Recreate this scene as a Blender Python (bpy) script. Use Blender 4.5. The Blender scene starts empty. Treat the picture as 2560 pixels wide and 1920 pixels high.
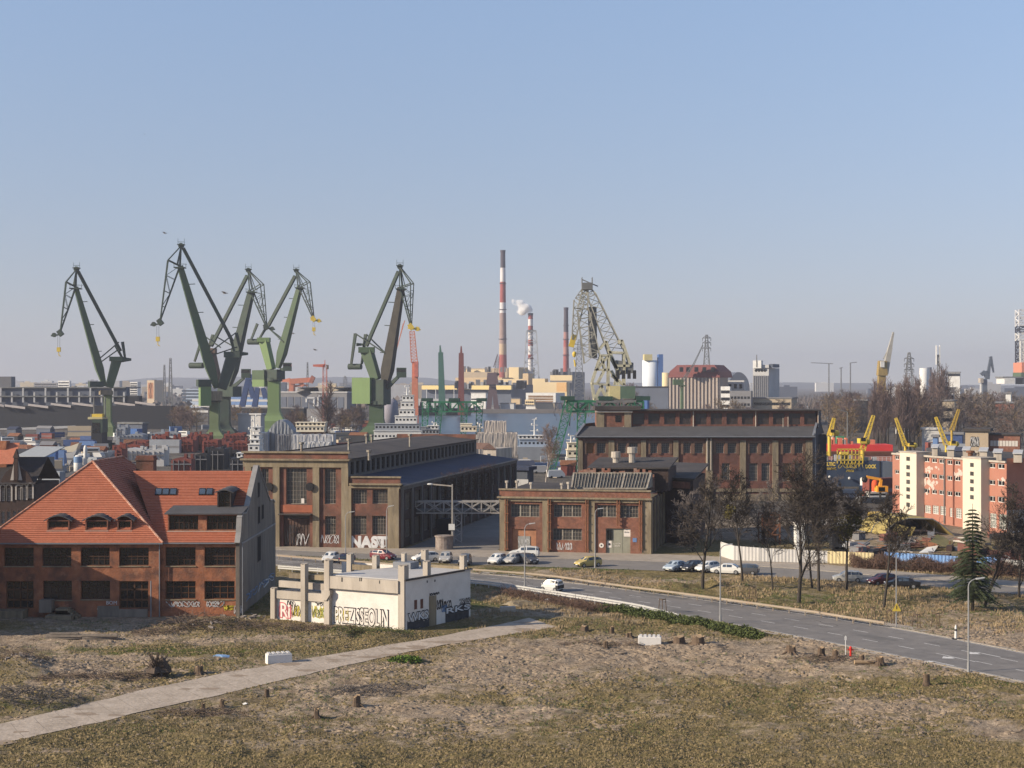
import bpy, math, random
import numpy as np
from mathutils import Vector as V, Matrix, noise as mnoise
random.seed(7); R = random.Random(11)
SC = bpy.context.scene; COL = SC.collection
# photo geometry: level camera 27 m above the field; focal length in photo pixels
F, HX, HY, CH = 3850.0, 1280.0, 958.0, 27.0
CR = {0:(0,0,1), 1:(0,560,2.572), 2:(800,560,2.572), 3:(1600,760,2.304), 4:(0,1080,3.072), 5:(560,1040,2.9625),
      6:(1180,980,2.4043), 7:(0,1400,1.728), 8:(1280,1360,1.728), 9:(0,900,4.148), 10:(360,580,3.0729),
      11:(1060,840,5.027), 12:(560,900,5.027), 13:(1000,980,5.027), 14:(2080,800,4.608), 15:(2040,1060,4.254),
      16:(1400,680,5.027), 17:(0,1380,4.608), 18:(660,1370,4.254)}
def K(c, x, y): o = CR[c]; return (o[0]+x/o[2], o[1]+y/o[2])
def G(p, z=0.0): D = (CH-z)*F/(p[1]-HY); return V(((p[0]-HX)*D/F, D, z))        # point on the level z
def GK(c, x, y, z=0.0): return G(K(c, x, y), z)
def A(p, D): return V(((p[0]-HX)*D/F, D, CH-(p[1]-HY)*D/F))                      # point at distance D
def AK(c, x, y, D): return A(K(c, x, y), D)
# ---------------------------------------------------------------- scene tree
ORG = {}
def root(name, label, cat, loc=(0,0,0), group=None):
    o = bpy.data.objects.new(name, None); COL.objects.link(o); o.location = loc
    o.empty_display_size = .3
    o['label'] = label; o['category'] = cat
    if group: o['group'] = group
    ORG[o.name] = V(loc); return o
def tag(o, label=None, cat=None, group=None, kind=None):
    if label: o['label'] = label
    if cat: o['category'] = cat
    if group: o['group'] = group
    if kind: o['kind'] = kind
    return o
def copy_tree(o, parent=None):
    c = o.copy(); COL.objects.link(c)
    if parent: c.parent = parent
    for ch in KIDS.get(o.name, []): copy_tree(ch, c)
    return c
KIDS = {}
class MB:
    def __init__(s): s.v = []; s.f = []; s.m = []; s.k = 0
    def add(s, vs, fs):
        b = len(s.v); s.v += [(v[0], v[1], v[2]) for v in vs]
        for f in fs: s.f.append([b+i for i in f]); s.m.append(s.k)
        return s
    def quad(s, a, b, c, d): return s.add([a, b, c, d], [[0, 1, 2, 3]])
    def poly(s, pts): return s.add(pts, [list(range(len(pts)))])
    def box(s, x0, x1, y0, y1, z0, z1):
        return s.add([(x0,y0,z0),(x1,y0,z0),(x1,y1,z0),(x0,y1,z0),(x0,y0,z1),(x1,y0,z1),(x1,y1,z1),(x0,y1,z1)],
                     [[3,2,1,0],[4,5,6,7],[0,1,5,4],[1,2,6,5],[2,3,7,6],[3,0,4,7]])
    def pbox(s, o, a, b, c):                       # parallelepiped: corner o, edges a, b, c
        o, a, b, c = V(o), V(a), V(b), V(c)
        p = [o, o+a, o+a+b, o+b]; p += [q+c for q in p]
        return s.add(p, [[3,2,1,0],[4,5,6,7],[0,1,5,4],[1,2,6,5],[2,3,7,6],[3,0,4,7]])
    def beam(s, p, q, w, h=None, w2=None, h2=None, side=None):   # box girder; w = sideways, h = in the other cross direction
        p, q = V(p), V(q); d = (q-p)
        if d.length < 1e-6: return s
        d.normalize(); h = w if h is None else h; w2 = w if w2 is None else w2; h2 = h if h2 is None else h2
        sd = V(side) if side is not None else (V((0,0,1)).cross(d) if abs(d.z) < .99 else V((1,0,0)))
        sd = (sd-d*sd.dot(d)).normalized(); u = d.cross(sd)
        r = []
        for c, ww, hh in ((p, w, h), (q, w2, h2)):
            r += [c-sd*ww/2-u*hh/2, c+sd*ww/2-u*hh/2, c+sd*ww/2+u*hh/2, c-sd*ww/2+u*hh/2]
        return s.add(r, [[3,2,1,0],[4,5,6,7],[0,1,5,4],[1,2,6,5],[2,3,7,6],[3,0,4,7]])
    def tube(s, p, q, r, r2=None, n=6, cap=True):
        p, q = V(p), V(q); d = q-p
        if d.length < 1e-6: return s
        d.normalize(); r2 = r if r2 is None else r2
        a = d.orthogonal().normalized(); b = d.cross(a); vs = []
        for c, rr in ((p, r), (q, r2)):
            for i in range(n):
                t = 2*math.pi*i/n; vs.append(c+(a*math.cos(t)+b*math.sin(t))*rr)
        fs = [[i, (i+1) % n, n+(i+1) % n, n+i] for i in range(n)]
        if cap: fs += [list(range(n-1, -1, -1)), list(range(n, 2*n))]
        return s.add(vs, fs)
    def lathe(s, prof, c=(0,0,0), n=16, cap=True):
        vs = []; k = len(prof)
        for r, z in prof:
            for i in range(n):
                t = 2*math.pi*i/n; vs.append((c[0]+r*math.cos(t), c[1]+r*math.sin(t), c[2]+z))
        fs = [[j*n+i, j*n+(i+1) % n, (j+1)*n+(i+1) % n, (j+1)*n+i] for j in range(k-1) for i in range(n)]
        if cap: fs += [list(range(n-1, -1, -1)), list(range((k-1)*n, k*n))]
        return s.add(vs, fs)
    def prism(s, pts, d):                           # polygon extruded by the vector d
        d = V(d); n = len(pts); p = [V(q) for q in pts]; p += [q+d for q in p[:n]]
        return s.add(p, [list(range(n-1, -1, -1)), list(range(n, 2*n))]+[[i, (i+1) % n, n+(i+1) % n, n+i] for i in range(n)])
    def lump(s, c, rx, ry, rz, n=10, m=6, amp=.25, seed=0, sc=1.0):   # rounded uneven lump
        vs = []
        for j in range(m+1):
            ph = math.pi*j/m
            for i in range(n):
                t = 2*math.pi*i/n; d = V((math.sin(ph)*math.cos(t), math.sin(ph)*math.sin(t), math.cos(ph)))
                k = 1+amp*mnoise.noise(d*1.7*sc+V((seed*7.3, seed*3.1, 0)))*2
                vs.append((c[0]+d.x*rx*k, c[1]+d.y*ry*k, c[2]+d.z*rz*k))
        return s.add(vs, [[j*n+i, (j+1)*n+i, (j+1)*n+(i+1) % n, j*n+(i+1) % n] for j in range(m) for i in range(n)])
    def truss(s, p, q, w0, w1, r, bays, side, four=True, h0=None, h1=None, rd=None):   # lattice boom of square section from p to q
        p, q = V(p), V(q); d = (q-p).normalized(); sd = V(side); sd = (sd-d*sd.dot(d)).normalized(); u = d.cross(sd)
        h0 = w0 if h0 is None else h0; h1 = w1 if h1 is None else h1; rd = rd or r*.6
        def c(t, i, j): w = w0+(w1-w0)*t; h = h0+(h1-h0)*t; return p.lerp(q, t)+sd*(i*w/2)+u*(j*h/2)
        cs = [(-1,-1),(1,-1),(1,1),(-1,1)]
        for i, j in cs: s.beam(c(0,i,j), c(1,i,j), r, side=sd)
        for b in range(bays):
            t0, t1 = b/bays, (b+1)/bays
            for e in range(4):
                a0, a1 = cs[e], cs[(e+1) % 4]
                if b % 2: a0, a1 = a1, a0
                s.beam(c(t0,*a0), c(t1,*a1), rd, side=sd)
                s.beam(c(t1,*a0), c(t1,*a1), rd, side=sd)
        return s
    def build(s, name, mats, parent=None, smooth=False, at=None, bevel=0):
        o_ = ORG[parent.name] if parent is not None else (V(at) if at is not None else V((0,0,0)))
        me = bpy.data.meshes.new(name)
        vs = [(v[0]-o_.x, v[1]-o_.y, v[2]-o_.z) for v in s.v]
        me.from_pydata(vs, [], s.f)
        ms = mats if isinstance(mats, (list, tuple)) else [mats]
        for m in ms: me.materials.append(m)
        if len(ms) > 1: me.polygons.foreach_set('material_index', s.m)
        if smooth: me.polygons.foreach_set('use_smooth', [True]*len(me.polygons))
        o = bpy.data.objects.new(name, me); COL.objects.link(o)
        if parent is not None:
            o.parent = parent; KIDS.setdefault(parent.name, []).append(o)
        elif at is not None: o.location = at
        ORG[o.name] = o_
        if bevel:
            b = o.modifiers.new('bevel', 'BEVEL'); b.width = bevel; b.segments = 2; b.limit_method = 'ANGLE'
        return o
# ---------------------------------------------------------------- materials
MATS = {}
def srgb(r, g, b):
    f = lambda c: (c/255/12.92) if c/255 <= .04045 else ((c/255+.055)/1.055)**2.4
    return (f(r), f(g), f(b))
def mat(name, c, rough=.85, var=.22, sc=.9, bump=0.0, bsc=6.0, spec=.3, metal=0.0, stretch=(1,1,1), dirt=None, damt=.5, dsc=.25, coord='Object', thr=(.45,.7), dirt2=None, d2amt=.6, d2sc=.5):
    if name in MATS: return MATS[name]
    m = bpy.data.materials.new(name); m.use_nodes = True; nt = m.node_tree; N = nt.nodes; L = nt.links
    bs = N['Principled BSDF']; bs.inputs['Roughness'].default_value = rough
    bs.inputs['Specular IOR Level'].default_value = spec; bs.inputs['Metallic'].default_value = metal
    tc = N.new('ShaderNodeTexCoord'); mp = N.new('ShaderNodeMapping'); mp.inputs['Scale'].default_value = stretch
    L.new(tc.outputs[coord], mp.inputs['Vector'])
    n1 = N.new('ShaderNodeTexNoise'); n1.inputs['Scale'].default_value = sc; n1.inputs['Detail'].default_value = 6; n1.inputs['Roughness'].default_value = .65
    L.new(mp.outputs[0], n1.inputs['Vector'])
    mr = N.new('ShaderNodeMapRange'); mr.inputs[1].default_value = .25; mr.inputs[2].default_value = .75
    mr.inputs[3].default_value = 1-var; mr.inputs[4].default_value = 1+var; L.new(n1.outputs['Fac'], mr.inputs[0])
    mx = N.new('ShaderNodeVectorMath'); mx.operation = 'SCALE'; mx.inputs[0].default_value = c[:3]; L.new(mr.outputs[0], mx.inputs['Scale'])
    out = mx.outputs[0]
    if dirt is not None:
        n2 = N.new('ShaderNodeTexNoise'); n2.inputs['Scale'].default_value = dsc; n2.inputs['Detail'].default_value = 7; n2.inputs['Roughness'].default_value = .7
        L.new(mp.outputs[0], n2.inputs['Vector'])
        m2 = N.new('ShaderNodeMapRange'); m2.inputs[1].default_value = thr[0]; m2.inputs[2].default_value = thr[1]; m2.inputs[4].default_value = damt
        L.new(n2.outputs['Fac'], m2.inputs[0])
        mm = N.new('ShaderNodeMix'); mm.data_type = 'RGBA'; mm.inputs['B'].default_value = (*dirt[:3], 1)
        L.new(m2.outputs[0], mm.inputs['Factor']); L.new(out, mm.inputs['A']); out = mm.outputs['Result']
    if dirt2 is not None:
        n4 = N.new('ShaderNodeTexNoise'); n4.inputs['Scale'].default_value = d2sc; n4.inputs['Detail'].default_value = 8; n4.inputs['Roughness'].default_value = .75
        ad = N.new('ShaderNodeVectorMath'); ad.inputs[1].default_value = (31, 17, 9); L.new(mp.outputs[0], ad.inputs[0]); L.new(ad.outputs[0], n4.inputs['Vector'])
        m4 = N.new('ShaderNodeMapRange'); m4.inputs[1].default_value = .52; m4.inputs[2].default_value = .66; m4.inputs[4].default_value = d2amt; L.new(n4.outputs['Fac'], m4.inputs[0])
        m5 = N.new('ShaderNodeMix'); m5.data_type = 'RGBA'; m5.inputs['B'].default_value = (*dirt2[:3], 1)
        L.new(m4.outputs[0], m5.inputs['Factor']); L.new(out, m5.inputs['A']); out = m5.outputs['Result']
    L.new(out, bs.inputs['Base Color'])
    if bump:
        n3 = N.new('ShaderNodeTexNoise'); n3.inputs['Scale'].default_value = bsc; n3.inputs['Detail'].default_value = 5
        L.new(mp.outputs[0], n3.inputs['Vector']); bp = N.new('ShaderNodeBump'); bp.inputs['Strength'].default_value = bump; bp.inputs['Distance'].default_value = .1
        L.new(n3.outputs['Fac'], bp.inputs['Height']); L.new(bp.outputs[0], bs.inputs['Normal'])
    MATS[name] = m; return m
def glassy(name, c, rough=.12, var=.5, sc=.35):
    return mat(name, c, rough=rough, var=var, sc=sc, spec=.5)
VS = (1, 1, .18)      # vertical streaks
BRICK = mat('red_brick', (.32,.125,.064), var=.42, sc=2.2, dirt=(.1,.052,.04), damt=.85, dsc=.55, thr=(.44,.6), bump=.4, bsc=5, dirt2=(.4,.2,.115), d2amt=.6, d2sc=.8)
BRICK_D = mat('dark_brick', (.185,.08,.056), var=.4, sc=1.8, dirt=(.065,.042,.035), damt=.85, dsc=.45, thr=(.44,.62), bump=.4, bsc=5, dirt2=(.2,.125,.09), d2amt=.4, d2sc=.4)
BRICK_OLD_SHADE = mat('sooty_brick', (.055,.034,.029), var=.45, sc=1.2, dirt=(.022,.018,.018), damt=.8, dsc=.3, bump=.4, bsc=5)  # old dark brick; tone also deepens the shade on the halls' side walls
CONC = mat('weathered_concrete', (.235,.19,.125), var=.32, sc=1.6, stretch=VS, dirt=(.085,.07,.055), damt=.8, dsc=.55, dirt2=(.3,.26,.2), d2amt=.5, d2sc=.9)
CONC_L = mat('pale_concrete', (.42,.375,.32), var=.25, sc=1.6, stretch=VS, dirt=(.17,.145,.12), damt=.75, dsc=.8)
CONC_W = mat('whitewash', (.66,.62,.57), var=.07, sc=.7, dirt=(.48,.43,.38), damt=.45, dsc=.5)
PLASTER_G = mat('grey_render', (.17,.145,.12), var=.35, sc=1.1, stretch=VS, dirt=(.28,.24,.2), damt=.6, dsc=.5, dirt2=(.07,.066,.066), d2amt=.6, d2sc=.3)
TILE = mat('clay_tile', (.4,.14,.08), var=.2, sc=3.5, dirt=(.31,.105,.06), damt=.6, dsc=.6, rough=.75, dirt2=(.44,.19,.12), d2amt=.4, d2sc=1.6)
TAR = mat('tar_felt', (.048,.042,.04), var=.35, sc=.35, dirt=(.10,.085,.075), damt=.6, dsc=.12)
TAR_G = mat('grey_felt', (.075,.075,.08), var=.2, sc=.4, dirt=(.05,.048,.05), damt=.6, dsc=.15)
TAR_B = mat('blue_felt', (.03,.04,.075), var=.25, sc=.3, dirt=(.045,.045,.055), damt=.6, dsc=.1)
ZINC = mat('zinc_sheet', (.17,.18,.2), rough=.5, var=.15, spec=.4)
WOOD_D = mat('brown_window_frame', (.055,.026,.015), rough=.6, var=.3, sc=2)
STEEL_W = mat('rusty_pale_frame', (.27,.25,.21), var=.3, sc=1.5, dirt=(.14,.08,.05), damt=.7, dsc=1.0)
GLASS_D = glassy('dark_window_glass', (.012,.013,.015))
GLASS_M = glassy('grimy_window_glass', (.055,.052,.048), rough=.35)
GLASS_B = glassy('sky_window_glass', (.05,.07,.1), rough=.05)
BLACK = mat('black_paint', (.015,.015,.017), rough=.55)
# ---------------------------------------------------------------- facades
class Face:                                   # a vertical plane from a (left) to b (right) as seen from outside
    def __init__(s, a, b):
        s.a = V((a[0], a[1], 0)); d = V((b[0], b[1], 0))-s.a; s.L = d.length; s.u = d.normalized(); s.n = V((s.u.y, -s.u.x, 0))
    def P(s, x, z, off=0.0): p = s.a+s.u*x+s.n*off; return V((p.x, p.y, z))
    def st(s, p, off=0.0):
        d = V(((p[0]-HX)/F, 1, -(p[1]-HY)/F)); o = s.a+s.n*off
        t = (o.dot(s.n))/(d.dot(s.n)); q = d*t
        return ((q-o).dot(s.u), CH+q.z)
    def rect(s, c, x0, y0, x1, y1):           # photo rectangle -> (s0, s1, z0, z1)
        a, b = s.st(K(c, x0, y1)), s.st(K(c, x1, y0)); return (a[0], b[0], a[1], b[1])
def wall(mb, f, s0, s1, z0, z1, holes=(), depth=.3, off=0.0):
    xs = sorted({s0, s1} | {min(max(v, s0), s1) for h in holes for v in h[:2]})
    zs = sorted({z0, z1} | {min(max(v, z0), z1) for h in holes for v in h[2:4]})
    for i in range(len(xs)-1):
        for j in range(len(zs)-1):
            cx, cz = (xs[i]+xs[i+1])/2, (zs[j]+zs[j+1])/2
            if any(h[0] < cx < h[1] and h[2] < cz < h[3] for h in holes): continue
            mb.quad(f.P(xs[i],zs[j],off), f.P(xs[i+1],zs[j],off), f.P(xs[i+1],zs[j+1],off), f.P(xs[i],zs[j+1],off))
    for h in holes:
        a, b, c, d = h[:4]
        P = lambda x, z, k: f.P(x, z, off-(depth if k else 0))
        for (x0, q0, x1, q1) in ((a,c,b,c),(b,c,b,d),(b,d,a,d),(a,d,a,c)):
            mb.quad(P(x0,q0,0), P(x1,q1,0), P(x1,q1,1), P(x0,q0,1))
def fbox(mb, f, s0, s1, z0, z1, o0, o1):      # box on a facade from offset o0 (inside) to o1 (outside)
    mb.pbox(f.P(s0, z0, o1), f.u*(s1-s0), -f.n*(o1-o0), V((0,0,z1-z0)))
def window(f, h, nx, ny, parent, fm=None, gm=None, depth=.3, bar=.06, border=.09, name='window', sill=None, off=0.0, xs=None, zs=None, part='pane'):
    fm = fm or STEEL_W; gm = gm or GLASS_M
    a, b, c, d = h[:4]; m = MB(); o0, o1 = off-depth+.012, off-depth+.07
    for r in ((a, a+border, c, d), (b-border, b, c, d), (a+border, b-border, c, c+border), (a+border, b-border, d-border, d)): fbox(m, f, *r, o0, o1)
    for i in range(1, nx): x = a+(b-a)*i/nx; fbox(m, f, x-bar/2, x+bar/2, c+border, d-border, o0, o1-.01)
    for j in range(1, ny): z = c+(d-c)*j/ny; fbox(m, f, a+border, b-border, z-bar*.4, z+bar*.4, o0, o1-.02)
    for x, w in (xs or ()): fbox(m, f, a+(b-a)*x-w/2, a+(b-a)*x+w/2, c+border, d-border, o0, o1+.02)
    for z, w in (zs or ()): fbox(m, f, a+border, b-border, c+(d-c)*z-w/2, c+(d-c)*z+w/2, o0, o1+.02)
    if sill: fbox(m, f, a-.08, b+.08, c-.1, c, off-.02, off+.12); 
    w = m.build(name, fm, parent)
    g = MB(); g.quad(f.P(a,c,off-depth), f.P(b,c,off-depth), f.P(b,d,off-depth), f.P(a,d,off-depth)); g.build(part, gm, w)
    return w
# ---------------------------------------------------------------- lettering
FONTC = {}
def text(s, size, mtl, name, parent, origin, ux, uz, width=None, depth=.01, bold=0.0):
    cu = bpy.data.curves.new('lettering', 'FONT'); cu.body = s; cu.size = 1; cu.extrude = 0; cu.offset = bold; cu.resolution_u = 3
    t = bpy.data.objects.new('lettering_tmp', cu); COL.objects.link(t); bpy.context.view_layer.update()
    me = bpy.data.meshes.new_from_object(t.evaluated_get(bpy.context.evaluated_depsgraph_get()))
    bpy.data.objects.remove(t); bpy.data.curves.remove(cu)
    co = np.array([v.co[:] for v in me.vertices]); mn, mx = co.min(0), co.max(0)
    k = size/(mx[1]-mn[1]); kx = k if width is None else width/(mx[0]-mn[0])
    mb = MB(); ux, uz = V(ux), V(uz); n = ux.cross(uz)
    pts = [V(origin)+ux*((c[0]-mn[0])*kx)+uz*((c[1]-mn[1])*k)+n*depth for c in co]
    mb.add(pts, [list(p.vertices) for p in me.polygons]); bpy.data.meshes.remove(me)
    return mb.build(name, mtl, parent)
# ================================================================ camera, light, air
cam = bpy.data.cameras.new('camera'); co = bpy.data.objects.new('camera', cam); COL.objects.link(co)
cam.sensor_width = 36; cam.lens = 36*F/2560; cam.clip_end = 20000; cam.clip_start = .5
cam.shift_y = (HY-960)/2560
co.location = (0, 0, CH); co.rotation_euler = (math.radians(90), 0, 0); SC.camera = co
SUN_EL, SUN_AZ = math.radians(24), math.radians(252)          # azimuth clockwise from +Y
sd = V((math.sin(SUN_AZ)*math.cos(SUN_EL), math.cos(SUN_AZ)*math.cos(SUN_EL), math.sin(SUN_EL)))
sl = bpy.data.lights.new('sun', 'SUN'); sl.energy = 4.6; sl.angle = math.radians(.5); sl.color = (1, .85, .65)
so = bpy.data.objects.new('sun', sl); COL.objects.link(so); so.rotation_euler = sd.to_track_quat('Z', 'Y').to_euler(); so.location = (-300, -100, 400)
W = bpy.data.worlds.new('World'); SC.world = W; W.use_nodes = True
wn = W.node_tree.nodes; wl = W.node_tree.links; bg = wn['Background']
sk = wn.new('ShaderNodeTexSky'); sk.sky_type = 'NISHITA'; sk.sun_disc = False; sk.sun_elevation = SUN_EL; sk.sun_rotation = SUN_AZ
sk.air_density = 1.0; sk.dust_density = .25; sk.ozone_density = 3.5; sk.altitude = 30
tv = wn.new('ShaderNodeVectorMath'); tv.operation = 'MULTIPLY'; tm = wn.new('ShaderNodeMix'); tm.data_type = 'RGBA'; tm.inputs['A'].default_value = (.86, .60, .51, 1); tm.inputs['B'].default_value = (1.15, .93, .82, 1); wl.new(tm.outputs['Result'], tv.inputs[1]); gv = wn.new('ShaderNodeTexCoord'); av = wn.new('ShaderNodeVectorMath'); av.inputs[1].default_value = (0, 0, .07); nv = wn.new('ShaderNodeVectorMath'); nv.operation = 'NORMALIZE'; wl.new(gv.outputs['Generated'], av.inputs[0]); sz_ = wn.new('ShaderNodeSeparateXYZ'); rz_ = wn.new('ShaderNodeMapRange'); rz_.inputs[1].default_value = .03; rz_.inputs[2].default_value = .24; wl.new(gv.outputs['Generated'], sz_.inputs[0]); wl.new(sz_.outputs[2], rz_.inputs[0]); wl.new(rz_.outputs[0], tm.inputs['Factor']); wl.new(av.outputs[0], nv.inputs[0]); wl.new(nv.outputs[0], sk.inputs['Vector']); wl.new(sk.outputs[0], tv.inputs[0]); wl.new(tv.outputs[0], bg.inputs['Color']); bg.inputs['Strength'].default_value = .132
SC.view_settings.view_transform = 'Standard'; SC.view_settings.look = 'None'; SC.view_settings.exposure = .72; SC.view_settings.gamma = 1
SC.cycles.use_denoising = True; SC.cycles.volume_bounces = 6; SC.cycles.max_bounces = 6; SC.cycles.use_adaptive_sampling = True
SC.cycles.adaptive_threshold = .015
hz = MB(); hz.box(-6500, 6500, -260, 11500, -9, 236)
hm = bpy.data.materials.new('haze'); hm.use_nodes = True; hn = hm.node_tree.nodes; hn.remove(hn['Principled BSDF'])
pv = hn.new('ShaderNodeVolumePrincipled'); pv.inputs['Color'].default_value = (.57, .605, .71, 1); pv.inputs['Density'].default_value = .00013
pv.inputs['Anisotropy'].default_value = .1
hm.node_tree.links.new(pv.outputs[0], hn['Material Output'].inputs['Volume'])
tag(hz.build('haze', hm), 'thin pale haze over the shipyard and the city', 'haze', kind='stuff')
# ================================================================ ground
def res(pl, n):
    p = np.array(pl, float); d = np.r_[0, np.cumsum(np.hypot(*np.diff(p, axis=0).T))]; t = np.linspace(0, d[-1], n)
    return np.c_[np.interp(t, d, p[:,0]), np.interp(t, d, p[:,1])]
def smooth(pl, it=2):
    p = [tuple(q) for q in pl]
    for _ in range(it):
        o = [p[0]]
        for a, b in zip(p, p[1:]): o += [(a[0]*.75+b[0]*.25, a[1]*.75+b[1]*.25), (a[0]*.25+b[0]*.75, a[1]*.25+b[1]*.75)]
        p = o+[p[-1]]
    return p
PATH_N = smooth([(-60,92),(-47,104),(-38.3,115.2),(-29.1,128),(-19.5,142.2),(-9,156.5),(0,165.8),(5,170.5)])
PATH_F = smooth([(-64,98),(-50,110.5),(-40.4,121.4),(-35.1,131.2),(-26.3,144.4),(-12.3,159),(-3,170),(2,177)])
MAIN_N = smooth([(-130,293),(-100,274),(-41.4,233),(-5.6,209.2),(2.1,200.8),(19,180.6),(33.9,159),(46.3,139.3),(58,117),(68,95)])
MAIN_F = smooth([(-125,303),(-95,282),(-36.6,240),(0,215.2),(13.4,203),(28.2,187.3),(41.3,171.6),(51.3,154.2),(63,132),(78,102)])
SIDE_N = smooth([(-110,290),(-60,255),(-37,242.8),(-20,235),(-5.9,228.7),(23.3,221.8),(39.3,213),(54.2,205.8),(65.2,196),(90,180),(120,158)])
SIDE_F = smooth([(-105,296),(-60,260),(-37.7,249),(-17.6,242),(4,237.5),(16.7,235),(36.9,227.5),(51.8,215.2),(67.5,203),(95,185),(126,164)])
PAVE_F = smooth([(-100,304),(-60,268),(-38,257.5),(-18,251.6),(-2,249),(22,244.5),(40,236),(55,221),(72,207.5),(98,189.5),(130,168)])
ribs = [(PATH_N, PATH_F), (MAIN_N, MAIN_F), (SIDE_N, SIDE_F), (SIDE_F, PAVE_F)]
def pip(px, py, poly):
    ins = np.zeros(px.shape, bool); n = len(poly)
    for i in range(n):
        x0, y0 = poly[i]; x1, y1 = poly[(i+1) % n]
        if y0 == y1: continue
        c = ((y0 > py) != (y1 > py)) & (px < (x1-x0)*(py-y0)/(y1-y0)+x0); ins ^= c
    return ins
def pdist(px, py, pl):
    d = np.full(px.shape, 1e9)
    for (x0, y0), (x1, y1) in zip(pl, pl[1:]):
        dx, dy = x1-x0, y1-y0; t = np.clip(((px-x0)*dx+(py-y0)*dy)/(dx*dx+dy*dy+1e-9), 0, 1)
        d = np.minimum(d, np.hypot(px-x0-t*dx, py-y0-t*dy))
    return d
def offs_(pl, d):
    p = np.array(pl, float); t = np.gradient(p, axis=0); t /= np.hypot(*t.T)[:,None]; return [tuple(q) for q in p+np.c_[-t[:,1], t[:,0]]*d]
rng = np.random.default_rng(5)
def vnoise(x, y, sc, seed=0):                         # smooth value noise, 0..1
    g = np.random.default_rng(seed).random((257, 257)); u, v = x/sc+137.3, y/sc+71.9
    i, j = np.floor(u).astype(int), np.floor(v).astype(int); a, b = u-i, v-j; a = a*a*(3-2*a); b = b*b*(3-2*b); i &= 255; j &= 255
    return (g[i,j]*(1-a)+g[i+1,j]*a)*(1-b)+(g[i,j+1]*(1-a)+g[i+1,j+1]*a)*b
xs = np.r_[np.array([-9000,-6000,-4000,-2500,-1600,-1000,-700,-500,-350]), np.arange(-300,-64,8), np.arange(-64,76,.42), np.arange(76,300,8), np.array([350,500,700,1000,1600,2500,4000,6000,9000])*.99]
xs = np.clip(xs, -6400, 6400); xs = np.unique(xs)
ys = np.r_[np.array([-200,-60,0,40,70,85]), np.arange(92,262,.42), np.arange(262,620,6), np.arange(620,1500,20), np.array([1600,1800,2100,2500,3000,3600,4500,6000,8000,11000])]
X, Y = np.meshgrid(xs, ys); px, py = X.ravel(), Y.ravel()
inside = np.zeros(px.shape, bool); dist = np.full(px.shape, 1e9)
for a, b in ribs:
    inside |= pip(px, py, a+b[::-1]); dist = np.minimum(dist, np.minimum(pdist(px, py, a), pdist(px, py, b)))
lim = np.interp(px, [p[0] for p in SIDE_N], [p[1] for p in SIDE_N])
field = np.where(inside, 0, np.clip((dist-.25)/2.0, 0, 1))*(py < lim+1)
BLD = [(-75,-31,176,210), (-29,-3,166,190)]
for x0, x1, y0, y1 in BLD:
    field *= np.where((px > x0) & (px < x1) & (py > y0) & (py < y1), .15, 1)
h = (vnoise(px,py,9,1)-.5)*.35+(vnoise(px,py,2.6,2)-.5)*.28+(vnoise(px,py,1.1,3)-.5)*.26+(vnoise(px*.6,py*1.3,.75,13)-.5)*.2
tr = (vnoise(px*.35+py*.2, py-px*.3, .9, 4)-.5)*.22                # dragged, rutted earth
hz_ = field*(h+tr*np.clip((py-118)/20,0,1)-.02)
WATER = [(-46,590),(30,590),(60,760),(140,1000),(140,1462),(-100,1462),(-88,1000),(-62,740)]
inw = pip(px, py, WATER); hz_ = np.where(inw, -7, hz_); hz_[inside] = -.03
for tk in ([(-8,158),(6,156),(20,150),(40,136)],[(-8,152),(8,147),(24,146),(44,131)],[(0,168),(9,160),(14,150),(20,138)],[(-16,140),(0,139),(14,142),(30,139)],[(-14,136),(2,134),(16,137),(28,131)],[(6,128),(20,133),(34,130),(46,122)],[(12,158),(24,150),(30,140),(44,134)],[(-45,150),(-30,152),(-18,157),(-8,163)],[(-52,158),(-36,158),(-26,160)]):
    tk = smooth(tk, 3)
    for o_ in (-.95,.95):
        d_ = pdist(px, py, offs_(tk, o_)); hz_ -= field*(np.exp(-(d_/.33)**2)*.15-np.exp(-((d_-.62)/.3)**2)*.08)*(.5+vnoise(px,py,1.3,53))
mounds = []                                          # filled below: (x, y, rx, ry, h)
def mnd(p, rx, ry, hh): mounds.append((p.x, p.y, rx, ry, hh))
mnd(GK(7,30,480),5,4,.9); mnd(GK(7,60,620),6,4,.8); mnd(GK(7,380,540),5,3,.5); mnd(GK(7,850,300),5,2.5,.4); mnd(GK(7,1080,300),8,3,.25)
mnd(GK(7,1560,330),6,2.5,.6); mnd(GK(8,740,195),6,3,.7); mnd(GK(8,900,190),5,2.5,.5); mnd(GK(8,960,450),6,3,.3); mnd(GK(8,1350,500),9,3,.2)
for mx_, my_, rx, ry, mh in mounds:
    e = np.exp(-((px-mx_)/rx)**2-((py-my_)/ry)**2); hz_ += np.where(inside, 0, e*mh*(.5+vnoise(px,py,1.6,9))*np.clip(dist/1.5,0,1))
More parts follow.
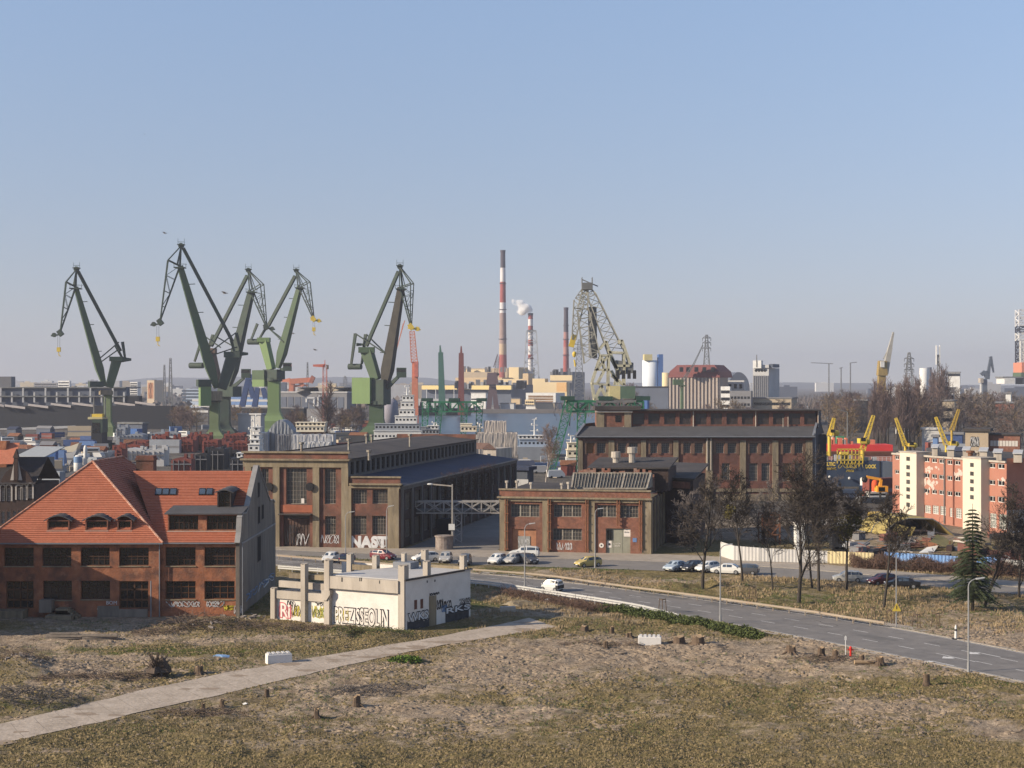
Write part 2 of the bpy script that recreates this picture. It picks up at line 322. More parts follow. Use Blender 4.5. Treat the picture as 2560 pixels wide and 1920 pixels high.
# what covers the ground: grass and green share, 0..1
def blob(c, x, y, rx, ry): p = GK(c, x, y); return np.exp(-((px-p.x)/rx)**2-((py-p.y)/ry)**2)
gr = .62+.0*px
gr += np.clip((128-py)/16, 0, 1)*.22
sand = np.clip(1-np.abs(py-(151+.12*px))/17, 0, 1)*np.clip((px+9)/9, 0, 1)
gr -= sand*.8; gr += (vnoise(px,py,13,51)-.5)*.55+(vnoise(px,py,5,52)-.5)*.3
for b, k in ((blob(8,150,290,14,4),.4),(blob(8,80,715,3,1.5),.8),(blob(7,280,690,5,2),.45),(blob(7,250,820,5,1.5),.5),(blob(7,2100,660,5,2),.6),(blob(7,170,355,14,4),.75),
             (blob(7,600,425,9,1.3),.65),(blob(7,300,470,5,1.8),.7),(blob(7,1150,345,8,2.2),.5),(blob(7,120,250,26,3.5),.55),(blob(8,620,160,9,3),.7),(blob(8,2100,800,3,3.5),.6),(blob(8,1650,700,9,3),.45),
             (blob(7,1750,640,8,3),.4),(blob(7,1000,800,9,2),.35),(blob(7,1620,560,5,2.5),.3)): gr -= b*k
gn = .18+0*px
for b, k in ((blob(7,560,390,8,2.5),.75),(blob(7,1000,400,10,2),.5),(blob(7,200,420,5,2),.45),(blob(7,1750,440,2,1.2),1.2),(blob(7,300,640,9,2.5),.45),(blob(7,60,380,3,1),.5),(blob(8,2100,600,9,2.2),.7),
             (blob(8,1080,395,4,1.2),.8),(blob(8,300,105,12,3),.7),(blob(8,1300,230,14,4),.45),(blob(8,800,440,6,1.5),.3),(blob(8,260,690,4,1.5),.5),(blob(7,1950,190,7,5),.8),(blob(8,1480,800,16,5),.2),(blob(8,2120,430,8,2),.6)): gn += b*k
for b, k in ((blob(7,560,390,8,2.5),.4),(blob(8,2100,600,9,2.2),.6),(blob(8,300,105,12,3),.3),(blob(8,1080,395,4,1.2),.6),(blob(7,1950,190,7,5),.3)): gr += b*k
gr = np.where(py > 262, .25, gr); gn = np.where(py > 262, .12, gn)
me = bpy.data.meshes.new('ground'); nx, ny = len(xs), len(ys)
me.vertices.add(nx*ny); me.vertices.foreach_set('co', np.c_[px, py, hz_].astype('f').ravel())
ii, jj = np.meshgrid(np.arange(nx-1), np.arange(ny-1)); q = (jj*nx+ii).ravel()
quads = np.c_[q, q+1, q+nx+1, q+nx]; me.loops.add(quads.size); me.polygons.add(len(quads))
me.loops.foreach_set('vertex_index', quads.ravel().astype('i')); me.polygons.foreach_set('loop_start', np.arange(0, quads.size, 4, dtype='i'))
me.polygons.foreach_set('use_smooth', np.ones(len(quads), bool)); me.update(); me.validate()
at = me.attributes.new('cover', 'FLOAT_COLOR', 'POINT'); at.data.foreach_set('color', np.c_[np.clip(gr,0,1.3), np.clip(gn,0,1.3), np.clip((py-262)/60,0,1), np.ones_like(px)].astype('f').ravel())
def height_at(x, y, xs=xs, ys=ys, nx=nx, ny=ny, hz_=hz_):
    j = np.clip(np.searchsorted(ys, y)-1, 0, ny-2); i = np.clip(np.searchsorted(xs, x)-1, 0, nx-2); Z = hz_.reshape(ny, nx)
    a = (x-xs[i])/(xs[i+1]-xs[i]); b = (y-ys[j])/(ys[j+1]-ys[j])
    return (Z[j,i]*(1-a)+Z[j,i+1]*a)*(1-b)+(Z[j+1,i]*(1-a)+Z[j+1,i+1]*a)*b
def cover_at(x, y, g=gr): return height_at(x, y, hz_=g)
def gz(x, y): return float(height_at(np.array([x]), np.array([y]))[0])
def on(p): return V((p.x, p.y, gz(p.x, p.y)))
gm = bpy.data.materials.new('field_earth'); gm.use_nodes = True; nt = gm.node_tree; N = nt.nodes; L = nt.links; bs = N['Principled BSDF']
bs.inputs['Roughness'].default_value = .95; bs.inputs['Specular IOR Level'].default_value = .1
tc = N.new('ShaderNodeTexCoord'); atn = N.new('ShaderNodeAttribute'); atn.attribute_name = 'cover'; sp = N.new('ShaderNodeSeparateColor'); L.new(atn.outputs['Color'], sp.inputs[0])
def nz(s, d=6, r=.65, st=(1,1,1)):
    mp = N.new('ShaderNodeMapping'); mp.inputs['Scale'].default_value = st; L.new(tc.outputs['Object'], mp.inputs[0])
    n = N.new('ShaderNodeTexNoise'); n.inputs['Scale'].default_value = s; n.inputs['Detail'].default_value = d; n.inputs['Roughness'].default_value = r; L.new(mp.outputs[0], n.inputs['Vector']); return n.outputs['Fac']
def rampn(f, a, b, c0=0, c1=1):
    m = N.new('ShaderNodeMapRange'); m.inputs[1].default_value = a; m.inputs[2].default_value = b; m.inputs[3].default_value = c0; m.inputs[4].default_value = c1; L.new(f, m.inputs[0]); return m.outputs[0]
def math_(op, a, b):
    m = N.new('ShaderNodeMath'); m.operation = op
    for k, v in ((0, a), (1, b)):
        if isinstance(v, (int, float)): m.inputs[k].default_value = v
        else: L.new(v, m.inputs[k])
    return m.outputs[0]
def mixc(f, a, b):
    m = N.new('ShaderNodeMix'); m.data_type = 'RGBA'
    for k, v in (('Factor', f), ('A', a), ('B', b)):
        if isinstance(v, tuple): m.inputs[k].default_value = (*v, 1)
        else: L.new(v, m.inputs[k])
    return m.outputs['Result']
dirt = mixc(rampn(nz(.35), .35, .68), (.25,.192,.135), (.5,.4,.295))
dirt = mixc(rampn(nz(2.2, 8, .75), .42, .7), dirt, (.15,.115,.085))
olive = mixc(rampn(nz(1.4, 8, .75), .38, .66), (.13,.107,.042), (.27,.21,.105))
olive = mixc(rampn(nz(4.5, 6, .7), .48, .7), olive, (.07,.058,.03))
green = mixc(rampn(nz(2.5, 7, .7), .35, .65), (.055,.07,.02), (.13,.135,.04))
gfac = rampn(math_('ADD', sp.outputs[0], math_('MULTIPLY', math_('SUBTRACT', nz(.55, 8, .72), .5), 1.9)), .3, .72)
nfac = rampn(math_('ADD', sp.outputs[1], math_('MULTIPLY', math_('SUBTRACT', nz(.8, 7, .7), .5), 1.6)), .3, .8)
col = mixc(gfac, dirt, mixc(nfac, olive, green)); col = mixc(rampn(nz(1.7, 9, .8), .54, .66, 0, .62), col, (.062,.05,.035)); col = mixc(rampn(nz(2.7, 8, .78, (.6,1.4,1)), .58, .7, 0, .5), col, (.46,.37,.27))
far = mixc(rampn(nz(.02, 6, .7), .4, .62), (.085,.075,.068), (.15,.135,.115))
far = mixc(rampn(nz(.11, 5, .7), .5, .68), far, (.05,.05,.05))
col = mixc(sp.outputs[2], col, far); L.new(col, bs.inputs['Base Color'])
bp = N.new('ShaderNodeBump'); bp.inputs['Strength'].default_value = .9; bp.inputs['Distance'].default_value = .22
L.new(math_('ADD', nz(3.2, 8, .75), math_('MULTIPLY', nz(1.0, 6, .7, (.45,1.6,1)), 1.2)), bp.inputs['Height']); L.new(bp.outputs[0], bs.inputs['Normal'])
me.materials.append(gm); go = bpy.data.objects.new('ground', me); COL.objects.link(go); tag(go, kind='structure')
# ---------------------------------------------------------------- roads, path, pavement
ASPH = mat('worn_asphalt', (.165,.155,.148), var=.2, sc=.9, dirt=(.24,.22,.2), damt=.6, dsc=.2, rough=.9, dirt2=(.115,.11,.108), d2amt=.6, d2sc=.35)
ASPH2 = mat('old_asphalt', (.19,.175,.16), var=.2, sc=.5, dirt=(.25,.225,.195), damt=.6, dsc=.15, rough=.9)
PATHM = mat('concrete_track', (.4,.335,.27), var=.2, sc=1.6, dirt=(.24,.195,.15), damt=.75, dsc=.35, rough=.95, bump=.5, bsc=3, dirt2=(.5,.44,.37), d2amt=.5, d2sc=.9)
PAVE = mat('dusty_pavement', (.33,.285,.235), var=.18, sc=.7, dirt=(.2,.175,.15), damt=.6, dsc=.25, rough=.95)
PAINT = mat('road_paint', (.58,.57,.55), var=.2, sc=3, dirt=(.3,.29,.28), damt=.7, dsc=1.2)
def ribbon(name, a, b, z, m, n=90, k='structure'):
    a, b = res(a, n), res(b, n); mb = MB()
    mb.add([(p[0],p[1],z) for p in a]+[(p[0],p[1],z) for p in b], [[i, i+1, n+i+1, n+i] for i in range(n-1)])
    o = mb.build(name, m); return tag(o, kind=k)
def offs(pl, d):                                     # shift a polyline sideways (to its left)
    p = np.array(pl, float); t = np.gradient(p, axis=0); t /= np.hypot(*t.T)[:,None]; return [tuple(q) for q in p+np.c_[-t[:,1], t[:,0]]*d]
ribbon('main_road', MAIN_N, MAIN_F, .012, ASPH); ribbon('side_road', SIDE_N, SIDE_F, .012, ASPH2)
pr = np.random.default_rng(3); wob = lambda pl: [(x+pr.normal(0,.16), y+pr.normal(0,.16)) for x, y in res(pl, 70)]
ribbon('path', wob(PATH_N), wob(PATH_F), .035, PATHM); ribbon('pavement', SIDE_F, PAVE_F, .02, PAVE)
ribbon('shoulder', MAIN_F, offs(MAIN_F, 2.5), .02, PAVE); ribbon('footway', offs(MAIN_N, -1.1), MAIN_N, .02, PAVE)
def kerb(name, pl, w, h, m):
    pl = res(pl, 80); ps = offs(pl, w); mb = MB()
    for i in range(79):
        a, b, c, d = pl[i], pl[i+1], ps[i+1], ps[i]
        mb.add([(*a,0),(*b,0),(*c,0),(*d,0),(*a,h),(*b,h),(*c,h),(*d,h)], [[4,5,6,7],[0,1,5,4],[3,2,6,7]])
    return tag(mb.build(name, m), kind='structure')
KST = mat('kerb_stone', (.27,.245,.215), var=.25, sc=1.5, dirt=(.18,.16,.14), damt=.6, dsc=.6); kerb('kerb', MAIN_F, .18, .1, KST); kerb('kerb', offs(SIDE_F,0), .16, .11, KST); kerb('kerb', offs(MAIN_N,-.18), .16, .08, KST)
a_, b_ = res(MAIN_N, 400), res(MAIN_F, 400)
mk = MB()
def strip(fr, i0, i1, w=.14):
    for i in range(i0, i1):
        p, r = a_[i]+(b_[i]-a_[i])*fr, a_[i+1]+(b_[i+1]-a_[i+1])*fr; t = (r-p)/max(np.hypot(*(r-p)),1e-6); n = np.array((-t[1], t[0]))*w/2
        mk.quad((*(p-n),.017), (*(r-n),.017), (*(r+n),.017), (*(p+n),.017))
L_ = np.hypot(*np.diff((a_+b_)/2, axis=0).T).mean(); dn = max(2, int(2.8/L_)); gp = int(5.6/L_)
for i in range(150, 392, gp): strip(.36, i, min(i+dn, 398)); strip(.64, i+dn//2, min(i+dn//2+dn, 398))
strip(.03, 0, 398, .1); strip(.975, 0, 398, .1); strip(.52, 60, 205, .13)
for p, L2 in ((GK(8,1845,513), 1), (GK(8,2045,476), 1), (GK(8,1935,495), 1)):    # turn arrows
    t = V((-.48,.88,0)); n = V((-.88,-.48,0)); z = V((0,0,.021))
    mk.quad(*[p+z+t*a+n*b for a, b in ((-2,-.09),(1,-.09),(1,.09),(-2,.09))])
    mk.poly([p+z+t*a+n*b for a, b in ((.6,.1),(1.2,.1),(1.2,.5),(1.7,.5),(.9,1.5),(.1,.5),(.6,.5))])
tag(mk.build('road_marking', PAINT), kind='structure')
pq = random.Random(14); pt = MB(); tl = MB()
for k in range(26):                                   # repaired patches and tarred cracks in the roads
    i = pq.randint(110, 390); fr = pq.uniform(.08,.9); c = a_[i]+(b_[i]-a_[i])*fr; t = a_[min(i+1,399)]-a_[i-1]; t = t/np.hypot(*t); n = np.array((-t[1],t[0])); w, l = pq.uniform(.3,1.0), pq.uniform(.8,4)
    pt.quad(*[(*(c+t*x+n*y), .0145+k*.00006) for x, y in ((-l,-w),(l,-w*pq.uniform(.8,1.2)),(l*pq.uniform(.8,1.1),w),(-l,w))])
    p = a_[pq.randint(110,395)]+(b_[0]-a_[0])*0; i = pq.randint(110,394); fr = pq.uniform(.05,.95); p = a_[i]+(b_[i]-a_[i])*fr
    for s in range(7):
        q2 = p+t*pq.uniform(.3,1.2)+n*pq.uniform(-.5,.5); d = (q2-p)/np.hypot(*(q2-p)); m_ = np.array((-d[1],d[0]))*.04; zq = .0185+(k*7+s)*.00001; tl.quad((*(p-m_),zq),(*(q2-m_),zq),(*(q2+m_),zq),(*(p+m_),zq)); p = q2
tag(pt.build('road_patch', mat('patched_asphalt',(.132,.126,.12),var=.15,sc=1)), kind='structure'); tag(tl.build('road_crack', mat('tar_seam',(.04,.04,.04),var=.1)), kind='structure')
pj = MB(); pa, pb = res(PATH_N,46), res(PATH_F,46)
for k in range(1,45):
    a, b = pa[k]*.93+pb[k]*.07, pa[k]*.07+pb[k]*.93; d = (b-a)/np.hypot(*(b-a)); t = np.array((-d[1],d[0]))*.022; mid = (a+b)/2+t*pq.uniform(-4,4); 
    for u, v in ((a,mid),(mid,b)): pj.quad((*(u-t),.04),(*(v-t),.04),(*(v+t),.04),(*(u+t),.04))
tag(pj.build('path_joint', mat('dirty_joint',(.24,.2,.16),var=.3,sc=2)), kind='structure'); ps = MB()
for k in range(40):
    i = pq.randint(1,44); f = pq.uniform(.05,.95); c = pa[i]+(pb[i]-pa[i])*f; r = pq.uniform(.2,.9); ps.poly([(c[0]+r*pq.uniform(.6,1.5)*1.6*math.cos(a), c[1]+r*pq.uniform(.6,1.3)*math.sin(a), .0385+k*.00003) for a in [i2*math.pi/5 for i2 in range(10)]])
tag(ps.build('path_stain', mat('soil_on_path',(.27,.21,.155),var=.3,sc=2)), kind='structure')
yd = MB(); yd.poly([V(p+(.024,)) for p in ((-17.5,250.8),(-2.5,248.4),(6,292),(16,340),(2,343),(-7,300))])
tag(yd.build('yard_road', ASPH2), kind='structure')
# ---------------------------------------------------------------- water and hills
WAT = mat('harbour_water', (.028,.058,.088), rough=.3, var=.25, sc=.03, bump=.8, bsc=.5, spec=.22, stretch=(.4,1,1))
wm = MB(); wm.poly([(x, y, -1.7) for x, y in ((-50,586),(33,586),(64,756),(146,1000),(146,1468),(-106,1468),(-93,1000),(-67,740))])
tag(wm.build('water', WAT), kind='structure')
hl = MB(); rr = random.Random(4); n = 90; rows = []
for k, (yy, f) in enumerate(((8200,0),(8800,.55),(9600,1),(10600,.7),(11200,0))):
    rows.append([(-5200+i*10400/(n-1), yy, max(0, f*.72*(66+26*math.sin(i*.21+1)+14*math.sin(i*.53)+8*math.sin(i*1.3))*(1 if i < 42 else max(.35, 1-(i-42)*.03))))for i in range(n)])
hl.add([p for r in rows for p in r], [[k*n+i, k*n+i+1, (k+1)*n+i+1, (k+1)*n+i] for k in range(4) for i in range(n-1)])
tag(hl.build('hills', mat('wooded_hills', (.045,.05,.04), var=.3, sc=.004), smooth=True), kind='structure')
# ================================================================ red-roofed brick building
INK = mat('black_spray_paint', (.03,.03,.035), var=.3); WSPRAY = mat('white_spray_paint', (.6,.6,.6), var=.2); RSPRAY = mat('pink_spray_paint', (.5,.12,.14), var=.3)
YSPRAY = mat('yellow_spray_paint', (.6,.5,.06), var=.3); BSPRAY = mat('blue_spray_paint', (.16,.25,.4), var=.3); GSPRAY = mat('green_spray_paint', (.35,.42,.12), var=.3)
def tiles(mb, L0, L1, R0, R1, step=.36, lift=.085):          # rows of clay tiles from eave (L0..R0) up to (L1..R1)
    L0, L1, R0, R1 = V(L0), V(L1), V(R0), V(R1); n = max(2, int(max((L1-L0).length, (R1-R0).length)/step))
    nr = (R0-L0).cross(L1-L0 if (L1-L0).length > .1 else R1-R0); nr.normalize(); nr = nr if nr.z > 0 else -nr
    for i in range(n):
        a, b = L0.lerp(L1, i/n), R0.lerp(R1, i/n); c, d = L0.lerp(L1, (i+1)/n), R0.lerp(R1, (i+1)/n); up = nr*lift
        mb.quad(a+up, b+up, d, c); mb.quad(a, b, b+up, a+up)
YF = 178.0; EZ = 8.57
t = root('brick_building', 'red brick building with steep orange tiled roofs and a grey gable end', 'building', (-46, YF, 0))
XL0, XL1 = -60.9, -40.7; XR = -31.5
fl, fr = Face((XL0, YF), (XL1, YF)), Face((XL1, YF+.3), (XR, YF+.3))
up_l = [fl.rect(4, *r) for r in ((30,888,258,1030),(325,888,548,1030),(620,888,842,1028),(915,888,1142,1028))]
lo_l = [fl.rect(4, *r) for r in ((45,1145,258,1357),(330,1142,552,1290),(620,1142,845,1285),(915,1145,1140,1357))]
up_r = [fr.rect(4, *r) for r in ((1270,885,1502,1028),(1570,885,1805,1028))]; lo_r = [fr.rect(4, *r) for r in ((1270,1145,1502,1285),(1570,1145,1802,1285))]
w = MB(); wall(w, fl, 0, fl.L, -.3, EZ, up_l+lo_l, .4); w.build('wall', BRICK, t)
w = MB(); wall(w, fr, 0, fr.L, -.3, EZ, up_r+lo_r, .4)
w.build('wall', BRICK, t); w = MB(); fs = Face((XL1,YF),(XL1,YF+.3)); wall(w, fs, 0, .3, -.3, EZ); w.build('wall', BRICK, t); w = MB()
w.box(XL0,XL0+.1,YF+.1,208,-.3,EZ); w.box(XL0,XL1,207.9,208,-.3,EZ); w.box(XL1-.1,XL1,205,208,-.3,EZ); w.box(XL1,XR,204.9,205,-.3,EZ); w.build('wall', BRICK, t)
for i, h in enumerate(up_l+up_r): window(fl if i < 4 else fr, h, 5, 3, t, WOOD_D, GLASS_D, .4, .07, .1, zs=[(.5,.12)])
for i, h in enumerate(lo_l+lo_r):
    f = fl if i < 4 else fr
    if i in (0, 3): window(f, h, 4, 3, t, mat('brown_door_wood', (.1,.045,.02), var=.3, rough=.6), GLASS_D, .4, .1, .14, name='door', zs=[(.68,.2),(.3,.14)], xs=[(.5,.16)])
    else: window(f, h, 4, 3, t, mat('light_brown_frame', (.13,.055,.022), var=.3, rough=.6) if i > 3 else WOOD_D, GLASS_D, .4, .07, .1)  # lower right frames get a brighter brown, sunlight put into the colour
for i, h in enumerate(up_l+up_r+lo_r+[lo_l[1], lo_l[2]]):
    f = fl if i < 4 or i > 7 else fr; m = MB(); fbox(m, f, h[0]-.05, h[1]+.05, h[2]-.12, h[2], .0, .09); m.build('window_sill', CONC, t)
# roofs
ov = .45; ap0 = V((-50.6,185.8,17.5)); ap1 = V((-50.6,200,17.4)); e = EZ
c0, c1, c2, c3 = V((XL0-ov,YF-ov,e)), V((XL1+ov,YF-ov,e)), V((XL1+ov,208+ov,e)), V((XL0-ov,208+ov,e))
m = MB(); tiles(m, c0, ap0, c1, ap0); tiles(m, c1, ap0, c2, ap1); tiles(m, c2, ap1, c3, ap1); tiles(m, c3, ap1, c0, ap0); m.build('roof', TILE, t)
m = MB()
for a, b in ((c1,ap0),(c0,ap0),(ap0,ap1),(c2,ap1)): m.tube(a+V((0,0,.06)), b+V((0,0,.1)), .13, n=6)
m.build('ridge_tile', mat('ridge_mortar', (.36,.16,.1), var=.4, sc=3, dirt=(.5,.42,.36), damt=.8, dsc=1.5), t)
RY0, RYM, RY1, RZ = YF+.3-.35, 191.2, 205.2, 16.0
q0, q1 = V((XL1-6,RY0,e)), V((XR-.3,RY0,e)); r0, r1 = V((-47,RYM,RZ)), V((XR-.3,RYM,RZ))
m = MB(); tiles(m, V((XL1-.2,RY0,e)), r0, q1, r1); tiles(m, V((XR-.3,RY1,e)), r1, V((XL1,RY1,e)), r0); m.build('roof', TILE, t)
m = MB(); m.tube(r0, r1, .12); m.build('ridge_tile', TILE, t)
sl_ = lambda y: e+(y-RY0)*(RZ-e)/(RYM-RY0)            # height of the right roof's front slope
m = MB(); m.beam(V((XL0-ov,YF-ov-.08,e-.06)), V((XL1+ov,YF-ov-.08,e-.06)), .16, .14); m.beam(V((XL1+.2,RY0-.08,e-.06)), V((XR,RY0-.08,e-.06)), .16, .14); m.build('gutter', ZINC, t)
m = MB(); px_ = A(K(4,1225,1100), YF-.1).x; m.tube((px_,YF-.1,0),(px_,YF-.1,e-.1),.07); m.build('downpipe', ZINC, t); m = MB(); px_ = A(K(4,1862,1100), YF).x; m.tube((px_,YF+.1,0),(px_,YF+.1,e-.1),.06); m.build('downpipe', ZINC, t); m = MB()
px_ = A(K(4,1160,1100), YF-.3).x; m.tube((px_,YF-.35,0),(px_,YF-.35,4.2),.09); m.build('downpipe', ZINC, t)
# gable end wall with stepped, curved parapet
prof = [(178.0,-.3),(178.0,8.3),(177.7,8.5),(178.6,9.6),(179.1,11.3),(180.2,11.75),(182.2,11.6),(184.0,12.2),(190.6,16.7),(191.3,16.7),(199.0,12.4),(200.6,11.7),(203.0,11.6),(204.2,11.2),(205.2,8.5),(205.2,-.3)]
gf = Face((XR,177.7),(XR,205.3))
m = MB(); gh = [(13.2,14.4,12.9,14.6),(13.3,14.7,9.6,11.6),(16.2,17.5,9.9,11.6),(13.0,15.2,4.9,7.9)]
m.prism([(XR-.45,y,z) for y, z in prof], (.45,0,0)); m.build('gable_wall', PLASTER_G, t)
m = MB()
for (y0,z0),(y1,z1) in zip(prof[2:14], prof[3:14]): m.beam((XR-.22,y0,z0+.05),(XR-.22,y1,z1+.05),.62,.16,side=(1,0,0))
fbox(m, gf, 1.5, 27, 8.25, 8.45, 0, .1); m.build('coping', mat('coping_stone', (.26,.25,.24), var=.2), t)
for h in gh:
    m = MB(); fbox(m, gf, h[0]-.1,h[1]+.1,h[2]-.1,h[3]+.1,0,.03)
    k = m.build('window', BLACK, t); g = MB(); 
    for a in (0,.52): fbox(g, gf, h[0]+(h[1]-h[0])*a, h[0]+(h[1]-h[0])*(a+.46), h[2], h[3], .03, .045)
    g.build('pane', mat('dull_dark_pane',(.02,.02,.022),rough=.8,spec=.1), k)
# dormers
def dormer(x0, x1, zb, zt, y, roofm, nx, arch=0.0, ovh=.35, back=None, cheek=BRICK_D, name='dormer', yb=None, slope=None, npier=()):
    f = Face((x0,y),(x1,y)); m = MB(); h = [(.15, f.L-.15, .15, zt-zb-.12)]
    hh = [(a, b, zb+c, zb+d) for a, b, c, d in h]; m.box(x0,x1,y+.35,yb,zb-.4,zt); wall(m, f, 0, f.L, zb-.3, zt, hh, .3)
    d = m.build(name, cheek, t)
    for k in hh: window(f, k, nx, 2, d, WOOD_D, GLASS_D, .3, .06, .07)
    m = MB(); n = 9; top = []
    for i in range(n): s = i/(n-1); top.append((x0-ovh+(f.L+2*ovh)*s, zt+arch*math.sin(math.pi*s)**1.0))
    P = [(x, y-ovh*.7, z) for x, z in top]; Q = [(x, yb, z+.12) for x, z in top]
    m.add(P+Q+[(p[0],p[1],p[2]-.14) for p in P], [[i,i+1,n+i+1,n+i] for i in range(n-1)]+[[i,i+1,2*n+i+1,2*n+i] for i in range(n-1)])
    m.build('dormer_roof', roofm, d)
    m = MB(); fbox(m, f, -.05, f.L+.05, zb-.28, zb+.02, .0, .12); m.build('flashing', CONC_L, d); return d
def hipz(y): return e+(y-(YF-ov))*(17.5-e)/(185.8-(YF-ov))
for a, b in ((362,533),(655,830),(900,1012)):
    yv = YF+.75; p0, p1 = AK(4,a,762,yv), AK(4,b,762,yv); zt = AK(4,a,678,yv).z
    dormer(p0.x, p1.x, hipz(yv), zt, yv, TAR_G, 3, arch=.62, yb=YF+4.2)
yv = YF+1.9; p0, p1 = AK(4,1288,760,yv), AK(4,1862,760,yv); zt = AK(4,1288,632,yv).z
f = Face((p0.x,yv),(p1.x,yv)); z0 = sl_(yv); m = MB(); hs = [f.rect(4,1298,642,1522,752), f.rect(4,1588,642,1820,752)]
wall(m, f, 0, f.L, z0-.3, zt, hs, .3); m.box(p0.x,p0.x+.1,yv+.05,yv+6,z0-.2,zt); d = m.build('dormer', BRICK, t)
for h in hs: window(f, h, 6, 2, d, WOOD_D, GLASS_D, .3, .07, .09)
m = MB(); m.pbox((p0.x-.3,yv-.45,zt), (f.L+.35,0,0), (0,4.9,.55), (0,0,.14)); m.build('dormer_roof', TAR_G, d)
m = MB(); fbox(m, f, -.05, f.L, z0-.2, z0+.08, .0, .12); m.build('flashing', CONC_L, d)
yv = 183.3; p0, p1 = AK(4,1668,578,yv), AK(4,1775,578,yv); zt = AK(4,1668,462,yv).z
dormer(p0.x, p1.x, sl_(yv), zt, yv, TAR_G, 2, arch=.35, ovh=.3, yb=190.5, cheek=mat('dark_dormer_cladding', (.05,.04,.038), var=.3))
m0 = V((0,-(RZ-e),(RYM-RY0))).normalized()
for a, b in ((1190,1242),(1245,1297),(1302,1354),(1526,1578),(1582,1632)):     # skylights lying in the slope
    pts = []
    for x, y in ((a,490),(b,490),(b+6,440),(a+6,440)):
        p = K(4,x,y); d = V(((p[0]-HX)/F,1,-(p[1]-HY)/F)); s = (RZ-e)/(RYM-RY0); tt = (e-s*RY0-CH)/(d.z-s*d.y); pts.append(V((0,0,CH))+d*tt)
    m = MB(); m.prism([p+m0*.05 for p in pts], m0*.12); k = m.build('skylight', BLACK, t)
    c = sum(pts, V())/4; g = MB(); g.poly([c+(p-c)*.82+m0*.185 for p in pts]); g.build('pane', GLASS_B, k)
cx = AK(4,1125,300,196).x; m = MB(); m.box(cx-1.1,cx+1.1,195,196.8,11,17.8); m.box(cx-1.2,cx+1.2,194.9,196.9,17.2,17.5); m.build('chimney', BRICK_D, t)
m = MB()                                                # loading ledge and steps by the left doors
m.box(-60.5,-55.9,YF-2.2,YF-.03,0,.95); m.build('loading_ledge', CONC, t); m = MB(); m.box(-53.2,-50.2,YF-2.6,YF-.03,-.2,.5)
for i in range(5): m.box(-52.3,-50.9+i*.28,YF-1.6,YF-.05,-.1,1.15-i*.22)
m.build('steps', CONC, t)
fbx = fl.rect(4,750,1335,915,1412); m = MB(); fbox(m, fl, fbx[0],fbx[1],-.2,fbx[3],.01,.1); fbox(m, fl, fl.rect(4,915,1360,1135,1420)[0], fl.rect(4,915,1360,1135,1420)[1], -.2, fl.rect(4,915,1360,1135,1420)[3], .01, .12)
r_ = fl.rect(4,325,1280,420,1375); fbox(m, fl, r_[0], r_[1], r_[2], r_[3], .01, 1.3); m.build('plinth', PLASTER_G, t)
text('BOM', .42, WSPRAY, 'graffiti', t, fl.P(fl.rect(4,818,1298,880,1325)[0], fl.rect(4,818,1298,880,1325)[2], .03), fl.u, (0,0,1), depth=.01)
def scrawl(mb, f, r, off=.02, seed=1, n=5, th=.05, hgt=1.0):     # loose looping spray-can strokes inside a wall rectangle
    q = random.Random(seed); s0, s1, z0, z1 = r
    for k in range(n):
        cx = s0+(s1-s0)*(k+.5)/n; w_ = (s1-s0)/n*.55; h_ = (z1-z0)*.48*hgt; cz = (z0+z1)/2; pts = []
        a, b, ph = q.choice((1,2,1)), q.choice((2,3,1)), q.random()*6
        for i in range(15): u = i/14*6.0; pts.append((cx+w_*math.sin(a*u+ph), cz+h_*math.sin(b*u+q.random()*.4)))
        for (xa,za),(xb,zb) in zip(pts, pts[1:]): mb.beam(f.P(xa,za,off), f.P(xb,zb,off), .02, th, side=f.n)
def sprays(parent, f, lst):
    for i, (c, r, mt, sd_, n, th) in enumerate(lst):
        m = MB(); scrawl(m, f, f.rect(c, *r), .03, sd_, n, th); m.build('graffiti', mt, parent)
sprays(t, fr, [(4,(1275,1300,1530,1345),WSPRAY,3,6,.06),(4,(1590,1298,1720,1345),WSPRAY,4,3,.07),(4,(1722,1330,1790,1368),YSPRAY,5,2,.12),(4,(1800,1330,1860,1400),WSPRAY,6,2,.06)])
sprays(t, fl, [(4,(750,1345,912,1405),WSPRAY,7,4,.05),(4,(925,1370,1125,1415),INK,8,5,.06),(4,(330,1290,415,1370),INK,18,3,.05)])
sprays(t, gf, [(4,(1890,1180,1975,1300),BSPRAY,9,3,.12),(4,(1985,1080,2100,1230),WSPRAY,10,3,.1),(4,(1990,1070,2105,1200),BSPRAY,19,3,.1)])
# ================================================================ white graffiti ruin
Ap, Bp, Cp = V((-27.4,176.2,0)), V((-11.6,167.6,0)), V((-4.8,177.6,0)); Dp = Ap+Cp-Bp; HT = 5.45
t = root('graffiti_ruin', 'low whitewashed concrete ruin covered in graffiti with bare columns on its roof', 'building', ((Ap+Cp)/2))
fa, fb = Face(Ap, Bp), Face(Bp, Cp); vv = (Cp-Bp).normalized()
sx = fa.st(K(18,690,500))[0]; HL = 3.7
m = MB(); wall(m, fa, sx, fa.L, -.3, HT-.9, off=-.15); m.build('wall', CONC_W, t); m = MB(); wall(m, fa, .3, sx, -.3, HL-1.0, off=-.15); m.build('wall', CONC_W, t); m = MB(); wall(m, fb, 0, fb.L, -.3, HT, off=0)
m.build('wall', CONC_W, t); m = MB(); fd = Face(Cp, Dp); wall(m, fd, 0, fd.L, -.3, HT); m.build('wall', CONC_W, t); m = MB(); fe = Face(Dp, Ap); wall(m, fe, 0, fe.L, -.3, HL-.5); m.build('wall', CONC_W, t)
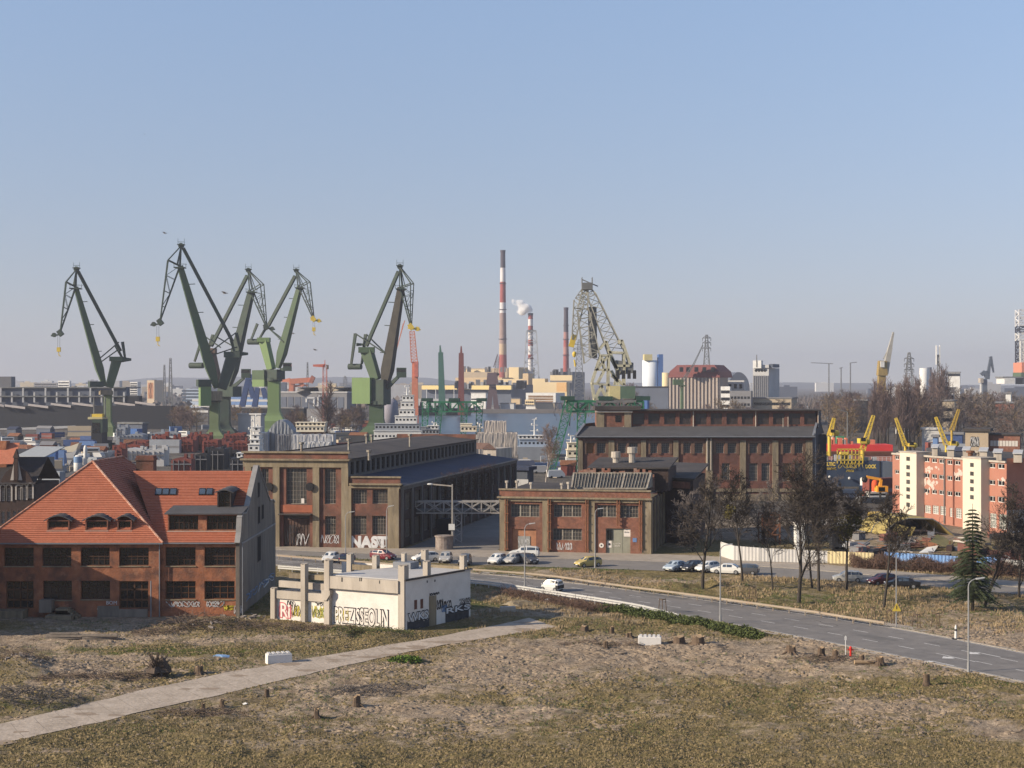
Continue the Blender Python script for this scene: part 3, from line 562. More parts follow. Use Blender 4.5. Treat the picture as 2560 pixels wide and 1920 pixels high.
m = MB(); fbox(m, fa, sx-.2, fa.L-.75, HT-1.35, HT+.02, -.3, .35); fbox(m, fa, .2, sx-.1, HL-1.25, HL-.35, -.3, .12); fbox(m, fa, .2, sx-.3, HL-.1, HL+.65, -1.3, -.9); m.build('concrete_beam', CONC_L, t)
P = lambda s, k, z: fa.P(s, z)+vv*k
RF = fb.L; m = MB(); m.prism([P(sx-.1,.15,HT), P(fa.L-.1,.1,HT), P(fa.L+.15,RF+.2,HT), P(sx+3,RF+.2,HT), P(sx+.5,6,HT)], (0,0,.12)); m.build('roof_slab', mat('pale_roof_screed', (.42,.41,.4), var=.1, dirt=(.33,.32,.31), damt=.7, dsc=.2), t)
m = MB(); m.prism([P(2.5,1.5,HL-.4), P(sx-.3,1.3,HL-.4), P(sx-.3,7,HL-.4), P(2.5,7,HL-.4)], (0,0,.12)); m.build('roof_slab', mat('pale_roof_screed', (.42,.41,.4)), t)
m = MB(); m.pbox(fb.P(-.1,HT,.12), fb.u*(fb.L+.4), -fb.n*.35, V((0,0,.18))); m.build('roof_edge', TAR, t)
def column(s, k, z0, z1, w=.62, m_=None): 
    m = MB(); m.pbox(P(s-w/2,k-w/2,z0), fa.u*w, vv*w, V((0,0,z1-z0))); m.box(*(lambda c: (c.x-w*.55,c.x+w*.55,c.y-w*.55,c.y+w*.55,z1,z1+.06))(P(s,k,0))); return m.build('column', m_ or CONC_L, t)
hc = 1.7; s1_ = fa.st(K(18,437,500))[0]
column(.25,0,-.2,HL-.1,.6); column(s1_,-.1,-.2,HL+2.9,.6); column(sx,-.05,-.2,HT+1.75,.7); column(fa.L-.45,.25,-.2,HT+hc,.8); column(fa.L-.55,4.6,HT,HT+hc); column(fa.L-.6,RF-.5,HT,HT+hc); column(sx+4.4,RF-.6,HT,HT+2.1)
column(sx+.6,7.5,HT,HT+1.6); column(s1_+.3,7.5,0,HT+1.6); column(sx+3.0,RF-2.6,HT-.1,HT+1.8,.45)
m = MB(); m.pbox(P(s1_-2.6,.4,HL+1.1), fa.u*(sx-s1_+2.4), vv*.4, V((0,0,.55))); m.pbox(P(s1_,7.3,HT-.2), fa.u*(sx+1-s1_), vv*.4, V((0,0,.6))); m.pbox(P(sx+4,RF-.7,HT+.12), fa.u*(fa.L-sx-4), vv*.3, V((0,0,.3))); m.build('concrete_beam', CONC, t)
m = MB(); a = fa.rect(18,640,450,730,550); m.prism([fa.P(a[0],a[2],-.05),fa.P(a[1]-.5,a[2],-.05),fa.P(a[1],a[2]+.7,-.05),fa.P(a[1],a[3],-.05),fa.P(a[0],a[3],-.05)], fa.n*.6); m.build('corbel', CONC_L, t)
m = MB(); m.pbox(P(sx+2.2,RF-3.6,HT+.12), fa.u*2.4, vv*1.6, V((0,0,.75))); m.build('roof_box', ZINC, t)
m = MB()
for r in ((842,310,856,355),(1033,312,1043,350),(1050,312,1060,350),(1243,342,1253,375)): h = fa.rect(18,*r); fbox(m, fa, h[0],h[1],h[2],h[3],.3,.36)
for r in ((1730,345,1740,370),(1812,335,1822,360)): h = fb.rect(18,*r); fbox(m, fb, h[0],h[1],h[2],h[3],0,.03)
m.build('weep_hole', BLACK, t)
r = fb.rect(18,1755,500,1830,740); m = MB(); fbox(m, fb, r[0],r[1],.0,r[3],0,.05); m.build('bricked_door', CONC, t)
for q in ((1598,550,1625,655),(1663,540,1690,645)): r = fb.rect(18,*q); m = MB(); fbox(m, fb, *r, 0, .04); m.build('boarded_slot', mat('rusty_board', (.12,.05,.035), var=.4), t)
def patch(f, r, mt, off, parent, seed, n=16):            # irregular rolled-on paint patch
    q = random.Random(seed); s0, s1, z0, z1 = r; m = MB(); top = [(s0+(s1-s0)*i/n, z1-(z1-z0)*q.uniform(0,.45)) for i in range(n+1)]
    for a, b in zip(top, top[1:]): m.quad(f.P(a[0],z0,off), f.P(b[0],z0,off), f.P(b[0],b[1],off), f.P(a[0],a[1],off))
    return m.build('graffiti', mt, parent)
patch(fb, (.3, fb.L*.42, 0, 1.2), mat('smeared_black_paint',(.05,.05,.055),var=.5,sc=2), .012, t, 3); patch(fb, (fb.L*.6, fb.L-.3, 0, 1.9), mat('smeared_black_paint',(.05,.05,.055)), .012, t, 4)
def bubble(s, f, r, name='graffiti', fill=WSPRAY, line=INK, off=.0, parent=None, b=.06):
    w_ = r[1]-r[0]; h_ = r[3]-r[2]
    o = text(s, h_+.24, line, name, parent, f.P(r[0]-.12,r[2]-.12,off), f.u, (0,0,1), width=w_+.26, depth=.012, bold=b)
    return text(s, h_, fill, 'graffiti_fill', o, f.P(r[0],r[2],off), f.u, (0,0,1), width=w_, depth=.024, bold=b*.3)
bubble('PREZIS', fa, fa.rect(18,745,650,1010,790), parent=t, off=-.13, fill=CONC_W, b=.06); bubble('SEOLIN', fa, fa.rect(18,1015,665,1310,820), parent=t, off=-.13, fill=CONC_W, b=.06)
bubble('WKS', fb, fb.rect(18,1530,660,1740,790), parent=t, off=.05, b=.055); bubble('RKS', fb, fb.rect(18,1935,590,2185,700), parent=t, off=.05, b=.055)
bubble('SI', fa, fa.rect(18,548,530,632,585), parent=t, off=-.13, fill=CONC_W, b=.03); bubble('Ri', fa, fa.rect(18,170,595,270,735), parent=t, off=-.13, fill=CONC_W, line=RSPRAY, b=.04)
def fs_(f, lst, off):
    for c, r, mt, sd_, n, th in lst: m = MB(); scrawl(m, f, f.rect(c, *r), off, sd_, n, th); m.build('graffiti', mt, t)
fs_(fa, [(18,(150,620,290,740),RSPRAY,31,3,.03),(18,(290,620,420,735),YSPRAY,32,4,.028),(18,(290,610,420,720),INK,33,5,.035),(18,(240,565,330,620),INK,34,3,.035),(18,(505,620,640,750),YSPRAY,35,3,.03),(18,(510,640,640,740),GSPRAY,36,4,.028),(18,(555,585,625,615),INK,37,4,.035),(18,(745,655,935,780),YSPRAY,38,4,.025),(18,(505,660,640,735),INK,39,4,.03)], -.12)
fs_(fb, [(18,(1760,465,1860,510),INK,41,4,.05),(18,(1840,540,1900,660),INK,42,2,.08),(18,(1900,550,1990,640),INK,43,4,.05),(18,(2080,520,2200,600),INK,44,5,.06),(18,(1890,600,1940,690),BSPRAY,45,2,.1)], .03)
# ================================================================ front hall with two-step facade
def hall_windows(f, rects, t, nx, ny, gm=GLASS_M, fm=STEEL_W, depth=.45, **k): return [window(f, f.rect(*r), nx, ny, t, fm, gm, depth, **k) for r in rects]
B1 = V((-26.9,252.9,0)); u1 = V((.99,-.139,0)); A1 = B1-u1*17.8; B2 = B1+u1*8.75; d1 = V((.214,.977,0)).normalized()
t = root('brick_hall', 'long dark brick hall with concrete pilasters, tall grid windows and a lower side aisle', 'building', (B1+d1*40))
f1, f2 = Face(A1, B1), Face(B1, B2); Z1, ZC, Z2, ZC2, ZE = 15.7, 14.25, 11.7, 10.35, 10.2; LH = 89
wr = [(5,275,390,330,590),(5,460,388,612,652),(5,745,390,828,652),(5,748,742,828,880),(5,440,735,635,972)]; h1 = [f1.rect(*r) for r in wr]; h1[4] = (*h1[4][:2], 0.0, h1[4][3])
w = MB(); wall(w, f1, 0, f1.L, -.2, Z1, h1, .45); w.build('wall', BRICK_D, t); w = MB(); w2 = [(5,950,545,1058,650),(5,1100,545,1212,650),(5,948,740,1055,880),(5,1098,740,1198,880)]; h2 = [f2.rect(*r) for r in w2]
wall(w, f2, 0, f2.L, -.2, Z2, h2, .45); w.build('wall', BRICK_D, t)
for h, n in zip(h1[:4], ((3,6),(6,8),(4,8),(4,5))): window(f1, h, n[0], n[1], t, STEEL_W, GLASS_M, .45, .05)
for h in h2: window(f2, h, 5, 5, t, STEEL_W, GLASS_M, .45, .05)
h = h1[4]; m = MB(); zt = f1.rect(5,440,735,635,765)[2]
fbox(m, f1, h[0], h[1], zt-.1, zt+.1, -.45, -.3)
for i in range(9): x = h[0]+(h[1]-h[0])*i/8; fbox(m, f1, x-.04, x+.04, 0, zt-.1, -.42, -.36)
g_ = m.build('gate', mat('dark_rusty_gate', (.075,.05,.042), var=.4, sc=1.5, dirt=(.15,.08,.06), damt=.8), t)
m = MB(); fbox(m, f1, h[0], h[1], 0, zt-.1, -.46, -.42); m.build('gate_panel', mat('dark_rusty_gate', (.1,.06,.05)), g_); m = MB(); fbox(m, f1, h[0], h[1], zt, h[3], -.46, -.44); m.build('pane', GLASS_M, g_)
m = MB()
for a, b in ((158,206),(365,414),(660,708),(872,922)): r = f1.rect(5,a,700,b,720); fbox(m, f1, r[0], r[1], -.2, ZC-.6, 0, .32)
fbox(m, f1, 0, f1.L, ZC-1.1, ZC, 0, .34); fbox(m, f1, -.4, f1.L+.35, ZC, ZC+.28, -.3, .75); fbox(m, f1, -.3, f1.L+.3, Z1-.25, Z1+.05, -.4, .3)
for a, b in ((920,945),(1215,1297)): r = f2.rect(5,a,700,b,720); fbox(m, f2, r[0], r[1], -.2, ZC2-.2, 0, .3)
fbox(m, f2, 0.3, f2.L, ZC2-.55, ZC2, 0, .32); fbox(m, f2, .3, f2.L+.3, ZC2, ZC2+.25, -.3, .7); fbox(m, f2, .5, f2.L+.1, Z2-.22, Z2+.04, -.4, .25)
m.build('pilaster', CONC, t)
m = MB(); r = f1.rect(5,415,712,655,728); fbox(m, f1, r[0],r[1],r[2],r[2]+.15,.0,1.3); m.build('canopy', TAR, t)
r = f1.rect(5,420,660,655,712); m = MB(); fbox(m, f1, r[0],r[1],r[2],r[3],0,.06); m.build('sign_band', mat('orange_brick', (.3,.1,.055), var=.2), t)
m = MB(); r = f1.rect(5,568,612,590,648); fbox(m, f1, *r, -.4, -.36); m.build('notice', CONC_W, t)
for x in (340, 642):
    c = f1.st(K(5,x,523)); m = MB(); m.tube(f1.P(c[0],c[1],.3), f1.P(c[0],c[1],.7), .68, n=16); m.build('ventilator_duct', BLACK, t)
# side aisle wall (in shade), clerestory and roofs
B1f, B2f = B1+d1*LH, B2+d1*LH; fs1, fs2 = Face(B2, B2f), Face(B1, B1f)
bays = 15; hs = []
for i in range(bays): s = 2+i*(LH-3)/bays; hs += [(s+.9, s+4.2, 1.4, 4.4), (s+.9, s+4.2, 6.0, 8.8)]
w = MB(); wall(w, fs1, 0, LH, -.2, ZE, hs, .35); fbk = Face(B2f, A1+d1*LH); wall(w, fbk, 0, 9.0, -.2, 10.3); wall(w, fbk, 9.0, fbk.L, -.2, 15.5); fl1 = Face(A1+d1*LH, A1); wall(w, fl1, 0, fl1.L, -.2, Z1-.7); w.build('wall', BRICK_OLD_SHADE, t)
for h in hs: window(fs1, h, 6, 4, t, STEEL_W, GLASS_M, .35, .05)
m = MB()
for i in range(bays+1): s = .2+i*(LH-1.2)/bays; fbox(m, fs1, s, s+.8, -.2, ZE-.2, 0, .3)
fbox(m, fs1, 0, LH, ZE-.7, ZE-.1, 0, .32); m.build('pilaster', mat('sooty_concrete', (.12,.11,.1), var=.3, stretch=VS), t)  # aisle-side concrete darker than the front, shade put into its colour
hs = [(1.2+i*2.9, 3.0+i*2.9, 11.9, 14.0) for i in range(30)]
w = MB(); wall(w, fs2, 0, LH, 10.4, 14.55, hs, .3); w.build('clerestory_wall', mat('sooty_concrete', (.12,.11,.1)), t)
for h in hs: window(fs2, h, 2, 3, t, mat('dark_steel_frame', (.05,.05,.05)), GLASS_D, .3, .06)
Q = lambda b, s, z: V((b.x, b.y, 0))+d1*s+V((0,0,z))
Rdg = (A1+B1)/2
m = MB(); m.quad(Q(B1,.3,14.6), Q(B1,LH,14.6), Q(Rdg,LH,15.5), Q(Rdg,.3,15.5)); m.quad(Q(Rdg,.3,15.5), Q(Rdg,LH,15.5), Q(A1,LH,14.8), Q(A1,.3,14.8)); m.pbox(Q(B1,0,14.5)-u1*.1, d1*LH, u1*.7, V((0,0,.14))); m.build('roof', TAR, t)
m = MB(); m.quad(Q(B2,.3,ZE+.12)+u1*.45, Q(B2,LH,ZE+.12)+u1*.45, Q(B1,LH,11.5), Q(B1,.3,11.5)); m.build('aisle_roof', TAR_B, t)
m = MB(); m.pbox(Q(B2,.2,ZE-.12)+u1*.3, d1*LH, u1*.3, V((0,0,.2))); m.build('gutter', mat('pale_gutter', (.2,.19,.18)), t)
m = MB(); m.pbox(Q(A1,LH-.4,14), u1*17.7, d1*.4, V((0,0,1.75))); m.build('parapet', BRICK_D, t)
for x, y, hh in ((575,265,1.3),(1057,205,1.5),(1095,195,1.2),(1378,208,1.6),(925,262,1.9),(1075,300,.7)):
    p = K(5,x,y); D = 15.3; b = GK(5,x,y,15.3 if x < 1400 and x != 925 else 15); m = MB(); m.tube(b+V((0,0,-.6)), b+V((0,0,hh)), .22, n=8); m.tube(b+V((0,0,hh)), b+V((0,0,hh+.35)), .42, n=8); m.build('roof_vent', STEEL_W, t)
sprays(t, f2, [(5,(1098,895,1200,970),WSPRAY,52,3,.2),(5,(1225,930,1285,975),INK,53,3,.08)])
sprays(t, f1, [(5,(720,880,850,945),WSPRAY,54,4,.06),(5,(450,800,540,960),INK,55,4,.06),(5,(540,870,630,960),WSPRAY,56,3,.06)])
bubble('NAST', f2, f2.rect(5,940,895,1205,972), parent=t, off=.03, fill=WSPRAY, line=WSPRAY, b=.06)
m = MB(); q = random.Random(8)
for i in range(2600):                                  # bare creeper on the aisle wall
    s = q.uniform(24,66); z = q.uniform(3.2,ZE+.6); 
    if z < 4.6+2.0*math.sin(s*.4)+(1.8 if s < 30 else 0): continue
    a = fs1.P(s,z,.35+q.random()*.45); b = a+V((q.uniform(-.9,.9),q.uniform(-.9,.9),q.uniform(-.9,.5))); m.beam(a, b, .05, .02)
m.build('creeper', mat('bare_creeper', (.085,.052,.036), var=.4, sc=2), t)
# ================================================================ second hall (centre right) with rooftop lantern
A2, Bq = V((-2.02,248,0)), V((21.9,243.4,0)); f = Face(A2, Bq); d2 = V((.214,.977,0)).normalized(); u2 = f.u
t = root('brick_workshop', 'two-storey brick workshop with rusty pipes, metal gate and a glazed roof lantern', 'building', (A2+Bq)/2+d2*12)
ZP, ZC = 10.0, 8.55; T = 26
tr_ = [(6,232,675,405,750),(6,490,678,658,750),(6,752,680,868,752),(6,890,682,1000,755),(6,485,822,660,890)]; hw = [f.rect(*r) for r in tr_]
hd = [f.rect(6,240,825,385,955), f.rect(6,805,822,952,968)]; hd = [(a,b,0,d) for a,b,c,d in hd]
w = MB(); wall(w, f, 0, f.L, -.2, ZP, hw+hd, .4); w.build('wall', mat('worn_brick', (.205,.09,.06), var=.4, sc=1.8, dirt=(.09,.05,.04), damt=.85, dsc=.33, dirt2=(.24,.15,.11), d2amt=.45, d2sc=.5), t)
for i, h in enumerate(hw): n = (3,3,2,2,3)[i]; window(f, h, n*3, 3, t, STEEL_W, GLASS_M, .4, .045, xs=[(j/n,.22) for j in range(1,n)])
m = MB(); fbox(m, f, *hd[0], -.4, -.3); o = m.build('boarded_gate', mat('orange_boards', (.33,.16,.09), var=.25, sc=1.2), t)
r = f.rect(6,275,868,348,950); m = MB(); fbox(m, f, r[0], r[1], 0, r[3], -.3, -.22); m.build('shutter', mat('grey_shutter', (.25,.25,.24), var=.3), o); m = MB(); scrawl(m, f, (r[0],r[1],.2,r[3]-.4), -.2, 61, 3, .05); m.build('graffiti', WSPRAY, o)
m = MB(); fbox(m, f, *hd[1], -.4, -.3); a = hd[1]; 
for k in (.28,.66): x = a[0]+(a[1]-a[0])*k; fbox(m, f, x-.02, x+.02, .05, a[3], -.3, -.27)
o = m.build('gate', mat('grey_green_gate', (.25,.25,.2), var=.15, dirt=(.16,.14,.11), damt=.5), t)
r = f.rect(6,812,828,842,890); window(f, r, 2, 3, o, BLACK, GLASS_D, .0, .04, off=-.25)
r = f.rect(6,912,826,952,870); m = MB(); fbox(m, f, *r, -.3, -.22); k = m.build('sign', CONC_W, o); text('Brama', .28, BLACK, 'lettering', k, f.P(r[0]+.12,(r[2]+r[3])/2,-.215), f.u, (0,0,1), width=.75)
r = f.rect(6,848,905,895,930); text('UL. DOKOWA', .25, CONC_W, 'lettering', o, f.P(r[0],r[2]+.35,-.26), f.u, (0,0,1), width=1.2); text('1 BRAMA', .25, CONC_W, 'lettering', o, f.P(r[0]+.1,r[2],-.26), f.u, (0,0,1), width=1.0)
r = f.rect(6,812,896,838,936); m = MB(); fbox(m, f, *r, -.3, -.25); k = m.build('poster', CONC_W, o); m = MB(); c = ((r[0]+r[1])/2,(r[2]+r[3])/2); m.tube(f.P(c[0],c[1],-.26), f.P(c[0],c[1],-.235), .2, n=12); m.build('poster_mark', INK, k)
c = f.st(K(6,778,922)); m = MB(); m.tube(f.P(c[0],c[1],0), f.P(c[0],c[1],.05), .38, n=18); k = m.build('round_sign', CONC_W, t); m = MB(); m.tube(f.P(c[0],c[1],.05), f.P(c[0],c[1],.07), .14, n=12); m.build('sign_dot', INK, k)
r = f.rect(6,966,878,990,902); m = MB(); fbox(m, f, *r, 0, .05); m.build('blue_plate', mat('faded_blue', (.12,.2,.38), var=.2), t)
m = MB(); scrawl(m, f, f.rect(6,510,905,600,950), .03, 62, 5, .05); m.build('graffiti', WSPRAY, t)
m = MB()
for a, b in ((168,212),(425,468),(703,738),(1022,1078)): r = f.rect(6,a,700,b,720); fbox(m, f, r[0], r[1], -.2, ZC-.3, 0, .3)
fbox(m, f, 0, f.L, ZC-.5, ZC, 0, .32); fbox(m, f, -.3, f.L+.3, ZC, ZC+.25, -.3, .7); fbox(m, f, -.1, f.L+.1, ZP-.2, ZP+.05, -.4, .2); m.build('pilaster', CONC, t)
RUST = mat('rusty_pipe', (.17,.075,.04), var=.4, sc=2)
for x, y0, y1 in ((205,642,960),(462,640,960),(688,645,962),(876,650,802),(1010,650,955)):
    a, b = f.st(K(6,x,y1)), f.st(K(6,x,y0)); m = MB(); m.tube(f.P(a[0],a[1],.5), f.P(a[0],b[1],.5), .12); m.tube(f.P(a[0]+.35,a[1]+.5,.5), f.P(a[0]+.35,b[1],.5), .07)
    for k in range(6): z = a[1]+(b[1]-a[1])*(k+.3)/6; fbox(m, f, a[0]-.2, a[0]+.5, z, z+.14, .3, .62)
    m.build('rusty_pipe', RUST, t)
P = lambda s, k, z: f.P(s, z)+d2*k
fsd = Face(Bq, Bq+d2*T); hs = [(1.2+i*4.1, 3.6+i*4.1, 1.5, 4) for i in range(6)]+[(1.2+i*4.1, 3.6+i*4.1, 5.6, 7.6) for i in range(6)]
w = MB(); wall(w, fsd, 0, T, -.2, ZP-1.2, hs, .3); w.pbox(P(0,0,0), d2*T, -f.n*.0+u2*.3, V((0,0,ZP-1))); w.build('wall', BRICK_OLD_SHADE, t)
for h in hs: window(fsd, h, 4, 3, t, STEEL_W, GLASS_D, .3, .05)
m = MB()
for i in range(7): s = .1+i*4.1; fbox(m, fsd, s, s+.7, -.2, ZP-1.4, 0, .3)
m.build('pilaster', CONC, t)
m = MB(); m.quad(P(.1,.3,ZP-.5), P(f.L-.1,.3,ZP-.6), P(f.L-.1,T,ZP-1), P(.1,T,ZP-.5)); m.build('roof', TAR, t)
# lantern
def AKd(c, x, y, k): p = K(c,x,y); D = (A2+d2*k).y; return A(p, D-((p[0]-1248)/380)*4.2)
l0, l1 = AKd(6,598,580,5), AKd(6,1050,580,5); h0, h1_ = AKd(6,612,488,9), AKd(6,1075,488,9)
m = MB(); NB = 24
m.quad(l0, l1, h1_, h0); la = m.build('roof_lantern', mat('grimy_wired_glass', (.06,.06,.055), rough=.35, var=.5, sc=.8), t)
m = MB(); 
for i in range(NB+1): a, b = l0.lerp(l1,i/NB), h0.lerp(h1_,i/NB); m.beam(a+V((0,-.05,.06)), b+V((0,-.05,.06)), .09 if i % 8 else .28, .1)
m.beam(l0, l1, .25); m.beam(h0, h1_, .25); m.prism([l1, h1_, h1_+V((0,0,-2.2))], (.3,.05,0)); m.prism([l0, h0, h0+V((0,0,-2.2))], (.2,0,0)); m.build('glazing_bar', STEEL_W, la)
p0, p1 = AKd(6,700,470,11), AKd(6,1180,470,11)
m = MB(); zb = 9; z0 = AKd(6,700,462,11).z; z1 = z0+.2; m.pbox((p0.x,p0.y,zb), (p1-p0), d2*12, V((0,0,z0-zb))); m.build('upper_storey', BRICK_OLD_SHADE, t)
m = MB(); m.pbox((p0.x-.3,p0.y-.4,z0), (p1-p0)+u2*.5, d2*13+V((0,0,1.1)), V((0,0,.25))); m.build('roof', TAR, t)
m = MB(); q = random.Random(5); a, b = AKd(6,640,492,10), AKd(6,1095,492,10)
for i in range(26):
    x = a.lerp(b, i/26); m.pbox((x.x,x.y,9), (b-a)/26*1.0, d2*.5, V((0,0,x.z-9+q.uniform(-.25,1.0))))
m.build('ruined_parapet', mat('broken_brick', (.21,.09,.06), var=.5, sc=1.6, dirt=(.36,.33,.28), damt=.6, dsc=.9), t)
for x, y in ((865,435),(962,408)):
    b = AKd(6,x,y+5,17); m = MB(); m.tube(b+V((0,0,-.3)), b+V((0,0,1.2)), .55, n=10); m.tube(b+V((0,0,1.3)), b+V((0,0,2.3)), .85, .8, n=10); m.tube(b+V((0,0,1.1)), b+V((0,0,1.4)), .6, n=10); m.build('roof_vent', CONC_L, t)
for x, y in ((540,575),(580,568),(355,570),(210,560),(270,560)): b = AKd(6,x,y,4); m = MB(); m.tube(b+V((0,0,-.5)), b+V((0,0,.5)), .18); m.tube(b+V((0,0,.4)), b+V((0,0,.75)), .32); m.build('roof_vent', CONC_L, t)
# annex to the right of the workshop
a0, a1 = AK(6,1115,560,262), AK(6,1330,560,258); a2 = AK(6,1490,480,285)
zt = AK(6,1115,520,262).z; m = MB(); m.pbox((a0.x,a0.y,-.2), V((a1.x-a0.x,a1.y-a0.y,0)), d2*22, V((0,0,zt+.1))); m.build('annex', BRICK_OLD_SHADE, t)
m = MB(); m.pbox((a0.x-.3,a0.y-.3,zt), V((a1.x-a0.x+.5,a1.y-a0.y,0)), d2*27+V((0,0,1.2)), V((0,0,.25))); m.build('roof', TAR, t)
zb_ = AK(6,1135,572,262).z; m = MB(); m.pbox((a0.x+.4,a0.y-.2,zb_), V((a1.x-a0.x-.9,a1.y-a0.y,0)), V((0,.2,0)), V((0,0,AK(6,1135,532,262).z-zb_))); m.build('brick_band', mat('worn_brick', (.2,.085,.058)), t)
# ================================================================ third hall: long facade with clerestory
D3 = 355.0; X0, X1 = (1444-HX)*D3/F, (2030.6-HX)*D3/F; f = Face((X0,D3),(X1,D3)); ZE3 = 14.7; d3 = V((7.3,25,0)).normalized(); DP = 26
t = root('clerestory_hall', 'big brick factory hall with a long flat clerestory and paired windows between concrete piers', 'building', ((X0+X1)/2, D3+12, 0))
up = [(685,735),(752,805),(875,928),(945,998),(1070,1115),(1140,1188),(1268,1315),(1340,1390),(1465,1515),(1538,1590),(1665,1717),(1740,1790),(1868,1920),(1940,1990)]
hw = [f.rect(6,a,302,b,368) for a, b in up]; lo = [f.rect(6,a,428,b,y) for a, b, y in ((1268,1315,470),(1340,1385,470),(1502,1550,530),(1665,1717,535),(1740,1790,535),(1868,1920,535),(1940,1990,535))]
w = MB(); wall(w, f, 0, f.L, -.2, ZE3, hw+lo, .4); w.build('wall', mat('plum_brick', (.155,.068,.05), var=.36, sc=1.2, dirt=(.07,.042,.038), damt=.8, dsc=.25, dirt2=(.19,.11,.085), d2amt=.4, d2sc=.3), t)
for i, h in enumerate(hw+lo): window(f, h, 4, 5, t, STEEL_W if i else RUST, GLASS_M if i not in (0,19) else mat('ochre_boarding', (.22,.12,.05)), .4, .06, .12)
m = MB(); PB = mat('brown_concrete_trim', (.14,.085,.06), var=.2)
for a, b in list(zip(up[::2], up[1::2])): r = f.rect(6,a[0]-14,295,b[1]+14,375); fbox(m, f, r[0], r[1], r[3]-.5, r[3], 0, .16); s = f.rect(6,a[1],295,b[0],375); fbox(m, f, s[0]+.1, s[1]-.1, r[2], r[3]-.5, 0, .2); fbox(m, f, r[0], r[0]+.6, r[2], r[3]-.5, 0, .16); fbox(m, f, r[1]-.6, r[1], r[2], r[3]-.5, 0, .16)
m.build('window_surround', PB, t)
m = MB()
for a, b in ((640,665),(820,855),(1015,1045),(1210,1240),(1405,1445),(1610,1645),(1805,1840),(2005,2045)): r = f.rect(6,a,300,b,350); fbox(m, f, r[0], r[1], -.2, ZE3-.9, 0, .35)
r = f.rect(6,640,580,2040,600); fbox(m, f, 0, f.L, r[2], r[3], 0, .25); fbox(m, f, 0, f.L, -.2, r[2]-.5, 0, .12); m.build('pilaster', CONC, t)
m = MB(); fbox(m, f, -.5, f.L+.5, ZE3-.35, ZE3+.1, -.3, 1.0); m.build('eaves', mat('dark_eaves', (.06,.055,.055)), t)
m = MB(); fbox(m, f, -.5, f.L+.5, ZE3-.1, ZE3+.13, 1.02, 1.22); m.build('gutter', ZINC, t)
r = f.rect(6,1412,270,1420,470); m = MB(); m.tube(f.P(r[0],r[2],.5), f.P(r[0],r[3],.5), .14); x = f.rect(6,1435,270,1442,470); m.tube(f.P(x[0],x[2],.5), f.P(x[0],x[3],.5), .12); m.build('downpipe', CONC_L, t)
P = lambda s, k, z: f.P(s, z)+d3*k
kc = 7.5; zc0, zc1 = 16.9, 20.5
m = MB(); m.quad(P(-.5,-1,ZE3+.12), P(f.L+.5,-1,ZE3+.12), P(f.L+.5,kc,zc0), P(-.5,kc,zc0)); m.quad(P(-.5,DP-kc,zc0), P(f.L+.5,DP-kc,zc0), P(f.L+.5,DP,ZE3), P(-.5,DP,ZE3)); m.build('roof', TAR_G, t)
fc = Face(P(0,kc,0), P(f.L,kc,0)); c0 = fc.st(K(6,955,150))[0]; c1 = fc.st(K(6,2080,150))[0]; b0 = fc.st(K(6,750,150))[0]
bays = 6; hs = []; bw = (c1-c0)/bays
for i in range(bays):
    for j in range(2): hs.append((c0+i*bw+.5+j*bw/2*.98, c0+i*bw+bw/2*(j+1)*.98-.4, zc0+.4, zc1-.55))
w = MB(); wall(w, fc, c0, c1, zc0-.5, zc1, hs, .3); w.build('clerestory_wall', mat('plum_brick', (.15,.07,.055)), t)
for h in hs: window(fc, h, 9, 4, t, mat('rust_brown_frame', (.085,.055,.045), var=.3), GLASS_M, .3, .06)
m = MB()
for i in (0,2,4,6): s = c0+i*bw; m.tube(fc.P(s,zc0-.2,.2), fc.P(s,zc1,.2), .12)
m.build('downpipe', CONC_L, t)
m = MB(); fbox(m, fc, c0-.3, c1+.6, zc1, zc1+.3, -(DP-2*kc), 1.0); m.build('clerestory_roof', TAR, t)
m = MB(); fbox(m, fc, b0, c0-.1, zc0-.6, zc1+.2, -8, .6); o = m.build('stair_tower', mat('worn_brick', (.2,.085,.058)), t)
m = MB(); fbox(m, fc, b0-.15, b0+1.7, zc0-.5, zc1+.1, .5, .8); fbox(m, fc, c0-1.6, c0, zc0-.5, zc1+.1, .5, .8); m.build('pilaster', CONC, o); m = MB(); fbox(m, fc, b0-.4, c0+.3, zc1-.35, zc1, .4, 1.2); m.build('cornice', CONC_L, o); m = MB(); fbox(m, fc, b0-.5, c0+2.2, zc1+.2, zc1+1.1, -8.2, 1.5); m.build('roof', TAR, o)
r = fc.rect(6,860,140,893,180); window(fc, r, 3, 3, o, BLACK, GLASS_D, .0, .08, off=.63)
fr3 = Face(P(f.L,0,0), P(f.L,DP,0)); w = MB(); wall(w, fr3, 0, DP, -.2, ZE3); w.prism([P(f.L,-1,ZE3), P(f.L,kc,zc0+.6), P(f.L,kc,zc1), P(f.L,DP-kc,zc1), P(f.L,DP-kc,zc0+.6), P(f.L,DP,ZE3)], (.4,0,0)); w.prism([P(0,-1,ZE3), P(0,kc,zc0+.6), P(0,DP-kc,zc0+.6), P(0,DP,ZE3)], (-.3,0,0)); w.pbox(P(0,0,0), d3*DP, u2*.3, V((0,0,ZE3))); w.pbox(P(0,DP,0), u2*f.L, d3*.3, V((0,0,ZE3))); w.build('gable_wall', mat('sooty_plaster', (.05,.05,.058), var=.3, stretch=VS), t)  # end walls much darker than the brick front
m = MB(); m.beam(P(f.L+.3,-1,ZE3+.35), P(f.L+.3,kc,zc0+.7), .5, .3, side=(1,0,0)); m.beam(P(-.2,-1,ZE3+.2), P(-.2,kc,zc0+.5), .5, .3, side=(1,0,0)); m.tube(P(f.L+.7,0,1), P(f.L+.7,0,ZE3+1.5), .13); m.build('verge', ZINC, t)
m = MB()
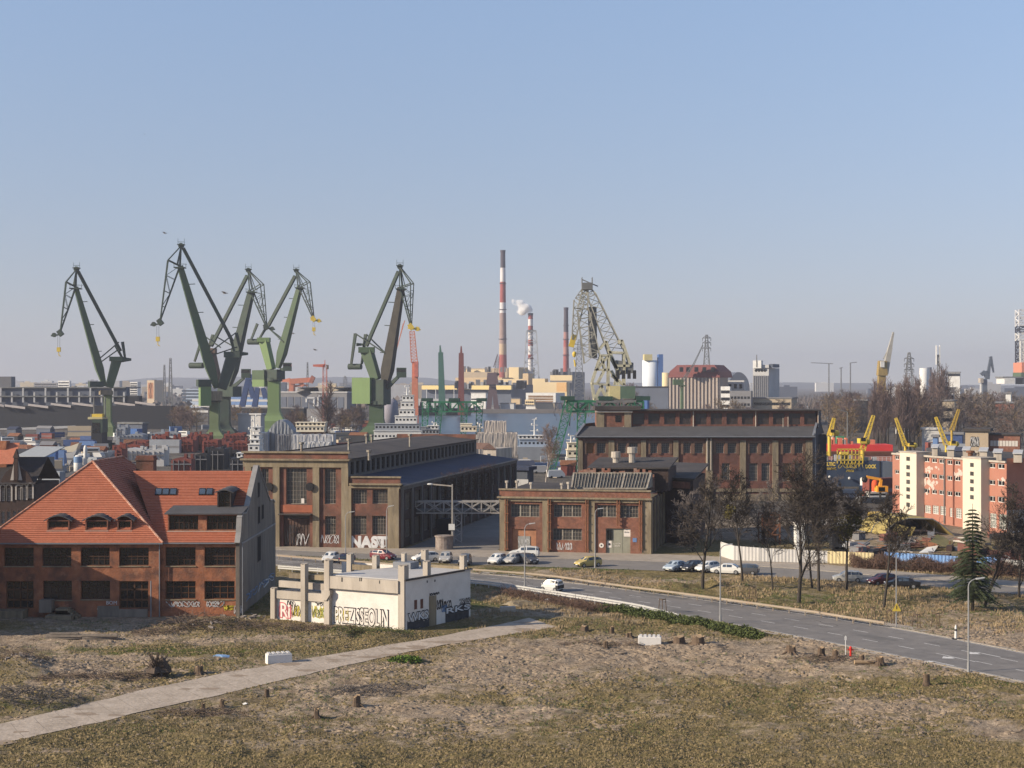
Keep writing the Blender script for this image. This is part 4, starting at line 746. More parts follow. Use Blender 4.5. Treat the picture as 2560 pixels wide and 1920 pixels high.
for x, y, h in ((1870,212,2.2),(1900,210,2.4),(752,232,1.2),(910,218,.5)): p = f.st(K(6,x,y)); b = AK(6,x,y,D3+6.5); m.tube(b, b+V((0,0,h)), .09)
m.build('roof_mast', CONC_L, t)

# the neighbour that shades the left end of the brick building (just outside the picture)
t = root('neighbour_house', 'plain brick house left of the red-roofed building', 'building', (-77, 169, 0)); m = MB(); m.box(-90,-64,161.5,176.5,-.3,12.7); m.build('wall', BRICK, t); m = MB(); m.add([(-90.4,161,12.7),(-63.7,161,12.7),(-63.7,177,12.7),(-90.4,177,12.7),(-82,169,15.5),(-74,169,15.5)], [[0,1,5,4],[1,2,5],[2,3,4,5],[3,0,4]]); m.build('roof', TILE, t)
fn = Face((-90,161.5),(-64,161.5))
for i in range(5):
    for z in (2,6.5): m = MB(); m.quad(*[fn.P(a, b, .03) for a, b in ((2+i*5,z),(4+i*5,z),(4+i*5,z+2.4),(2+i*5,z+2.4))]); m.build('window', GLASS_D, t)
# ================================================================ harbour cranes
GRN = mat('crane_green', (.165,.245,.1), var=.15, sc=.25, dirt=(.12,.17,.08), damt=.6, dsc=.12, rough=.7, stretch=VS)
GRN_D = mat('dark_crane_green', (.042,.064,.048), var=.25, sc=.3, dirt=(.05,.05,.045), damt=.6, dsc=.12, rough=.7)
GRN_M = mat('mid_crane_green', (.075,.118,.062), var=.2, sc=.3, dirt=(.07,.08,.06), damt=.6, dsc=.15, rough=.7)
GRN_B = mat('brown_crane_steel', (.16,.105,.075), var=.25, sc=.3)
YEL = mat('crane_yellow', (.62,.45,.06), var=.15, sc=.6, dirt=(.4,.3,.08), damt=.5, rough=.6)
YEL_P = mat('faded_yellow_steel', (.55,.48,.25), var=.2, sc=.5, dirt=(.3,.22,.12), damt=.5)
GREY_S = mat('weathered_steel', (.16,.165,.165), var=.25, sc=.4, dirt=(.1,.09,.08), damt=.6)
ORG_S = mat('orange_steel', (.55,.2,.12), var=.15, sc=.5)
WHT = mat('white_paint', (.62,.62,.6), var=.1, sc=.5, dirt=(.45,.42,.38), damt=.5, dsc=.3)
def kone(label, c, D, q, sk=.45, w=4.2, lo=GRN, hi=GRN_D, arm=GRN_M, tipm=GRN_D):
    xb = q['base'][0]
    def P(x, y, off=0): kx, ky = K(c, x, y); dd = D+sk*(K(c,x,y)[0]-K(c,xb,0)[0])*D/F+off; return A((kx,ky), dd)
    b = P(xb, q['base'][1]); b.z = 0; t = root('harbour_crane', label, 'crane', b, 'tall green slewing cranes over the shipyard'); m_ = D/F/CR[c][2]
    sd_ = V((-sk,1,0)).normalized(); up = V((0,0,1))
    dirx = 1 if q['tip'][0] > xb else -1
    foot, head, top, elb, tip = P(*q['foot']), P(*q['head']), P(*q['top']), P(*q['elbow']), P(*q['tip'])
    # pedestal with flared foot, column
    x0, y0, x1, y1 = q['col']; a, e = P(x0,y0), P(x1,y1); cw = (x1-x0)*m_; cx = P((x0+x1)/2, y1); m = MB()
    fz = max(P(xb,q['base'][1]).z, 3); m.k = 0
    r = lambda zz, hw, hd: [(cx.x-hw,cx.y-hd,zz),(cx.x+hw,cx.y-hd,zz),(cx.x+hw,cx.y+hd,zz),(cx.x-hw,cx.y+hd,zz)]
    lv = []; fl = q.get('flare', 2.1)
    for zz, k in ((a.z,.5),(e.z,.5),(e.z-cw*.25,.55),(e.z-cw*.5,.68),(e.z-cw*.75,fl*.42),(e.z-cw*.95,fl*.5),(max(e.z-cw*1.6,.9),fl*.5),(0,fl*.56)): lv.append(r(zz, cw*k, cw*max(.5,k*.8)))
    vs = [p for l in lv for p in l]; m.add(vs, [[i*4+j, i*4+(j+1)%4, i*4+4+(j+1)%4, i*4+4+j] for i in range(len(lv)-1) for j in range(4)]); m.build('pedestal', lo, t)
    m = MB(); pc = P((x0+x1)/2, y0); m.lathe([(cw*.62,-1.2),(cw*.72,-.8),(cw*.72,.8),(cw*.5,1.2)], pc, 20); m.build('slewing_ring', hi, t)
    for (rx0, ry0, rx1, ry1, mm, dp, of) in q['house']:
        a_, b_ = P(rx0,ry1,of), P(rx1,ry0,of); m = MB(); vx = V((b_.x-a_.x, b_.y-a_.y, 0)); m.pbox(a_-sd_*dp/2, vx, sd_*dp, (0,0,b_.z-a_.z)); m.build('machinery_house', mm, t)
    bw = q.get('bw',44)*m_; m = MB(); mid = foot.lerp(head,.18)
    m.beam(foot, mid, w*.6, bw*.55, w, bw*1.15, side=sd_); m.beam(mid, head, w, bw*1.15, w*.6, bw*.62, side=sd_); m.build('boom', arm, t)
    m = MB(); m.beam(head-V((3,0,1))*.8, head+V((3,0,-1))*.8, w*1.4, .5, side=sd_)
    for k in (-1, 1): m.tube(head+V((k*2.8,0,-.5)), head+V((k*2.8,0,1.3)), .12); m.beam(head+V((-2.8,k*w*.6,.9)), head+V((2.8,k*w*.6,.9)), .12)
    for fr_ in (.35,.62,.85): p = foot.lerp(head, fr_); m.beam(p+V((.4*dirx,0,0)), p+V((-dirx*bw*1.1,0,.2)), .5, .35, side=sd_)
    m.build('walkway', hi, t)
    t0, t1 = P(*q['tie'][:2]), P(*q['tie'][2:]); m = MB(); m.beam(t0, t1, w*.35, q.get('tw',20)*m_, side=sd_); m.build('tie_beam', hi, t)
    f0, f1 = P(*q['tow'][:2]), P(*q['tow'][2:]); tw = q.get('tww',60)*m_; m = MB()
    m.beam(f0, f1, w*.95, tw*.75, w*.95, tw, side=sd_); m.beam(f1-V((tw*.7,0,0)), f1+V((tw*.7,0,0)), w*1.3, tw*.5, side=sd_); m.build('rear_tower', q.get('towm', lo), t)
    m = MB()
    for k, s in zip((-.5,.5), q['struts']): m.beam(P(*s[:2])+sd_*w*k, P(*s[2:])+sd_*w*k, .55, .55, side=sd_)
    m.build('stay', hi, t)
    m = MB(); x0, y0, x1, y1 = q['cw']; a, e = P(x0,(y0+y1)/2), P(x1,(y0+y1)/2); rr_ = q.get('ch',38)*m_/2
    if q.get('round'): m.tube(a, e, rr_, n=16)
    else: m.beam(a, e, w*1.1, rr_*2, w*1.1, rr_*.8, side=sd_)
    o = m.build('counterweight', hi, t); m = MB()
    for k, s in zip((-.45,.45,0), q['arms']): m.beam(P(*s[:2])+sd_*w*k, P(*s[2:])+sd_*w*k, .8, 1.5, .8, 1.0, side=sd_)
    m.build('counterweight_arm', hi, t)
    # flying jib
    def J(p, hw): return p-sd_*hw, p+sd_*hw
    T, E, H, Q = J(top,.5), J(elb,w*.4), J(head,w*.42), J(tip,.7); m = MB(); R1, R2 = .45, .2
    for i in (0,1):
        m.beam(T[i],E[i],R1); m.beam(E[i],Q[i],R1); m.beam(H[i],Q[i],R1*1.1); m.beam(T[i],H[i],R1); m.beam(E[i],H[i],R1*.9); m.beam(T[i], H[i].lerp(E[i],.22), R1*.8)
        n = 4
        for k in range(n):
            u0, u1 = k/n, (k+1)/n; a, b = (E, H) if k % 2 else (H, E); m.beam(a[i].lerp(Q[i],u0), b[i].lerp(Q[i],u1), R2); m.beam(E[i].lerp(Q[i],u1), H[i].lerp(Q[i],u1), R2)
    for k in range(6): m.beam(E[0].lerp(Q[0],k/6), E[1].lerp(Q[1],k/6), R2); m.beam(H[0].lerp(Q[0],k/6), H[1].lerp(Q[1],k/6), R2)
    m.build('flying_jib', hi, t)
    m = MB(); m.beam(top+V((-1.6,0,.5)), top+V((1.6,0,.5)), 3.2, .4)
    for k in (-1,1): m.tube(top+V((k*1.5,0,.5)), top+V((k*1.5,0,3.4)), .09); m.beam(top+V((-1.5,k,1.8)), top+V((1.5,k,1.8)), .1)
    m.tube(top+V((0,-.8,0)), top+V((0,.8,0)), 1.3, n=12); m.build('head_sheave', hi, t)
    m = MB(); d = tip-elb; m.beam(tip+V((-.9,0,.8)), tip+V((.9*1,0,-1.6)), 2.0, 2.2); m.beam(tip+V((dirx*-1.5,0,-1.0)), tip+V((dirx*4.5,0,-1.8)), 1.0, .7); m.tube(tip+V((dirx*3,-.6,-1.4)), tip+V((dirx*3,.6,-1.4)), 1.1, n=12); m.build('tip_sheave', tipm, t)
    for hx, hy in q['hook']:
        hp = P(hx, hy); m = MB(); tp = tip if abs(hp.x-tip.x) < 3.5 else tip+V((dirx*4.2,0,-1.6))
        for k in (-.5,.5): m.beam(V((hp.x+k,hp.y,tp.z-1)), hp+V((k,0,2)), .1)
        m.build('rope', BLACK, t); m = MB(); m.box(hp.x-.9,hp.x+.9,hp.y-.5,hp.y+.5,hp.z,hp.z+2.2); m.tube(hp+V((0,0,0)), hp+V((0,0,-1.6)), .22); m.tube(hp+V((0,0,-1.6)), hp+V((.9,0,-2.2)), .22); m.build('hook', YEL, t)
    if 'cab' in q:
        x0,y0,x1,y1,cxm,cym = q['cab']; a, e = P(x0,y0), P(x1,y1); m = MB(); m.beam(a, e, 1.4, 2.0, 1.0, 1.2, side=sd_); m.build('cabin_arm', hi, t)
        p = P(cxm,cym); m = MB(); m.box(p.x-2.2,p.x+2.2,p.y-1.8,p.y+1.8,p.z-2.2,p.z+2.4); o = m.build('cabin', hi, t); m = MB(); m.box(p.x-2.24,p.x+2.24,p.y-1.84,p.y+1.84,p.z+.4,p.z+1.8); m.build('pane', GLASS_D, o)
    return t
kone('leftmost dark green crane with its lattice jib drooping left', 1, 760, dict(base=(700,1345), foot=(672,1042), head=(487,405), top=(492,290), elbow=(425,372), tip=(388,695), bw=42, tie=(502,305,775,818), tow=(702,1050,752,868), tww=58, towm=GRN_M,
    struts=[(640,862,760,760),(652,888,775,800)], cw=(772,872,838,872), arms=[(783,758,800,865),(745,775,790,860)], house=[(640,1068,716,1098,CONC,5,-1),(572,1012,660,1048,GRN_D,6,1)], col=(672,1085,716,1262), hook=[(378,822)], flare=1.9), lo=mat('olive_crane_green',(.13,.17,.085),var=.2,sc=.3))
kone('tallest green crane with a long lattice jib drooping left', 1, 730, dict(base=(1385,1360), foot=(1392,1055), head=(1157,270), top=(1165,140), elbow=(1080,232), tip=(1030,625), bw=56, tie=(1178,155,1495,755), tow=(1425,1060,1497,840), tww=74, towm=GRN_D,
    struts=[(1345,825,1512,700),(1350,850,1530,790)], cw=(1508,835,1590,835), arms=[(1515,700,1545,820),(1490,745,1510,820)], house=[(1283,1045,1352,1170,GRN,7,-3),(1268,1000,1352,1045,GRN_D,7.5,-3),(1345,1075,1425,1135,CONC,6,-3)], col=(1352,1130,1410,1305), hook=[(1015,755)], flare=2.2), sk=.35, lo=mat('olive_crane_green',(.13,.17,.085)))
kone('dark green crane crossing behind the tallest crane, jib to the right', 1, 800, dict(base=(1480,1345), foot=(1465,1050), head=(1617,430), top=(1597,298), elbow=(1685,388), tip=(1712,655), bw=58, tie=(1590,332,1358,785), tow=(1400,1035,1345,815), tww=64, towm=GRN_B,
    struts=[(1320,715,1435,795),(1355,712,1488,788)], cw=(1222,910,1305,910), round=1, arms=[(1320,715,1265,885),(1355,712,1300,885)], house=[(1428,1045,1525,1110,GRN_D,8,0)], col=(1412,1075,1478,1275), hook=[], cab=(1490,1055,1570,990,1582,962), flare=2.3), sk=-.45, lo=GRN_D, arm=GRN_D)
kone('light green crane with slim column and yellow jib tip', 1, 860, dict(base=(1760,1310), foot=(1788,925), head=(1928,402), top=(1905,300), elbow=(1983,372), tip=(2015,605), bw=44, tie=(1898,335,1725,655), tow=(1745,935,1697,745), tww=56,
    struts=[(1725,655,1838,760),(1740,690,1845,770)], cw=(1597,757,1668,757), round=1, arms=[(1668,642,1628,745),(1705,655,1650,745)], house=[(1645,1000,1722,1046,GRN,7,-2),(1645,940,1722,1000,GRN_M,7.2,-2),(1718,935,1806,1000,GRN_D,8,0)], col=(1726,1000,1800,1195), hook=[(2018,690)], cab=(1805,940,1845,925,1848,920), flare=2.0), sk=-.5, tipm=YEL)
kone('rightmost green crane with a bright green machinery house', 2, 730, dict(base=(350,1360), foot=(415,1055), head=(522,408), top=(514,275), elbow=(593,382), tip=(585,655), bw=60, tie=(505,305,298,785), tow=(362,1000,300,810), tww=72,
    struts=[(240,705,428,830),(285,708,440,862)], cw=(185,917,265,917), round=1, arms=[(240,705,213,900),(282,708,257,900),(235,775,275,775)], house=[(230,988,345,1155,GRN,8,-2),(340,1000,432,1160,GRN_D,8,0)], col=(320,1150,410,1252), hook=[], cab=(430,1055,520,965,524,957), flare=2.3), sk=-.4, tipm=YEL, lo=GRN_M, arm=mat('black_brown_steel',(.055,.05,.04),var=.3,sc=.3))
# ---------------------------------------------------------------- lattice crane on its portal
def tr2(m, c, D, x0, y0, x1, y1, w0, w1, r, n, dy=0): m.truss(AK(c,x0,y0,D)+V((0,dy,0)), AK(c,x1,y1,D)+V((0,dy,0)), w0, w1, r, n, (0,1,0))
LGS = mat('light_lattice_steel', (.34,.33,.28), var=.3, sc=.5, dirt=(.12,.12,.1), damt=.6)
D = 452.; PALE = mat('pale_lattice_steel', (.46,.44,.32), var=.3, sc=.6, dirt=(.17,.16,.14), damt=.7); GREEN_G = mat('gantry_green', (.03,.17,.09), var=.25, sc=.5, dirt=(.03,.07,.05), damt=.6)
t = root('lattice_crane', 'grey and yellow lattice crane with a folded jib, on a green portal', 'crane', (*AK(16,580,1600,D).xy, 0))
m = MB(); tr2(m,16,D,410,1130,285,470,5.0,3.2,.3,6); tr2(m,16,D,285,470,320,210,3.0,1.6,.3,4); m.build('boom', LGS, t)
m = MB(); m.tube(AK(16,415,1080,D), AK(16,405,440,D), 1.3, n=10); m.build('luffing_tube', GREY_S, t)
m = MB(); tr2(m,16,D,700,1000,400,300,4.5,2.6,.3,7); tr2(m,16,D,400,300,352,205,2.6,1.2,.28,2); m.build('back_stay', LGS, t)
m = MB(); tr2(m,16,D,320,210,235,350,1.6,2.2,.26,3); tr2(m,16,D,240,360,175,850,3.0,1.2,.3,5); m.build('flying_jib', LGS, t)
m = MB(); p = AK(16,340,180,D); m.box(p.x-1.6,p.x+1.6,p.y-1.6,p.y+1.6,p.z-1,p.z+1); [m.tube((p.x+a,p.y+b,p.z+1),(p.x+a,p.y+b,p.z+2.6),.1) for a in (-1.5,1.5) for b in (-1.5,1.5)]; m.beam((p.x-1.5,p.y,p.z+2),(p.x+3.2,p.y,p.z),.3); m.build('head_platform', GREY_S, t)
m = MB(); p = AK(16,165,865,D); m.beam(p+V((.4,0,1.8)), p+V((-.6,0,-1.8)), 1.2, 1.6); m.build('jib_tip', YEL, t)
m = MB(); h = AK(16,180,1060,D); m.beam(p, h+V((0,0,1.5)), .08); m.build('rope', BLACK, t); m = MB(); m.lump(h+V((0,0,.6)), 0.6,.5,.9, amp=.05); m.tube(h+V((0,0,-1)), h+V((.3,0,-3)), .25); m.build('hook', YEL, t)
m = MB()
for dy in (-3,3):
    Bq = lambda x, y: AK(16,x,y,D)+V((0,dy,0))
    for a in ((510,1050,400,1390),(610,1050,600,1600),(400,1400,430,1600),(400,1400,610,1420),(510,1050,610,1050),(430,1600,740,1600),(520,1060,560,1230),(560,1230,470,1400),(440,1230,610,1230),(600,1060,460,1230),(530,1420,450,1580),(510,1420,590,1600),(610,1420,740,1600)): m.beam(Bq(*a[:2]), Bq(*a[2:]), .6, .6)
for a in ((510,1050),(610,1050),(400,1400),(610,1420),(430,1600)): m.beam(AK(16,*a,D)+V((0,-3,0)), AK(16,*a,D)+V((0,3,0)), .5)
m.build('tower_frame', PALE, t)
m = MB()
for dy in (-2.4,2.4):
    Bq = lambda x, y: AK(16,x,y,D)+V((0,dy,0))
    for a in ((600,950,710,1220),(770,855,880,1170),(575,870,600,950),(575,870,500,970),(770,855,735,905),(600,1010,800,1020),(800,1020,800,1420),(690,1180,870,1180),(640,1240,740,1420),(740,1240,690,1420),(650,1300,800,1420),(640,1080,720,1230)): m.beam(Bq(*a[:2]), Bq(*a[2:]), .7, .7)
m.build('luffing_frame', PALE, t)
m = MB(); m.beam(AK(16,700,1205,D), AK(16,915,1205,D), 5, 5*.9, 5, 3); m.build('counterweight', GREY_S, t)
a, b = AK(16,610,1600,D), AK(16,745,1430,D); m = MB(); m.box(a.x,b.x,D-4,D+4,a.z,b.z); o = m.build('machinery_house', YEL_P, t)
m = MB(); 
for k in range(4): m.box(a.x+2+k*1.6,a.x+3+k*1.6,D-4.05,D-4,a.z+6,a.z+8.5)
m.build('window', GLASS_D, o)
a, b = AK(16,745,1590,D), AK(16,932,1435,D); m = MB(); m.box(a.x,b.x,D-4,D+4,a.z,b.z); m.build('machinery_house', mat('dull_green_sheet',(.09,.14,.1),var=.2,sc=.4), t)
m = MB(); a, b = AK(16,440,1640,D), AK(16,940,1605,D); m.box(a.x,b.x,D-5,D+5,a.z,b.z); m.build('turntable', GREY_S, t)
def portal(label, c, D, x0, x1, y0, y1, legs, yb, grp='green lattice gantries along the dock', depth=9):
    a, b = AK(c,x0,y1,D), AK(c,x1,y0,D); t = root('gantry', label, 'gantry', ((a.x+b.x)/2, D, 0), grp); m = MB()
    for dy in (-depth/2, depth/2):
        z0, z1 = a.z, b.z; n = max(4, int((b.x-a.x)/3)); P = lambda k, z: V((a.x+(b.x-a.x)*k/n, D+dy, z))
        m.beam(P(0,z0), P(n,z0), .5); m.beam(P(0,z1), P(n,z1), .6)
        for k in range(n): m.beam(P(k,z0 if k%2 else z1), P(k+1,z1 if k%2 else z0), .35); m.beam(P(k,z0),P(k,z1),.3)
    m.build('girder', GREEN_G, t); m = MB()
    for s in (0,.5,1): x = a.x+(b.x-a.x)*s; m = MB(); m.box(x-2,x+2,D-depth/2-.6,D+depth/2+.6,b.z+.3,b.z+1.5); m.build('trolley', mat('dark_green_steel',(.025,.06,.045),var=.2), t)
    for xl, dy, lean in legs:
        m = MB(); p = AK(c,xl,y0,D)+V((0,dy*depth/2,0)); q = V((p.x-lean,p.y,0)); m.truss(p, q, 2.6, 1.4, .26, 11, (0,1,0)); m.build('leg', GREEN_G, t)
    return t
portal('green lattice gantry standing left of the open water', 11, 600, 40, 725, 830, 948, [(30,-1,.8),(185,1,1),(515,-1,.8),(700,1,1)], 0)
portal('green lattice portal carrying the grey and yellow crane', 2, 452, 1590, 2070, 1140, 1205, [(1600,-1,5.5),(1690,1,1),(2040,-1,-1),(2060,1,-1)], 0)
# ---------------------------------------------------------------- simpler cranes, masts, pylons
def simple_crane(name, label, c, D, base, segs, mt, cat='crane', group=None, extra=()):
    b = AK(c,*base,D); b.z = 0; t = root(name, label, cat, b, group)
    for pn, x0, y0, x1, y1, w0, w1, n in segs:
        m = MB(); p, q = AK(c,x0,y0,D), AK(c,x1,y1,D)
        if y0 == base[1] and abs(x0-base[0]) < 60: p.z = 0
        if n: m.truss(p, q, w0, w1, max(.18,w0*.1), n, (0,1,0))
        else: m.beam(p, q, w0, w0, w1, w1)
        m.build(pn, mt, t)
    for pn, x0, y0, x1, y1, dp, mm in extra:
        a, b2 = AK(c,x0,y1,D), AK(c,x1,y0,D); m = MB(); m.box(a.x,b2.x,D-dp/2,D+dp/2,a.z,b2.z); m.build(pn, mm, t)
    return t
REDW = mat('red_tower_crane', (.5,.16,.12), var=.3, sc=.6)
simple_crane('tower_crane', 'small red tower crane with a short pale jib left of the rightmost green crane', 12, 900, (1268,760), [('mast',1268,760,1268,60,2.4,2.2,16),('jib',1268,72,1120,70,2,1.2,0),('mast_top',1268,70,1268,0,.6,.3,0)], REDW, extra=[('counterweight',1290,62,1312,115,3,GRN_B)])
simple_crane('floating_crane', 'pink lattice crane boom seen right of the rightmost green crane', 2, 1000, (610,1085), [('tower',612,1085,610,885,4.5,3.5,0),('boom',607,890,592,690,4,3,10),('stay',460,920,545,620,.5,.5,0),('stay',470,900,535,640,.4,.4,0)], ORG_S, extra=[('cabin',608,885,632,985,6,REDW)])
simple_crane('spud_pole', 'dark green tall spud pole standing before the power station', 2, 1300, (782,1065), [('pole',787,1065,776,825,6,4,0),('pole_top',775,825,772,780,2,1,0)], mat('teal_steel',(.05,.13,.1),var=.2), cat='pole')
simple_crane('spud_pole', 'rust red tall spud pole standing before the power station', 2, 1300, (908,1088), [('pole',908,1088,908,830,5.5,4,0),('pole_top',908,830,908,785,2,1,0)], mat('rust_red_steel',(.17,.05,.04),var=.2), cat='pole')
simple_crane('portal_crane', 'purple brown portal crane with splayed legs on the far quay', 11, 1500, (865,920), [('leg',810,920,850,600,5,4,0),('leg',915,920,875,600,5,4,0),('tower',862,610,855,460,12,9,0),('boom',890,590,930,260,4,2.5,10),('stay',875,390,925,230,.8,.8,0),('top_beam',820,500,945,480,4,2,0)], mat('purple_brown_steel',(.11,.07,.075),var=.2), extra=[('machinery_house',820,600,905,640,10,mat('purple_brown_steel',(.11,.07,.075)))])
BLU_S = mat('blue_gantry_steel', (.04,.07,.17), var=.2)
simple_crane('gantry_crane', 'dark blue A-frame gantry crane behind the green cranes', 12, 1100, (300,600), [('leg',225,600,305,230,4,3.2,0),('leg',370,480,310,240,3.5,3,0),('leg',385,590,425,350,4,3,0),('leg',525,480,490,350,3.5,3,0),('girder',300,215,500,215,4,4,0)], BLU_S)
simple_crane('ship_crane', 'salmon orange jib crane above the long grey hall', 12, 1400, (840,410), [('tower',835,410,850,270,5,4,0),('tower',875,410,870,270,4,3,0),('boom',700,262,830,255,1.5,4,0),('boom',835,270,1125,245,5,4,0),('strut',1000,325,930,265,3,2.5,0),('head',1085,238,1130,258,7,6,0),('stay',860,330,1050,318,2,1.5,0)], ORG_S)
for lb, c, D, x, y0, y1, w in (('slim grey mast beyond the dark shipyard hall',9,1600,1705,430,50,3),('tallest slim mast beyond the dark shipyard hall',9,1500,1768,470,-20,4),('thin pole behind the salmon orange crane',12,1500,1050,240,30,2.5)):
    b = AK(c,x,y0,D); b.z = 0; m = MB(); m.truss(b, AK(c,x,y1,D), w, w*.35, .45, 14, (0,1,0)); tag(m.build('mast', GREY_S, at=b), lb, 'mast', 'thin masts on the left skyline')
def pylon(label, c, D, x, y0, y1, w, arms):
    b = AK(c,x,y0,D); b.z = 0; tp = AK(c,x,y1,D); t = root('power_pylon', label, 'pylon', b, 'lattice power pylons on the skyline'); m = MB(); m.truss(b, tp, w, w*.16, .55, 14, (0,1,0), rd=.4); m.build('tower', GREY_S, t)
    for ya, hw in arms:
        p = AK(c,x,ya,D); m = MB(); k = hw*D/F/CR[c][2]; m.beam(p-V((k,0,0)), p+V((k,0,0)), .7, .7); m.beam(p-V((k,0,0)), p+V((0,0,2.5)), .4); m.beam(p+V((k,0,0)), p+V((0,0,2.5)), .4)
        for s in (-1,1): m.beam(p+V((s*k,0,0)), p+V((s*k,0,-3)), .45)
        m.build('cross_arm', GREY_S, t)
pylon('pylon standing above the red granary roof', 16, 1500, 1843, 1160, 790, 11, [(830,52),(890,52),(958,52)])
pylon('pylon behind the hook of the grey lattice crane', 16, 1700, 240, 1245, 850, 14, [(910,75),(968,75),(1022,75)])
pylon('pylon above the bare poplars', 14, 1500, 888, 700, 375, 12, [(445,55),(508,55),(572,55)])
pylon('far faint pylon on the left skyline behind the cranes', 12, 2600, 1522, 330, 200, 12, [(225,25),(250,25)])
oc = simple_crane('portal_crane', 'old ochre portal crane with a raised grey boom above the poplars', 14, 1000, (560,880), [('tower',560,880,572,640,5,4.5,0),('tower',575,640,580,470,6,5,0),('boom',605,620,668,320,4,2.6,0),('boom',668,320,705,150,2.4,1,0),('stay',590,450,665,300,.5,.5,0),('leg',505,880,545,700,2,2,0),('leg',610,880,585,700,2,2,0)], mat('ochre_steel',(.28,.2,.07),var=.3,sc=.3), extra=[('cabin',545,475,590,545,7,WHT),('boom_tip',695,140,712,165,2,GRN_D)])
for ch in KIDS[oc.name]:
    if ch.name.startswith(('boom','stay')): ch.data.materials[0] = mat('pale_boom_steel',(.33,.32,.29),var=.2,sc=.3)
simple_crane('portal_crane', 'small blue grey crane with bent jib at the right skyline', 14, 1700, (1755,800), [('tower',1755,800,1755,680,5,5,0),('boom',1790,680,1825,430,4,2,0),('jib',1825,420,1862,605,3,1.5,0),('frame',1720,630,1760,590,4,3,0),('frame',1760,590,1790,680,4,4,0)], mat('blue_grey_steel',(.09,.11,.14),var=.2), extra=[('cabin',1697,670,1733,725,8,CONC_L)])
for lb, x, y0, y1, j0, j1 in (('distant grey tower crane with its jib to the left, far right skyline',212,660,490,0,75),('small distant tower crane at the edge of the wood',105,640,550,-12,20)):
    b = AK(14,x,y0,2600); b.z = 0; t = root('tower_crane', lb, 'crane', b); m = MB(); m.beam(b, AK(14,x,y1,2600), 1.8); m.build('mast', GREY_S, t); m = MB(); m.beam(AK(14,x+j0-8,y1+6,2600), AK(14,x+j1,y1-4,2600), 1.2); m.build('jib', GREY_S, t)
b = AK(3,1088,430,2600); b.z = 0; t = root('tower_crane', 'distant grey tower crane with a long flat jib above the wood', 'crane', b); m = MB(); m.beam(b, AK(3,1088,343,2600), 1.8); m.build('mast', GREY_S, t); m = MB(); m.beam(AK(3,985,338,2600), AK(3,1112,344,2600), 1.2); m.build('jib', GREY_S, t)
t = root('jackup_rig', 'black and white lattice rig leg with an orange base at the right edge', 'rig', (*AK(14,2175,740,1800).xy, 0)); BWm = mat('dark_navy_steel',(.03,.035,.05),var=.2)
for k, (ya, yb, mm) in enumerate(((-115,75,mat('white_lattice',(.6,.6,.6),var=.2)),(75,150,BWm),(150,240,WHT),(240,490,BWm))):
    m = MB(); m.truss(AK(14,2200,yb,1800), AK(14,2200,ya,1800), 13, 13, 1.3, (4,2,2,7)[k], (0,1,0), rd=.9); m.build('leg_section', mm, t)
m = MB(); m.truss(AK(14,2190,490,1790), AK(14,2190,240,1790), 4, 4, 1.0, 9, (0,1,0)); m.build('rack', WHT, t)
for x0, y0, x1, y1, mm, nm in ((2137,490,2240,605,ORG_S,'jacking_house'),(2130,605,2240,655,GRN_M,'deck_edge'),(1925,652,2240,668,GREY_S,'deck'),(1940,668,2058,735,WHT,'cabin'),(2160,655,2240,740,BWm,'hull')):
    a, b = AK(14,x0,y1,1800), AK(14,x1,y0,1800); m = MB(); m.box(a.x,b.x,1785,1815,a.z,b.z); m.build(nm, mm, t)
# yellow deck cranes around the floating dock
def deck_crane(label, D, foot, tip, cab, w=1.25, mt=YEL):
    b = AK(14,*foot,D); z0 = b.z-2.5; t = root('deck_crane', label, 'crane', (b.x,b.y,z0), 'yellow cranes around the floating dock'); m = MB(); p, q = b, AK(14,*tip,D); m.truss(p, q, w, w*.5, .17, 9, (0,1,0)); m.build('boom', mt, t)
    m = MB(); m.tube((b.x,b.y,0 if D > 450 else z0-3), (b.x,b.y,b.z), .4 if D > 450 else .5, n=10); m.build('pedestal', mt, t)
    if cab: c = AK(14,(cab[0]+cab[2])/2,(cab[1]+cab[3])/2,D); k = D/F/4.608; m = MB(); m.box(c.x-(cab[2]-cab[0])/2*k,c.x+(cab[2]-cab[0])/2*k,D-1.6,D+1.6,c.z-(cab[3]-cab[1])/2*k,c.z+(cab[3]-cab[1])/2*k); o = m.build('cabin', mt, t); m = MB(); m.box(c.x-.6,c.x+.6,D-1.65,D-1.6,c.z,c.z+.9); m.build('pane', GLASS_D, o); m = MB(); m.lump((c.x+1.2,D,c.z-.2),1.1,1.0,.8,amp=.1); m.build('winch_housing', mt, t)
deck_crane('yellow crane on the blue dock wall leaning right', 404, (350,1500), (478,1100), (305,1365,385,1420)); deck_crane('yellow crane behind the pink block roof leaning left, nearer the dock', 470, (845,1450), (735,1130), (872,1420,935,1455))
deck_crane('yellow crane leaning left between the dock and the beige brick house', 480, (1315,1440), (1195,1120), (1350,1398,1420,1445)); deck_crane('faded mustard crane boom leaning right beyond the shed', 520, (1380,1270), (1460,1030), None, mt=mat('mustard_steel',(.42,.28,.05),var=.2))
deck_crane('yellow boom just showing past the corner of the clerestory hall', 430, (-30,1340), (22,1130), (-20,1260,10,1330))
